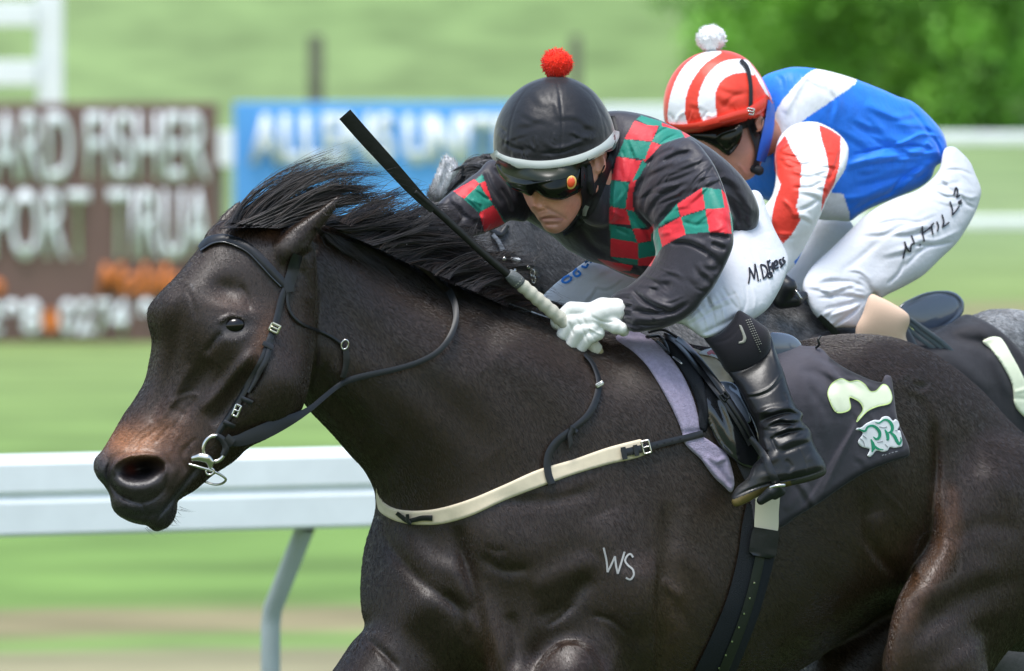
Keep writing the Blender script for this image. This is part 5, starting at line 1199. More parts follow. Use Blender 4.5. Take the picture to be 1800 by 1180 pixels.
js = [ # shoulder and sleeve folds
  R([(1138, 290), (1160, 272), (1186, 260)], 4.5, -5), R([(1165, 285), (1190, 273), (1214, 267)], 4, -5), R([(1150, 280), (1175, 265), (1205, 258)], 6, 3), R([(1176, 292), (1200, 283), (1220, 278)], 5, 2.5),
  R([(1118, 345), (1130, 318), (1150, 300)], 6, -4), R([(1130, 375), (1136, 345), (1155, 328), (1190, 316), (1228, 300)], 4, -3.2), R([(1138, 388), (1150, 360), (1172, 340), (1210, 322)], 4.5, -3.2), R([(1148, 396), (1168, 366), (1195, 345)], 5, 3), R([(1142, 360), (1162, 334), (1195, 324)], 5, 2.4),
  ST([(1150, 402), (1172, 378), (1194, 357), (1232, 330), (1262, 320)], 12, -5, 3), R([(1215, 336), (1240, 322), (1262, 314)], 5, 4),
  R([(1178, 428), (1208, 428), (1236, 440), (1256, 455)], 3.6, -6), R([(1178, 420), (1210, 420), (1240, 432)], 6, 3), R([(1248, 412), (1268, 417), (1284, 419)], 4.5, -5.5), R([(1250, 428), (1268, 436), (1276, 438)], 4.5, -4.5), R([(1244, 450), (1262, 466), (1254, 480)], 7, -4.5), R([(1246, 468), (1240, 490), (1228, 505)], 10, -3),
  R([(1200, 390), (1225, 396), (1244, 392)], 3, -1.8), R([(1166, 395), (1188, 386)], 3, -2), R([(1160, 412), (1180, 408)], 4, 2),
  R([(1146, 516), (1164, 504), (1182, 503)], 8, -4.5), R([(1112, 510), (1126, 524), (1152, 540), (1176, 546)], 4, -7), R([(1124, 512), (1148, 528), (1178, 540)], 6, 4.5), R([(1108, 546), (1146, 551), (1184, 547), (1208, 534)], 4, -6), R([(1110, 558), (1146, 562), (1180, 556)], 6, 3.5), R([(1112, 570), (1140, 572), (1166, 568)], 3.5, -3.5),
  # torso
  R([(1240, 290), (1275, 330), (1296, 380), (1294, 420)], 14, -7), R([(1300, 400), (1290, 370), (1280, 352)], 5, -3.5), R([(1318, 400), (1306, 380)], 4, -3), R([(1312, 420), (1300, 410), (1296, 392)], 4, 3), R([(1150, 240), (1165, 228), (1184, 222)], 2.2, -2.6), R([(1155, 262), (1170, 246), (1190, 236)], 2.2, -2), R([(1094, 265), (1098, 280)], 2, -1.5), R([(1110, 262), (1113, 280)], 2, -1.5),
  R([(1066, 270), (1072, 330), (1066, 400)], 9, -8), R([(1080, 300), (1078, 360), (1074, 440)], 5, 3), R([(1112, 330), (1116, 380), (1140, 410), (1150, 440)], 6, -6), R([(1076, 372), (1096, 384)], 4, 3), R([(1080, 400), (1104, 412)], 3, -2), R([(1060, 470), (1090, 462), (1120, 470)], 4, -2.5), R([(1020, 400), (1040, 430), (1070, 450)], 8, -4),
  # far sleeve
  R([(868, 296), (890, 320), (905, 350)], 4, -4), R([(876, 292), (900, 316), (916, 345)], 5, 3), R([(880, 330), (894, 352), (900, 372)], 3.5, -3), R([(836, 335), (850, 346), (862, 352)], 2.5, -2.5), R([(830, 350), (846, 360)], 2.5, 2), R([(786, 356), (806, 368), (822, 388)], 5, -3), R([(800, 400), (812, 384), (806, 364)], 4, -3.5), R([(852, 300), (862, 325), (884, 360)], 5, -4)]
for k in range(9):
    y = 518 + k*7.0; js.append(R([(1078 + k*2.6, y + 2), (1092 + k*1.2, y - 1), (1112, y - 2 + (k % 3)*3)], 2.0, -2.6 if k % 2 else 2.2))
js = amp(js, 1.6) + folds([(1125, 300), (1230, 265), (1268, 320), (1180, 352), (1125, 365)], -32, 9, 46, 2.2, 1.7, 14) + folds([(1150, 440), (1255, 440), (1230, 520), (1120, 560), (1100, 540)], 24, 10, 44, 2.2, 1.6, 15) + folds([(1110, 540), (1190, 545), (1170, 572), (1110, 575)], 8, 5, 50, 2.4, 1.8, 16) + folds([(1150, 270), (1230, 270), (1265, 330), (1190, 350), (1130, 360)], -30, 9, 60, 4, 2.6, 3) + folds([(1170, 435), (1250, 440), (1240, 510), (1160, 530), (1110, 540)], 20, 8, 60, 5, 2.2, 4) + folds([(1080, 250), (1130, 250), (1110, 440), (1076, 440)], 80, 7, 50, 4, 1.8, 5) + folds([(1230, 270), (1300, 320), (1320, 400), (1290, 420), (1280, 340)], 60, 7, 70, 6, 2.6, 6) + folds([(1160, 360), (1275, 340), (1280, 410), (1160, 420)], -15, 6, 50, 4, 1.6, 7) + folds([(780, 360), (860, 310), (910, 330), (890, 390), (820, 410)], 50, 8, 40, 4, 2.2, 8)
form('jersey', [L_tor, L_arm1, L_arm2, L_coll], 2.3, M_silk, j1, js, BLK, ops, zmap=Z1)
strap('collar', [(1076, 204, 9), (1082, 235, 11), (1080, 262, 12), (1070, 292, 12), (1056, 330, 12), (1040, 366, 12), (1020, 392, 11)], Z1, M_black, j1, 3, 8, 2, 10)

# breeches
th1 = [(1300, 345), (1326, 334), (1338, 341), (1347, 366), (1360, 400), (1380, 440), (1386, 460), (1380, 488), (1367, 516), (1350, 542), (1330, 558), (1312, 566), (1290, 572), (1268, 586), (1248, 594), (1236, 594), (1218, 582), (1198, 570), (1170, 566), (1166, 545), (1190, 500), (1230, 450), (1270, 400)]
L_th1 = Out(th1, [(1230, 560, -.17), (1350, 380, .10), (1340, 500, -.06)], c=1.3, hmax=0.095, k=0.01, g=1.8)
th2 = [(934, 548), (946, 530), (960, 514), (982, 494), (1004, 478), (1036, 458), (1080, 462), (1140, 470), (1180, 490), (1160, 530), (1110, 545), (1060, 556), (1010, 570), (970, 572), (942, 562)]
L_th2 = Out(th2, [(950, 550, .10), (1150, 490, .16)], c=1.3, hmax=0.09, k=0.01, g=1.8)
bs = [R([(1205, 568), (1240, 545), (1290, 520)], 5, 3), R([(1210, 572), (1245, 552), (1285, 535)], 3, -3), R([(1222, 560), (1260, 530), (1296, 515)], 3, -2.5), R([(1240, 520), (1252, 545), (1258, 575)], 3, -3), R([(1255, 512), (1270, 540), (1275, 570)], 3.5, 2.5), R([(1270, 505), (1285, 530), (1298, 545)], 3, -2.8), R([(1285, 500), (1300, 525), (1306, 548)], 3.5, 2.2), R([(1225, 540), (1240, 560), (1246, 585)], 3, 2.4), R([(1310, 500), (1312, 530), (1305, 552)], 2.5, -1.8), R([(1322, 500), (1328, 525), (1326, 548)], 3, 1.6), R([(1232, 588), (1262, 574), (1296, 556), (1304, 545)], 4, -5), R([(1240, 592), (1270, 582), (1298, 562)], 4, 2),
      R([(1340, 360), (1352, 400), (1366, 440)], 5, 2.5), R([(1320, 420), (1340, 410), (1362, 405)], 3, -2), R([(1330, 430), (1350, 440), (1372, 436)], 3, -1.5), R([(1345, 350), (1340, 370), (1345, 395)], 3, -2)]
bs = amp(bs, 1.1) + folds([(1300, 420), (1370, 420), (1370, 500), (1320, 540), (1290, 500)], 60, 7, 60, 5, 2.0, 11) + folds([(1215, 570), (1250, 520), (1300, 520), (1290, 560), (1245, 590)], 60, 5, 46, 5.5, 2.0, 12) + folds([(960, 530), (1040, 470), (1090, 480), (1000, 560)], -35, 4, 50, 5, 1.2, 13)
br1 = form('breeches', [L_th1, L_th2], 2.3, M_breech, j1, bs, zmap=Z1)
M_ink = mat('ink', (0.012, 0.012, 0.02), 0.6, 0.3); M_blueink = mat('blue_print', (0.03, 0.20, 0.62), 0.6, 0.3)
def script(par, zf, lines, m, w=2.6, nm='name_print', lift=1.6):
    for l in lines: strap(nm, [(x, y, w) for x, y in l], zf, m, par, lift, 2.2, 0.2, 3, 1.5, across=3)
script(j1, Z1, [[(1316, 498), (1318, 484), (1317, 470)], [(1317, 470), (1323, 482), (1326, 490)], [(1326, 490), (1327, 476), (1327, 464)], [(1327, 464), (1331, 480), (1333, 494)], [(1336, 491), (1337, 492)], [(1337, 465), (1340, 478), (1342, 490)], [(1337, 465), (1345, 467), (1349, 476), (1347, 485), (1342, 490)], [(1354, 478), (1350, 482), (1352, 488), (1357, 486), (1356, 478)], [(1356, 478), (1358, 486)]], M_ink)
script(j1, Z1, [[(1349, 458), (1352, 472), (1355, 484)], [(1350, 462), (1354, 457)], [(1352, 471), (1356, 468)], [(1357, 466), (1359, 472), (1360, 478)], [(1357, 466), (1359, 461)], [(1362, 468), (1367, 464), (1365, 458), (1361, 462), (1363, 472), (1369, 470)], [(1374, 456), (1370, 458), (1373, 463), (1376, 466), (1372, 470)], [(1378, 452), (1376, 456), (1380, 460), (1377, 465)]], M_ink, 3.2)
script(j1, Z1, [[(1001, 484), (992, 488), (988, 494), (994, 497), (1003, 492), (1004, 486)], [(1014, 472), (1008, 480), (1013, 486), (1020, 482), (1016, 476)], [(1022, 468), (1030, 470), (1034, 464)], [(1028, 462), (1036, 458), (1040, 462)]], M_blueink, 4.0)

# sock, boot
sock = [(1236, 592), (1252, 592), (1270, 582), (1286, 564), (1298, 546), (1312, 552), (1336, 568), (1353, 584), (1352, 620), (1330, 650), (1300, 660), (1278, 655), (1262, 630), (1250, 612)]
L_sock = Out(sock, [(1260, 590, -.19), (1340, 620, -.17)], c=2.0, hmax=0.05, k=0.006, g=1.4)
form('sock', [L_sock], 2.0, M_sock, j1, [R([(1250, 604), (1280, 596), (1306, 570)], 3, -1.2)], zmap=Z1)
M_tick = mat('grey_print_tick', (0.30, 0.29, 0.25), 0.5, 0.4)
sheet('tick_print', [(1299, 571), (1303, 572), (1310, 588), (1312, 596), (1308, 603), (1298, 604), (1299, 601), (1305, 599), (1306, 592)], Z1, M_tick, j1, 1.5, 2, 1.2, zsmooth=1)
for k in range(3):
    for i in range(15):
        x = 1311 + i*1.75 + k*3.4; y = 563 + i*3.9 - k*1.0
        if k and i > 11: continue
        strap('dot_print', [(x, y, 1.5), (x + 1.6, y + 0.6, 1.5)], Z1, M_tick, j1, 1.2, 1.5, 0.1, 0, 1.0, across=3)
boot = [(1276, 648), (1292, 648), (1311, 642), (1330, 630), (1344, 612), (1352, 586), (1357, 594), (1362, 612), (1370, 634), (1377, 652), (1387, 684), (1399, 713), (1412, 728), (1410, 740), (1420, 751), (1427, 762), (1428, 772), (1436, 790), (1446, 806), (1452, 820), (1451, 834), (1425, 846), (1387, 855), (1353, 864), (1330, 875), (1302, 889), (1290, 890), (1285, 876), (1295, 857), (1314, 840), (1324, 818), (1336, 804), (1334, 779), (1330, 744), (1318, 722), (1306, 698), (1294, 675)]
L_boot = Out(boot, [(1320, 640, -.175), (1370, 740, -.225), (1430, 820, -.24), (1300, 880, -.285)], c=1.7, hmax=0.052, k=0.006, g=1.4)
BOOT = (0.008, 0.0085, 0.0095); SOLE = (0.13, 0.095, 0.03)
bts = [R([(1278, 655), (1300, 652), (1326, 640), (1346, 618), (1355, 594)], 2, 2.5), R([(1306, 694), (1330, 692), (1355, 680), (1376, 652)], 1.8, 2.0), R([(1307, 698), (1332, 697), (1358, 685), (1380, 658)], 2.2, -2.0), R([(1357, 610), (1364, 630), (1370, 648)], 5, 3),
       R([(1335, 742), (1358, 732), (1386, 726), (1408, 730)], 4, -7), R([(1330, 728), (1356, 722), (1385, 716), (1404, 722)], 6, 5), R([(1352, 752), (1368, 744), (1392, 746), (1410, 740)], 3.5, -5), R([(1345, 748), (1370, 738), (1400, 738)], 4.5, 4), R([(1358, 772), (1372, 764), (1400, 758), (1422, 756)], 4, -6), R([(1362, 762), (1390, 754), (1414, 750)], 5, 4), R([(1355, 768), (1360, 780), (1366, 794)], 3, -3.5), R([(1366, 786), (1392, 774), (1424, 768)], 6, 4), R([(1374, 796), (1400, 786), (1428, 776)], 4, -3), R([(1340, 770), (1346, 782), (1350, 794)], 5, 3), R([(1385, 690), (1388, 705), (1396, 720)], 6, 3), R([(1378, 690), (1384, 706)], 4, -2.5),
       R([(1404, 788), (1414, 808), (1420, 830)], 2, -1.6), R([(1322, 822), (1345, 812), (1372, 800)], 8, 3), R([(1318, 842), (1345, 836), (1380, 832), (1440, 818)], 6, 2), R([(1290, 874), (1320, 860), (1353, 850), (1388, 843), (1424, 834), (1450, 824)], 2, -3), R([(1326, 820), (1322, 835), (1316, 845)], 2.5, 2), R([(1380, 808), (1390, 820), (1384, 832)], 5, -2.5), R([(1420, 800), (1434, 812), (1440, 824)], 8, 3)]
bts = bts + folds([(1320, 700), (1385, 690), (1420, 760), (1350, 790)], -15, 8, 40, 3.5, 1.8, 31)
form('boot', [L_boot], 2.0, M_boot, j1, bts, BOOT, [('p', [(1284, 880), (1300, 874), (1330, 862), (1356, 853), (1390, 846), (1392, 856), (1353, 866), (1330, 877), (1302, 892), (1286, 892)], SOLE), ('p', [(1390, 847), (1452, 826), (1453, 836), (1426, 848), (1392, 856)], (0.05, 0.05, 0.045)), ('b', 1330, 845, 40, 14, -20, (0.026, 0.026, 0.022), 0.7), ('b', 1420, 815, 25, 16, 0, (0.024, 0.025, 0.025), 0.6)], zmap=Z1)
# stirrup iron and rubber tread in front of the boot
zs = float(Z1(1350, 830))
st = root('stirrup', tuple(PW(1350, 830, zs)), 'black stirrup strap and iron round the front rider\'s boot', 'stirrup')
strap('strap', [(1318, 770, 10), (1330, 784, 12), (1345, 806, 14), (1356, 830, 14), (1364, 848, 15), (1368, 860, 16)], lambda X, Y: np.minimum(Z1(X, Y), zs + .02), M_leather, st, 9, 7, 2.0, 8)
form('tread', [Cap([(1338, 880, zs - .0, 8), (1356, 866, zs - .004, 11), (1366, 858, zs - .004, 9)], 0.004), Cap([(1362, 872, zs + .004, 7), (1372, 864, zs + .004, 9)], 0.004)], 1.8, M_rubber, st)
tube('iron', [(1352, 858, zs - 8*S, 3), (1366, 854, zs - 12*S, 3.2), (1380, 853, zs - 10*S, 3)], M_steel, st, 8)

# cap over the helmet, band, pompom
hel = [(868, 268), (866, 245), (867, 223), (874, 200), (884, 183), (896, 168), (921, 149), (955, 136), (980, 133), (1004, 136), (1030, 148), (1046, 160), (1058, 176), (1074, 203), (1082, 228), (1086, 250), (1078, 264), (1060, 270), (1030, 287), (990, 297), (952, 301), (908, 294), (876, 284)]
L_hel = Cut(Ell(975, 262, -.100, 111, 131, 116), hel)
hls = [R([(978, 138), (984, 170), (988, 220), (985, 285)], 1.8, -1.6), R([(960, 138), (920, 165), (898, 215), (893, 275)], 2.2, -1.2), R([(1000, 138), (1040, 170), (1060, 215), (1066, 262)], 2.2, -1.2), R([(872, 222), (882, 226), (890, 234)], 3, -3), R([(870, 232), (882, 244), (900, 252)], 3, 2.5), R([(880, 240), (898, 258), (930, 266)], 4, -2.5), R([(970, 262), (1000, 258), (1035, 240)], 5, 2.2), R([(950, 270), (985, 268), (1020, 255)], 3, -2), R([(1052, 190), (1066, 215), (1074, 240)], 3, -2.2), R([(1058, 182), (1072, 208), (1080, 236)], 3, 2)]
hls = amp(hls, 1.0) + folds([(885, 200), (1065, 200), (1070, 245), (1000, 275), (900, 270)], 8, 8, 50, 5, 1.3, 21) + folds([(920, 160), (1040, 165), (1050, 200), (900, 200)], 70, 4, 50, 7, 1.0, 22) + folds([(872, 240), (1078, 235), (1060, 258), (960, 290), (890, 275)], 75, 18, 16, 2.4, 1.3, 23)
hm = form('cap', [L_hel], 2.2, M_cap, j1, hls, (0.0095, 0.0095, 0.012), zmap=Z1)
strap('cap_band', [(867, 268, 14), (874, 276, 16), (892, 284, 17), (915, 289, 18), (945, 292, 18), (984, 289, 18), (1026, 278, 17), (1056, 264, 17), (1072, 252, 17), (1081, 240, 15), (1084, 230, 10)], Z1, M_band, j1, 3, 6, 0.8, 8, roll=0)
M_pom = mat('red_wool', (0.90, 0.035, 0.015), 0.9, 0.15, sheen=0.3)
def pompom(cx, cy, dz, r, ry, m, par):
    form('pompom', [Ell(cx, cy, dz, r*0.92, ry*0.92, r*0.92)], 2.0, m, par, lump=(0.8, 0.6))
    s = []
    for i in range(1700):
        v = rng.normal(size=3); v /= np.linalg.norm(v); l = rng.uniform(0.94, 1.01); e = v + rng.normal(size=3)*0.08
        tt = np.array([0.0, 0.5, 1.0])[:, None]; q = v*0.80*(1 - tt) + e*l*tt
        s.append(np.column_stack([cx + q[:, 0]*r, cy + q[:, 1]*ry, dz + q[:, 2]*r*S, [0.7, 0.7, 0.35]]))
    return tubes('pompom_wool', s, m, par, 3)
pompom(979, 112, -.115, 28, 27, M_pom, j1)

# goggles, straps
gog = [(873, 288), (890, 294), (920, 299), (955, 302), (990, 300), (1016, 294), (1026, 300), (1028, 318), (1020, 336), (1003, 346), (987, 352), (967, 351), (952, 345), (942, 337), (934, 345), (920, 340), (900, 332), (887, 320), (877, 306)]
L_gog = Out(gog, [(880, 300, -.125), (930, 325, -.212), (980, 325, -.228), (1022, 315, -.190)], c=1.2, hmax=0.028, k=0.004, g=1.2)
form('goggles', [L_gog], 1.8, M_goggle, j1, [R([(878, 306), (888, 318), (905, 322), (925, 325), (950, 320), (980, 314)], 2.4, 2.6), ST([(880, 300), (905, 314), (940, 318), (985, 310), (1020, 303)], 9, -2, 3), B(975, 336, 24, 11, 4, -8), R([(945, 334), (955, 344), (972, 349), (992, 347), (1008, 340)], 2.5, 2.2)], zmap=Z1)
strap('visor', [(872, 286, 10), (890, 296, 18), (920, 304, 22), (950, 307, 22), (985, 304, 22), (1012, 296, 20), (1036, 284, 14)], Z1, M_frame, j1, 1, 8, 2.5, 12)
form('badge_rim', [Ell(1004, 321, float(Z1(1004, 321)) - .0035, 9.5, 12.5, 3, 12)], 1.2, mat('yellow_badge', (0.62, 0.40, 0.10), 0.35, 0.5), j1)
form('badge', [Ell(1004, 321, float(Z1(1004, 321)) - .0052, 7, 9.5, 3.2, 12)], 1.2, mat('red_badge', (0.66, 0.07, 0.015), 0.3, 0.5), j1)
strap('chin_strap', [(1030, 292, 16), (1030, 312, 17), (1029, 335, 16), (1030, 352, 13), (1027, 370, 11), (1019, 386, 12), (1008, 400, 10), (990, 412, 8)], Z1, M_black, j1, 4, 8, 2, 8)
strap('ear_strap', [(1066, 292, 10), (1058, 312, 10), (1046, 330, 11), (1038, 346, 11), (1030, 366, 10)], Z1, M_black, j1, 4, 7, 1.5, 8)
form('ear_guard', [Cap([(1032, 296, -.165, 9), (1034, 318, -.165, 10), (1040, 336, -.155, 8)], 0.006)], 2.0, M_black, j1)
strap('strap_clip', [(1032, 362, 8), (1028, 372, 8), (1027, 380, 6)], Z1, mat('grey_clip', (0.22, 0.24, 0.22), 0.4, 0.5), j1, 7, 5, 1.0, 2)

# hands in white gloves: palm, four curled fingers and a thumb each
def glove(parts, par): return form('glove', [Cap(p, k) for p, k in parts], 1.7, M_glove, par, [R([(1012, 560), (1024, 580), (1034, 604)], 2, -2), R([(1000, 566), (1008, 590)], 2, -2), R([(1020, 552), (1036, 580), (1046, 600)], 2, -2), R([(1040, 556), (1060, 566), (1080, 566)], 2, -2), R([(1030, 575), (1050, 585), (1062, 590)], 2, 2), R([(1036, 545), (1044, 570)], 2, -1.5)], zmap=Z1)
hz = -0.165
glove([([(1082, 545, hz, 21), (1060, 548, hz - .004, 25), (1036, 560, hz - .004, 25), (1026, 572, hz, 22)], 0.008),
       ([(1036, 546, hz - .010, 14), (1004, 545, hz - .016, 15), (980, 566, hz - .012, 13), (984, 580, hz + .022, 11), (1006, 578, hz + .040, 10)], 0.003),
       ([(1034, 562, hz - .016, 14), (1004, 566, hz - .024, 13.5), (990, 588, hz - .018, 12), (996, 598, hz + .018, 10.5), (1014, 594, hz + .036, 9.5)], 0.003),
       ([(1040, 576, hz - .016, 14), (1016, 582, hz - .026, 13), (1004, 604, hz - .018, 11.5), (1012, 612, hz + .016, 10), (1026, 606, hz + .032, 9)], 0.003),
       ([(1050, 586, hz - .010, 13), (1034, 594, hz - .022, 12), (1021, 612, hz - .014, 10), (1028, 618, hz + .014, 9), (1038, 614, hz + .028, 8)], 0.003),
       ([(1066, 562, hz - .008, 17), (1082, 574, hz - .014, 14), (1092, 578, hz - .014, 11.5), (1096, 582, hz - .006, 10)], 0.004)], j1)
gx, gy, gz = 748, 418, -0.055
form('glove', [Cap([(770, 412, gz + .01, 20), (748, 418, gz, 23), (735, 422, gz, 20)], 0.008)] + [Cap([(742 - i*2, 406 + i*9, gz - .012, 10), (722 - i*1, 412 + i*9, gz - .014, 9.5), (716, 422 + i*8, gz + .01, 8.5), (730, 426 + i*7, gz + .03, 8)], 0.003) for i in range(4)] + [Cap([(755, 402, gz - .01, 11), (738, 396, gz - .016, 9), (722, 400, gz - .012, 8)], 0.004)], 2.4, M_glove, j1)

# whip
wh = root('whip', tuple(PW(950, 530, -.21)), 'black whip with flat padded end and white taped grip in the front rider\'s hand', 'whip')
wz = lambda x: -.16 - (1045 - x)/445.0*0.24
wpt = [(604, 199), (640, 241), (680, 285), (720, 328), (752, 352), (775, 372), (820, 418), (870, 462), (912, 497), (950, 531), (985, 561), (1015, 588), (1044, 613), (1052, 620)]
strap('flap', [(606, 201, 26), (640, 240, 25.5), (680, 284, 24), (720, 328, 21), (745, 354, 17), (762, 370, 13)], [wz(604), wz(762)], mat('whip_leather', (0.011, 0.011, 0.010), 0.5, 0.4, bump=(90, 0.3, 0.003), vary=0.3, vary_scale=60), wh, 4, 9, 1.0, 2)
tube('shaft', [(x, y, wz(x), 6.2 + (x - 730)*0.006) for x, y in ((728, 336), (760, 364), (800, 400), (850, 446), (895, 484), (918, 503))], MATS['whip_leather'], wh, 12)
gp = []
for i in range(40):
    t = i/39; x = 905 + t*145; y = 491 + t*126; gp.append([x, y, wz(x), 11.5 + 1.0*math.sin(i*1.9) + t*1.5])
tubes('grip', [np.array(gp)], mat('grip_tape', (0.55, 0.53, 0.44), 0.7, 0.3, bump=(120, 0.3, 0.003), vary=0.1, vary_scale=70), wh, 16)
tube('collar', [(893, 481, wz(895), 9.5), (904, 490, wz(904), 12.5), (914, 499, wz(914), 12)], mat('grey_tape', (0.12, 0.13, 0.13), 0.5, 0.4, bump=(200, 0.6, 0.004)), wh, 14)
form('butt', [Cap([(1042, 612, wz(1046), 13), (1050, 619, wz(1052), 11), (1054, 622, wz(1056), 8)], 0.004)], 2.0, mat('butt_tape', (0.36, 0.30, 0.16), 0.6, 0.3), wh)

# ================================================================== THE GREY HORSE AND ITS RIDER, A LENGTH AWAY BEHIND
M_grey = mat('grey_coat', attr=True, rough=0.6, spec=0.4, bump=(420, 0.3, 0.003), vary=0.32, vary_scale=330, stretch=(0.6, 0.6, 1.4))
def gd(px, off=0.0): return 1.22 + 0.5*((px - 1100)*S) + off
ZG = ZMap()
gh = root('racehorse', tuple(PW(1400, 800, gd(1400))*[1, 1, 0]), 'dappled grey racehorse galloping on the far side of the bay', 'horse')
gtr = [(812, 305), (850, 285), (890, 300), (950, 380), (1020, 440), (1100, 475), (1200, 512), (1300, 505), (1380, 500), (1450, 545), (1550, 580), (1640, 578), (1709, 556), (1740, 546), (1800, 548), (1880, 578), (1940, 660), (1950, 800), (1930, 960), (1850, 1040), (1600, 1010), (1350, 1080), (1150, 1060), (1000, 930), (930, 760), (900, 640), (850, 560), (800, 500), (780, 400)]
L_g = Out(gtr, [(820, 400, gd(820)), (1100, 700, gd(1100)), (1800, 750, gd(1800)), (1400, 1000, gd(1400))], c=[(850, 400, 0.8), (1200, 800, 1.5), (1800, 800, 1.5)], hmax=0.30, k=0.02)
ghd = [(770, 320), (800, 300), (850, 310), (910, 360), (942, 430), (948, 500), (925, 550), (880, 570), (820, 560), (760, 580), (690, 625), (650, 640), (632, 610), (650, 560), (700, 470), (745, 370)]
L_gh = Out(ghd, [(850, 420, gd(850, -.09)), (660, 600, gd(660, -.06))], c=1.0, hmax=0.11, k=0.012, g=2.0)
gear = [(750, 346), (755, 330), (765, 311), (771, 296), (776, 283), (783, 275), (790, 275), (798, 280), (806, 289), (809, 299), (799, 312), (789, 326), (782, 344), (768, 358)]
L_ge = Out(gear, [(785, 310, gd(785, -.12))], c=0.55, k=0.010, g=1.2)
glegs = [Cap([(1150, 1000, gd(1150, -.14), 90), (1060, 1250, gd(1060, -.2), 55), (960, 1500, gd(960, -.2), 42), (900, 1850, gd(900, -.2), 36), (880, 1960, gd(880, -.2), 46)], 0.03), Cap([(1200, 1000, gd(1200, .15), 90), (1240, 1250, gd(1240, .16), 55), (1330, 1450, gd(1330, .16), 42), (1290, 1700, gd(1290, .16), 36), (1260, 1780, gd(1260, .16), 46)], 0.03),
         Cap([(1830, 950, gd(1830, -.1), 120), (1800, 1150, gd(1800, -.14), 72), (1850, 1380, gd(1850, -.14), 46), (1800, 1640, gd(1800, -.14), 42), (1760, 1850, gd(1760, -.14), 46)], 0.03), Cap([(1850, 950, gd(1850, .15), 110), (1950, 1200, gd(1950, .15), 70), (2060, 1400, gd(2060, .15), 46), (2080, 1650, gd(2080, .15), 40), (2100, 1800, gd(2100, .15), 46)], 0.03)]
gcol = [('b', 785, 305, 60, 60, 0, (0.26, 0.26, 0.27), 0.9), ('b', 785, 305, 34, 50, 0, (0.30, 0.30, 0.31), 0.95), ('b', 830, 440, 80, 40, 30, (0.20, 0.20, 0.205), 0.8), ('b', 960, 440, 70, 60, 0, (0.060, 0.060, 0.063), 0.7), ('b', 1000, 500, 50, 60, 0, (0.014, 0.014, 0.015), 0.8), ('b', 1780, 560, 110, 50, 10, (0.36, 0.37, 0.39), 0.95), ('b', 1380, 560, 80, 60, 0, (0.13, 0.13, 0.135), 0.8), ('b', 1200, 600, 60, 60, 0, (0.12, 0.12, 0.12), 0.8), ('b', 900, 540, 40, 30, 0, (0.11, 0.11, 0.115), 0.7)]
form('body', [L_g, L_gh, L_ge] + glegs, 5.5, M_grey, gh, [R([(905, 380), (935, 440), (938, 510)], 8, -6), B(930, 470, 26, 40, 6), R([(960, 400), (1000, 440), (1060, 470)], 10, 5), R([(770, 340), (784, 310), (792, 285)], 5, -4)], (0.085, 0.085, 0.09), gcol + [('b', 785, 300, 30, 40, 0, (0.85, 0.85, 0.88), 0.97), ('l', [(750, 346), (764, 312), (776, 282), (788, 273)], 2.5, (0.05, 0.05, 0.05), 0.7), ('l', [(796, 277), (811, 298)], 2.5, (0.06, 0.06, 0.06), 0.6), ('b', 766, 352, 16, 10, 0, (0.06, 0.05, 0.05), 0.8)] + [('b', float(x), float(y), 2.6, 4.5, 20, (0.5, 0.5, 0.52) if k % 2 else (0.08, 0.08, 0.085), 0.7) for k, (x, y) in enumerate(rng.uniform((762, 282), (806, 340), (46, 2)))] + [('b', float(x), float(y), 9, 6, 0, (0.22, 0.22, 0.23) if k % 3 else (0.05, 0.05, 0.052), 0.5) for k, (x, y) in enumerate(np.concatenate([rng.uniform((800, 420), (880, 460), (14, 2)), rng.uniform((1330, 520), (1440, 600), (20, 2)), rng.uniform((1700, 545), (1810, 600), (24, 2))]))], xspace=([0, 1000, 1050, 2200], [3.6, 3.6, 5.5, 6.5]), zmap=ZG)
gm = [lock([(772, 352), (806, 318)], [(806, 318), (830, 300)], [(846, 292), (900, 330)], 240, 8, 1.6, gd(785, -.10), gd(870, -.09), col=(0.045, 0.045, 0.048), cv=0.8), lock([(800, 300), (850, 284)], [(830, 296), (880, 290)], [(830, 350), (900, 340)], 260, 5, 1.6, -.02, -.02, zf=ZG, col=(0.05, 0.05, 0.053), cv=0.8), lock([(850, 284), (930, 350)], [(870, 290), (950, 370)], [(880, 350), (960, 400)], 200, 5, 1.6, -.02, -.02, zf=ZG, col=(0.03, 0.03, 0.032), cv=0.8), lock([(806, 300), (846, 284)], [(850, 278), (890, 280)], [(900, 300), (960, 330)], 160, 12, 1.4, gd(820, -.02), gd(880, 0), col=(0.04, 0.04, 0.042), cv=0.8),
      lock([(850, 440), (880, 470)], [(900, 450), (930, 470)], [(960, 440), (1000, 470)], 90, 12, 1.3, gd(900, -.20), gd(960, -.18), col=(0.02, 0.02, 0.021))]
coat_hair('coat', fur_mat('grey_hair', 0.5, 0.4), gh, [(785, 300, -.3, -.9), (830, 430, -.5, .8), (960, 440, .5, .85), (1000, 500, .6, .8), (1380, 540, .8, .5), (1200, 600, .5, .8), (1760, 560, .95, .3)], 90000, 0.012, 0.00045, ymax=760)
hair('mane', gm[:4], gh); hair('mane_lock', gm[4:], gh)
gb = root('bridle', tuple(PW(860, 450, gd(860, -.2))), 'black bridle with blurred buckles on the grey horse', 'bridle')
strap('cheekpiece', [(798, 455, 15), (830, 459, 16), (862, 462, 14), (880, 468, 10)], ZG, mat('grey_strap', (0.14, 0.15, 0.17), 0.4, 0.5), gb, 8, 6, 1.5, 6)
strap('cheekpiece', [(860, 455, 14), (872, 480, 15), (880, 505, 14), (876, 520, 12)], ZG, M_leather, gb, 9, 6, 1.5, 6)
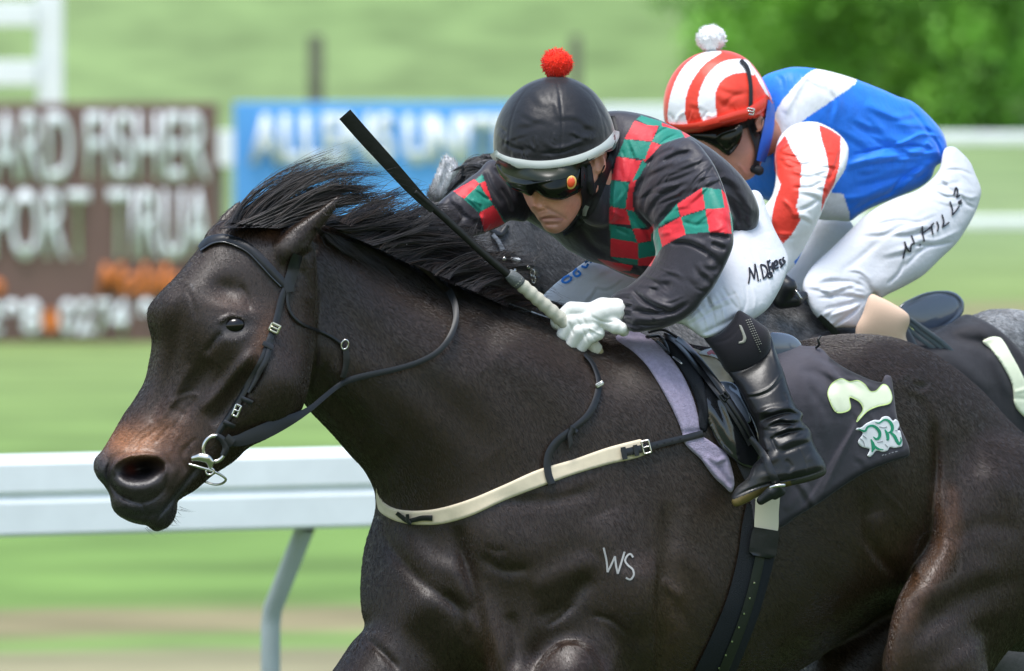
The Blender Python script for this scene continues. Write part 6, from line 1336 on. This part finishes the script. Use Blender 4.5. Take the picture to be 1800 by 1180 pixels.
strap('browband', [(862, 404, 8), (880, 412, 9), (893, 396, 7)], ZG, M_leather, gb, 9, 6, 1.5, 4)
strap('headpiece', [(866, 412, 7), (876, 424, 7), (884, 440, 8)], ZG, MATS['grey_strap'], gb, 10, 6, 1.5, 4)
for x, y, w, h in ((906, 456, 20, 9), (938, 462, 8, 10), (928, 470, 10, 7), (886, 456, 8, 12), (904, 478, 8, 16)):
    form('buckle', [Ell(x, y, float(ZG(x, y)) - .012, w/2, h/2, 5, 10)], 2.0, M_steel if w < 15 else M_whiteprint, gb)
strap('rein', [(936, 478, 6), (940, 498, 6), (950, 506, 6), (960, 518, 6), (966, 530, 6)], ZG, M_leather, gb, 8, 5, 1.2, 6)
ring('chain', 936, 480, float(ZG(936, 480)) - .012, 3.5, 6, 1.4, M_steel, gb); ring('chain', 938, 492, float(ZG(938, 492)) - .012, 3, 6, 1.4, M_steel, gb)
strap('throatlash', [(886, 438, 8), (900, 450, 10), (930, 468, 10), (950, 486, 9)], ZG, M_leather, gb, 7, 5, 1.2, 6)

g2 = root('number_cloth', tuple(PW(1720, 640, float(ZG(1720, 640)))), 'black saddle cloth with pale number 1 on the grey horse', 'saddle cloth')
ZC = ZMap(); ZC.A = ZG.A.copy()
c2 = [(1420, 600), (1450, 583), (1490, 577), (1540, 580), (1590, 588), (1640, 585), (1668, 570), (1697, 553), (1725, 561), (1752, 577), (1775, 596), (1800, 624), (1826, 660), (1830, 740), (1800, 800), (1700, 780), (1500, 760), (1420, 680)]
sheet('cloth', c2, ZG, M_cloth, g2, 14, 14, 4.0, [R([(1665, 590), (1700, 600), (1727, 604), (1745, 625)], 9, -12), R([(1680, 570), (1715, 575), (1750, 590)], 12, 9), R([(1640, 610), (1690, 640), (1740, 690)], 14, 7), R([(1735, 610), (1755, 650), (1775, 700)], 8, 5)], (0.030, 0.029, 0.034), [], zmap=ZC, zsmooth=8)
sheet('number', [(1727, 601), (1738, 594), (1749, 592), (1761, 596), (1780, 627), (1800, 665), (1815, 700), (1815, 745), (1800, 733), (1784, 713), (1779, 677), (1761, 641), (1742, 615)], ZC, M_number, g2, 5, 5, 2.4, [R([(1782, 690), (1805, 684)], 3, 2), R([(1780, 700), (1810, 702)], 3, -2)], zsmooth=3)
s2 = root('saddle', tuple(PW(1640, 560, gd(1640))), 'small racing saddle with shiny grey oval seat on the grey horse', 'saddle')
can2 = [(1578, 545), (1585, 534), (1605, 523), (1628, 514), (1651, 511), (1672, 512), (1686, 519), (1695, 532), (1694, 548), (1684, 562), (1665, 575), (1642, 587), (1624, 588), (1600, 575)]
L_c2 = Out(can2, [(1590, 560, gd(1600, -.05)), (1690, 530, gd(1690, -.02))], c=0.35, k=0.01, g=1.6)
form('seat', [L_c2], 2.4, M_greyleather, s2, [R([(1590, 538), (1625, 521), (1655, 516), (1680, 524), (1688, 540), (1672, 562), (1640, 580)], 2.2, -4), R([(1584, 540), (1620, 517), (1655, 511), (1685, 520), (1694, 540), (1678, 568), (1640, 587)], 3, 2)])
for k, (dx, dy) in enumerate(((0, 0), (6, -7), (12, -13))):
    strap('stirrup_leather', [(1588 + dx, 568 + dy*0.6, 7), (1610 + dx, 590 + dy, 8), (1640 + dx, 612 + dy, 9), (1670 + dx, 640 + dy, 9)], [gd(1590, -.22), gd(1670, -.2)], M_greyleather, s2, 3 + k, 5, 1.5, 2)

j2 = root('person', tuple(PW(1500, 560, gd(1500))), 'rear rider in blue and white silks with red and white striped cap', 'person')
Z2 = ZMap()
SK2 = (0.50, 0.22, 0.15)
hz2 = gd(1280, -.02)
f2 = [(1205, 200), (1212, 246), (1238, 282), (1268, 306), (1292, 318), (1308, 318), (1320, 314), (1330, 304), (1340, 282), (1348, 256), (1352, 210), (1340, 160), (1260, 140), (1210, 160)]
form('body', [Out(f2, [(1300, 290, hz2 - .02), (1340, 210, hz2 + .02), (1220, 200, hz2)], c=2.2, hmax=0.08, k=0.01, g=1.6), Ell(1334, 218, hz2 - .065, 8, 15, 7, 14, 0.005), Cap([(1330, 235, hz2 + .03, 34), (1350, 240, hz2 + .06, 36)], 0.02)], 2.0, M_skin, j2, [B(1318, 268, 14, 20, 3, 20), R([(1296, 288), (1304, 296), (1312, 308)], 3, 3), B(1335, 218, 4, 8, -3, 14)], SK2, [('b', 1310, 300, 10, 8, 0, (0.45, 0.17, 0.13), 0.5)], zmap=Z2)
tr2 = [(1332, 150), (1343, 134), (1368, 124), (1396, 118), (1441, 122), (1475, 130), (1506, 140), (1547, 156), (1579, 170), (1604, 179), (1628, 199), (1653, 227), (1664, 252), (1663, 280), (1645, 293), (1637, 313), (1616, 330), (1579, 346), (1531, 366), (1510, 378), (1494, 389), (1470, 388), (1440, 386), (1400, 372), (1340, 350), (1305, 345), (1285, 325), (1288, 296), (1310, 280), (1330, 260), (1338, 225)]
L_t2 = Out(tr2, [(1290, 320, gd(1290, .16)), (1360, 200, gd(1360, .02)), (1640, 260, gd(1640, .03)), (1450, 350, gd(1450, .05))], c=1.3, hmax=0.17, k=0.008, g=2.2)
ar2 = [(1368, 246), (1378, 232), (1394, 220), (1420, 214), (1442, 217), (1474, 235), (1490, 256), (1491, 275), (1484, 300), (1465, 330), (1452, 356), (1441, 382), (1430, 405), (1420, 425), (1408, 446), (1394, 462), (1378, 474), (1360, 470), (1342, 440), (1330, 410), (1332, 380), (1345, 362), (1358, 342), (1364, 310), (1362, 275)]
L_a2 = Out(ar2, [(1430, 240, gd(1430, -.12)), (1440, 340, gd(1440, -.20)), (1370, 440, gd(1370, -.16))], c=1.3, hmax=0.075, k=0.006, g=1.8)
WH = (0.80, 0.81, 0.83); BLUE = (0.018, 0.20, 0.85); RD2 = (0.72, 0.045, 0.025)
o2 = [('p', [(1437, 121), (1506, 140), (1465, 175), (1404, 219), (1388, 248), (1368, 270), (1350, 262), (1350, 225), (1358, 206), (1384, 166)], WH, True), ('p', [(1458, 338), (1482, 341), (1494, 375), (1494, 395), (1430, 395), (1436, 370)], WH),
      ('p', ar2, WH, True), ('p', [(1380, 238), (1390, 260), (1408, 289), (1408, 313), (1403, 350), (1400, 362), (1407, 388), (1392, 412), (1376, 429), (1365, 412), (1356, 398), (1358, 372), (1364, 350), (1373, 325), (1362, 300), (1360, 264)], RD2), ('p', [(1439, 219), (1460, 228), (1478, 240), (1477, 270), (1476, 289), (1466, 325), (1452, 350), (1443, 374), (1447, 335), (1457, 297), (1452, 270), (1445, 248)], RD2)]
s2s = [R([(1500, 215), (1540, 240), (1580, 270), (1640, 280)], 7, -3), R([(1550, 265), (1590, 250), (1620, 236), (1650, 240)], 3, 3.5), R([(1500, 272), (1545, 262), (1600, 256), (1640, 262)], 2.2, -3.5), R([(1490, 290), (1540, 276), (1610, 270), (1655, 268)], 5, 4.5), ST([(1480, 300), (1540, 284), (1600, 280), (1650, 274)], 8, 4, 3), R([(1500, 330), (1560, 316), (1600, 300)], 7, -4), R([(1560, 345), (1590, 310), (1620, 290)], 4, -4), R([(1580, 340), (1610, 308), (1640, 285)], 5, 3), R([(1480, 350), (1520, 345), (1560, 325)], 6, 3), R([(1500, 370), (1540, 350), (1580, 335)], 4, -3), R([(1600, 190), (1620, 215), (1640, 245)], 4, -3), R([(1420, 130), (1400, 160), (1380, 200)], 6, 2.5), R([(1520, 180), (1560, 200), (1610, 230)], 10, 4), R([(1640, 240), (1650, 258), (1655, 275)], 3, -4), R([(1628, 250), (1640, 262)], 3, 3),
       R([(1370, 265), (1385, 250), (1400, 242)], 4, 3), R([(1385, 285), (1410, 290), (1430, 285)], 3, -2.5), R([(1390, 300), (1420, 306), (1450, 300)], 4, 2.4), R([(1395, 330), (1425, 330), (1445, 320)], 3, -2.5), R([(1405, 370), (1425, 362), (1440, 350)], 3, -2.2), R([(1375, 350), (1390, 365), (1398, 385)], 3, 2.4), R([(1345, 380), (1360, 400), (1372, 430)], 4, -2), R([(1480, 262), (1470, 290), (1455, 320)], 4, -3), R([(1405, 225), (1430, 232), (1440, 250)], 4, -2)]
s2s = amp(s2s, 1.7) + folds([(1480, 160), (1570, 180), (1640, 240), (1600, 260), (1500, 250)], 25, 9, 80, 6, 2.6, 41) + folds([(1500, 260), (1640, 250), (1640, 290), (1520, 350)], -18, 12, 70, 5, 3.0, 42) + folds([(1370, 140), (1440, 130), (1480, 170), (1390, 220)], 60, 6, 60, 5, 2.2, 43) + folds([(1380, 250), (1470, 240), (1440, 370), (1390, 440), (1360, 390)], 10, 14, 45, 4, 2.4, 44)
L_w2 = Cap([(1372, 448, gd(1370, -.16), 30), (1330, 500, gd(1330, -.19), 26)], 0.012)
form('jersey', [L_t2, L_a2, L_w2], 2.4, M_silk, j2, s2s, BLUE, o2 + [('p', [(1300, 400), (1340, 430), (1385, 440), (1400, 470), (1350, 540), (1290, 540)], WH)], zmap=Z2)
hx, hy, hzz = 1300, 528, gd(1300, -.21)
form('glove', [Cap([(1330, 500, hzz, 20), (1305, 522, hzz, 22), (1288, 532, hzz, 19)], 0.008)] + [Cap([(1300 - i*3, 516 + i*9, hzz - .012, 10), (1278 - i*2, 524 + i*9, hzz - .014, 9.5), (1270, 536 + i*8, hzz + .01, 8.5), (1286, 540 + i*7, hzz + .03, 8)], 0.003) for i in range(4)] + [Cap([(1312, 510, hzz - .01, 11), (1294, 505, hzz - .016, 9), (1278, 510, hzz - .012, 8)], 0.004)], 2.6, M_glove, j2)
tha = [(1530, 372), (1570, 350), (1616, 332), (1650, 300), (1660, 262), (1676, 258), (1690, 268), (1706, 286), (1714, 305), (1724, 330), (1724, 344), (1716, 370), (1700, 400), (1681, 428), (1652, 456), (1624, 483), (1600, 498), (1583, 507), (1562, 517), (1547, 524), (1535, 516), (1528, 534), (1516, 556), (1506, 574), (1480, 576), (1461, 575), (1434, 556), (1419, 530), (1411, 505), (1416, 486), (1430, 466), (1461, 437), (1494, 405)]
L_tha = Out(tha, [(1440, 520, gd(1440, -.22)), (1690, 320, gd(1690, -.05)), (1560, 430, gd(1560, -.16)), (1630, 460, gd(1560, -.12)), (1500, 390, gd(1560, -.15))], c=1.2, hmax=0.10, k=0.010, g=1.8)
thb = [(1370, 500), (1392, 462), (1412, 430), (1436, 384), (1490, 386), (1500, 402), (1470, 438), (1440, 470), (1420, 505), (1395, 520)]
L_thb = Out(thb, [(1400, 480, gd(1400, .12)), (1480, 400, gd(1480, .15))], c=1.2, hmax=0.09, k=0.008, g=1.8)
b2s = [R([(1445, 500), (1475, 495), (1510, 500), (1532, 515)], 4, -2.5), R([(1440, 512), (1480, 508), (1525, 522)], 4, 2.5), R([(1440, 525), (1475, 520), (1520, 524)], 3, -2.5), R([(1450, 545), (1485, 536), (1528, 524)], 4, -3), R([(1455, 555), (1490, 545), (1522, 535)], 4, 2.5), R([(1465, 572), (1490, 556), (1520, 532)], 3, -4), R([(1480, 478), (1510, 455), (1550, 420)], 6, -1.5), R([(1535, 515), (1525, 500), (1510, 488)], 4, -2.5), R([(1590, 470), (1620, 440), (1640, 430)], 3, -2), R([(1600, 430), (1640, 432), (1680, 425)], 2.5, -2.6), R([(1610, 420), (1645, 422), (1690, 405)], 4, 2), R([(1690, 345), (1700, 360), (1716, 366)], 3, -3.5), R([(1685, 338), (1705, 348), (1720, 344)], 4, 3), R([(1660, 300), (1690, 300), (1712, 310)], 3, -2), R([(1600, 345), (1640, 330), (1690, 320)], 4, -1.6), R([(1560, 500), (1580, 480), (1590, 460)], 3, -2), R([(1540, 395), (1580, 388), (1620, 392)], 3, -1.3), R([(1570, 410), (1600, 400), (1640, 398)], 4, 1.5)]
b2s = amp(b2s, 2.0) + folds([(1430, 500), (1500, 470), (1530, 510), (1460, 560)], -8, 10, 60, 4, 2.8, 51) + folds([(1540, 400), (1680, 330), (1700, 370), (1600, 470)], -12, 10, 70, 5, 2.2, 52) + folds([(1660, 280), (1710, 300), (1720, 340), (1660, 340)], 30, 6, 40, 4, 2.6, 53)
form('breeches', [L_tha, L_thb], 2.4, M_breech, j2, b2s, zmap=Z2)
zz = lambda pts: [(1380 + x/3.689, 300 + y/3.689) for x, y in pts]
script(j2, Z2, [zz(p) for p in ([(765, 570), (780, 510), (775, 460)], [(775, 460), (800, 520), (815, 525)], [(815, 525), (820, 480), (840, 475)], [(840, 475), (820, 420)], [(872, 478), (880, 484)], [(890, 360), (895, 420), (905, 460)], [(885, 410), (930, 380), (965, 340)], [(950, 350), (955, 390), (960, 415)], [(985, 330), (995, 360), (988, 395)], [(1018, 285), (1030, 330), (1020, 368)], [(1020, 368), (1040, 355), (1065, 335)], [(1070, 200), (1085, 250), (1085, 290)], [(1085, 290), (1110, 260), (1130, 230)], [(1095, 160), (1108, 110), (1120, 130), (1112, 175)], [(1112, 175), (1135, 160)], [(1145, 190), (1125, 205), (1140, 215), (1145, 200)])], M_ink, 2.6)
leg2 = [(1530, 518), (1546, 522), (1570, 534), (1596, 552), (1599, 566), (1592, 590), (1600, 620), (1560, 640), (1510, 620), (1504, 580), (1516, 552)]
form('sock', [Out(leg2, [(1540, 550, gd(1540, -.32)), (1590, 600, gd(1590, -.31))], c=2.2, hmax=0.062, k=0.006, g=1.6)], 2.4, mat('beige_stocking', (0.70, 0.49, 0.36), 0.7, 0.3, bump=(400, 0.3, 0.001)), j2, zmap=Z2)
bt2 = [(1560, 575), (1590, 572), (1610, 600), (1650, 680), (1690, 760), (1700, 800), (1640, 850), (1560, 860), (1570, 830), (1610, 790), (1590, 720), (1560, 640)]
form('boot', [Out(bt2, [(1580, 600, gd(1580, -.25)), (1650, 800, gd(1650, -.3))], c=1.8, hmax=0.05, k=0.006, g=2.0)], 3.4, M_boot, j2, [], BOOT)
he2 = [(1167, 215), (1165, 192), (1166, 168), (1175, 140), (1193, 114), (1217, 97), (1254, 87), (1290, 91), (1315, 105), (1335, 130), (1348, 154), (1359, 179), (1356, 199), (1339, 207), (1311, 211), (1262, 222), (1213, 230), (1175, 224)]
L_h2 = Cut(Ell(1262, 190, hz2 + .005, 99, 105, 100), he2)
w1 = [(1177, 218), (1175, 185), (1184, 150), (1200, 120), (1222, 100), (1250, 89), (1268, 92), (1240, 112), (1218, 140), (1206, 172), (1204, 200), (1208, 226)]
w2 = [(1239, 216), (1228, 190), (1230, 160), (1245, 130), (1268, 110), (1296, 104), (1316, 108), (1326, 132), (1310, 128), (1284, 132), (1264, 148), (1257, 172), (1258, 210)]
w3 = [(1322, 116), (1340, 142), (1352, 170), (1347, 166), (1330, 136)]
form('cap', [L_h2], 2.2, M_cap, j2, folds([(1172, 200), (1350, 190), (1330, 205), (1190, 222)], 80, 9, 20, 3.0, 1.6, 61) + folds([(1190, 150), (1320, 120), (1340, 180), (1200, 200)], 20, 5, 45, 6, 1.2, 62) + [R([(1186, 220), (1192, 205), (1204, 196)], 3, 2.5), R([(1240, 200), (1252, 206), (1262, 200)], 3, 2), R([(1270, 190), (1290, 170), (1310, 165)], 4, -2), R([(1175, 200), (1185, 212)], 3, -2.5), R([(1232, 212), (1244, 196)], 2.5, -2), R([(1310, 120), (1322, 150), (1326, 180)], 3, -2)], (0.74, 0.055, 0.03), [('p', w, WH, True) for w in (w1, w2, w3)], zmap=Z2)
strap('peak', [(1168, 221, 10), (1190, 226, 14), (1222, 225, 18), (1258, 217, 20), (1296, 206, 22), (1316, 200, 20), (1338, 186, 20), (1354, 174, 18)], Z2, mat('red_peak', (0.74, 0.05, 0.025), 0.35, 0.5), j2, 6, 10, 3, 8)
strap('peak_underside', [(1180, 234, 9), (1222, 240, 12), (1262, 232, 16), (1300, 220, 18), (1318, 214, 14)], Z2, M_black, j2, 4, 10, 2, 8)
strap('collar', [(1356, 176, 12), (1354, 205, 16), (1350, 232, 19), (1344, 258, 19), (1337, 284, 15)], Z2, mat('blue_collar', (0.018, 0.13, 0.62), 0.5, 0.3, bump=(500, 0.1, 0.0006)), j2, 10, 8, 2.5, 8)
g2l = [(1212, 236), (1240, 230), (1280, 222), (1302, 218), (1306, 230), (1302, 248), (1292, 264), (1280, 274), (1262, 262), (1240, 250), (1222, 244)]
form('goggles', [Out(g2l, [(1220, 238, hz2 - .06), (1300, 240, hz2 - .095)], c=0.9, hmax=0.028, k=0.004, g=1.2)], 1.9, M_goggle, j2, [R([(1258, 244), (1266, 236), (1296, 226)], 2.5, 2.5), R([(1262, 252), (1278, 266), (1296, 250)], 2.5, 2)], zmap=Z2)
strap('goggle_strap', [(1302, 105, 7), (1313, 118, 7), (1319, 145, 7), (1320, 175, 7), (1319, 195, 7)], Z2, M_black, j2, 4, 4, 1.0, 6)
buckle(1319, 196, 12, 10, 10, Z2, j2, 9, M_steel, 1.8)
strap('chin_strap', [(1316, 204, 13), (1320, 218, 14), (1328, 240, 15), (1334, 258, 14), (1332, 280, 10), (1328, 296, 12)], Z2, M_black, j2, 6, 7, 2.0, 6)
strap('chin_strap', [(1344, 208, 10), (1342, 230, 10), (1338, 250, 10), (1334, 266, 10)], Z2, M_black, j2, 5, 7, 2.0, 6)
form('chin_cup', [Cap([(1322, 296, hz2 - .05, 7), (1334, 300, hz2 - .05, 9)], 0.004)], 2.2, M_black, j2)
pompom(1250, 68, hz2 - .005, 26, 25, mat('white_wool', (0.93, 0.93, 0.94), 0.9, 0.15, sheen=0.3), j2)
# black glove-like knee roll and strap in front of the rear rider's knee
pm = root('saddle_strap', tuple(PW(1388, 515, gd(1388, -.2))), 'black padded strap with silver buckle in front of the rear rider\'s knee', 'strap')
form('pad', [Cap([(1372, 492, gd(1372, -.24), 14), (1384, 506, gd(1384, -.25), 18), (1374, 528, gd(1374, -.24), 16), (1398, 528, gd(1398, -.25), 13), (1412, 520, gd(1412, -.24), 9)], 0.01)], 2.4, M_leather, pm)
tube('buckle', [('s', 1399, 511, gd(1400, -.27), 2), ('s', 1409, 526, gd(1400, -.27), 2)], M_steel, pm, 8)
strap('strap', [(1440, 556, 10), (1462, 578, 12), (1480, 600, 12)], [gd(1440, -.3), gd(1480, -.28)], M_leather, pm, 3, 5, 1.5, 2)
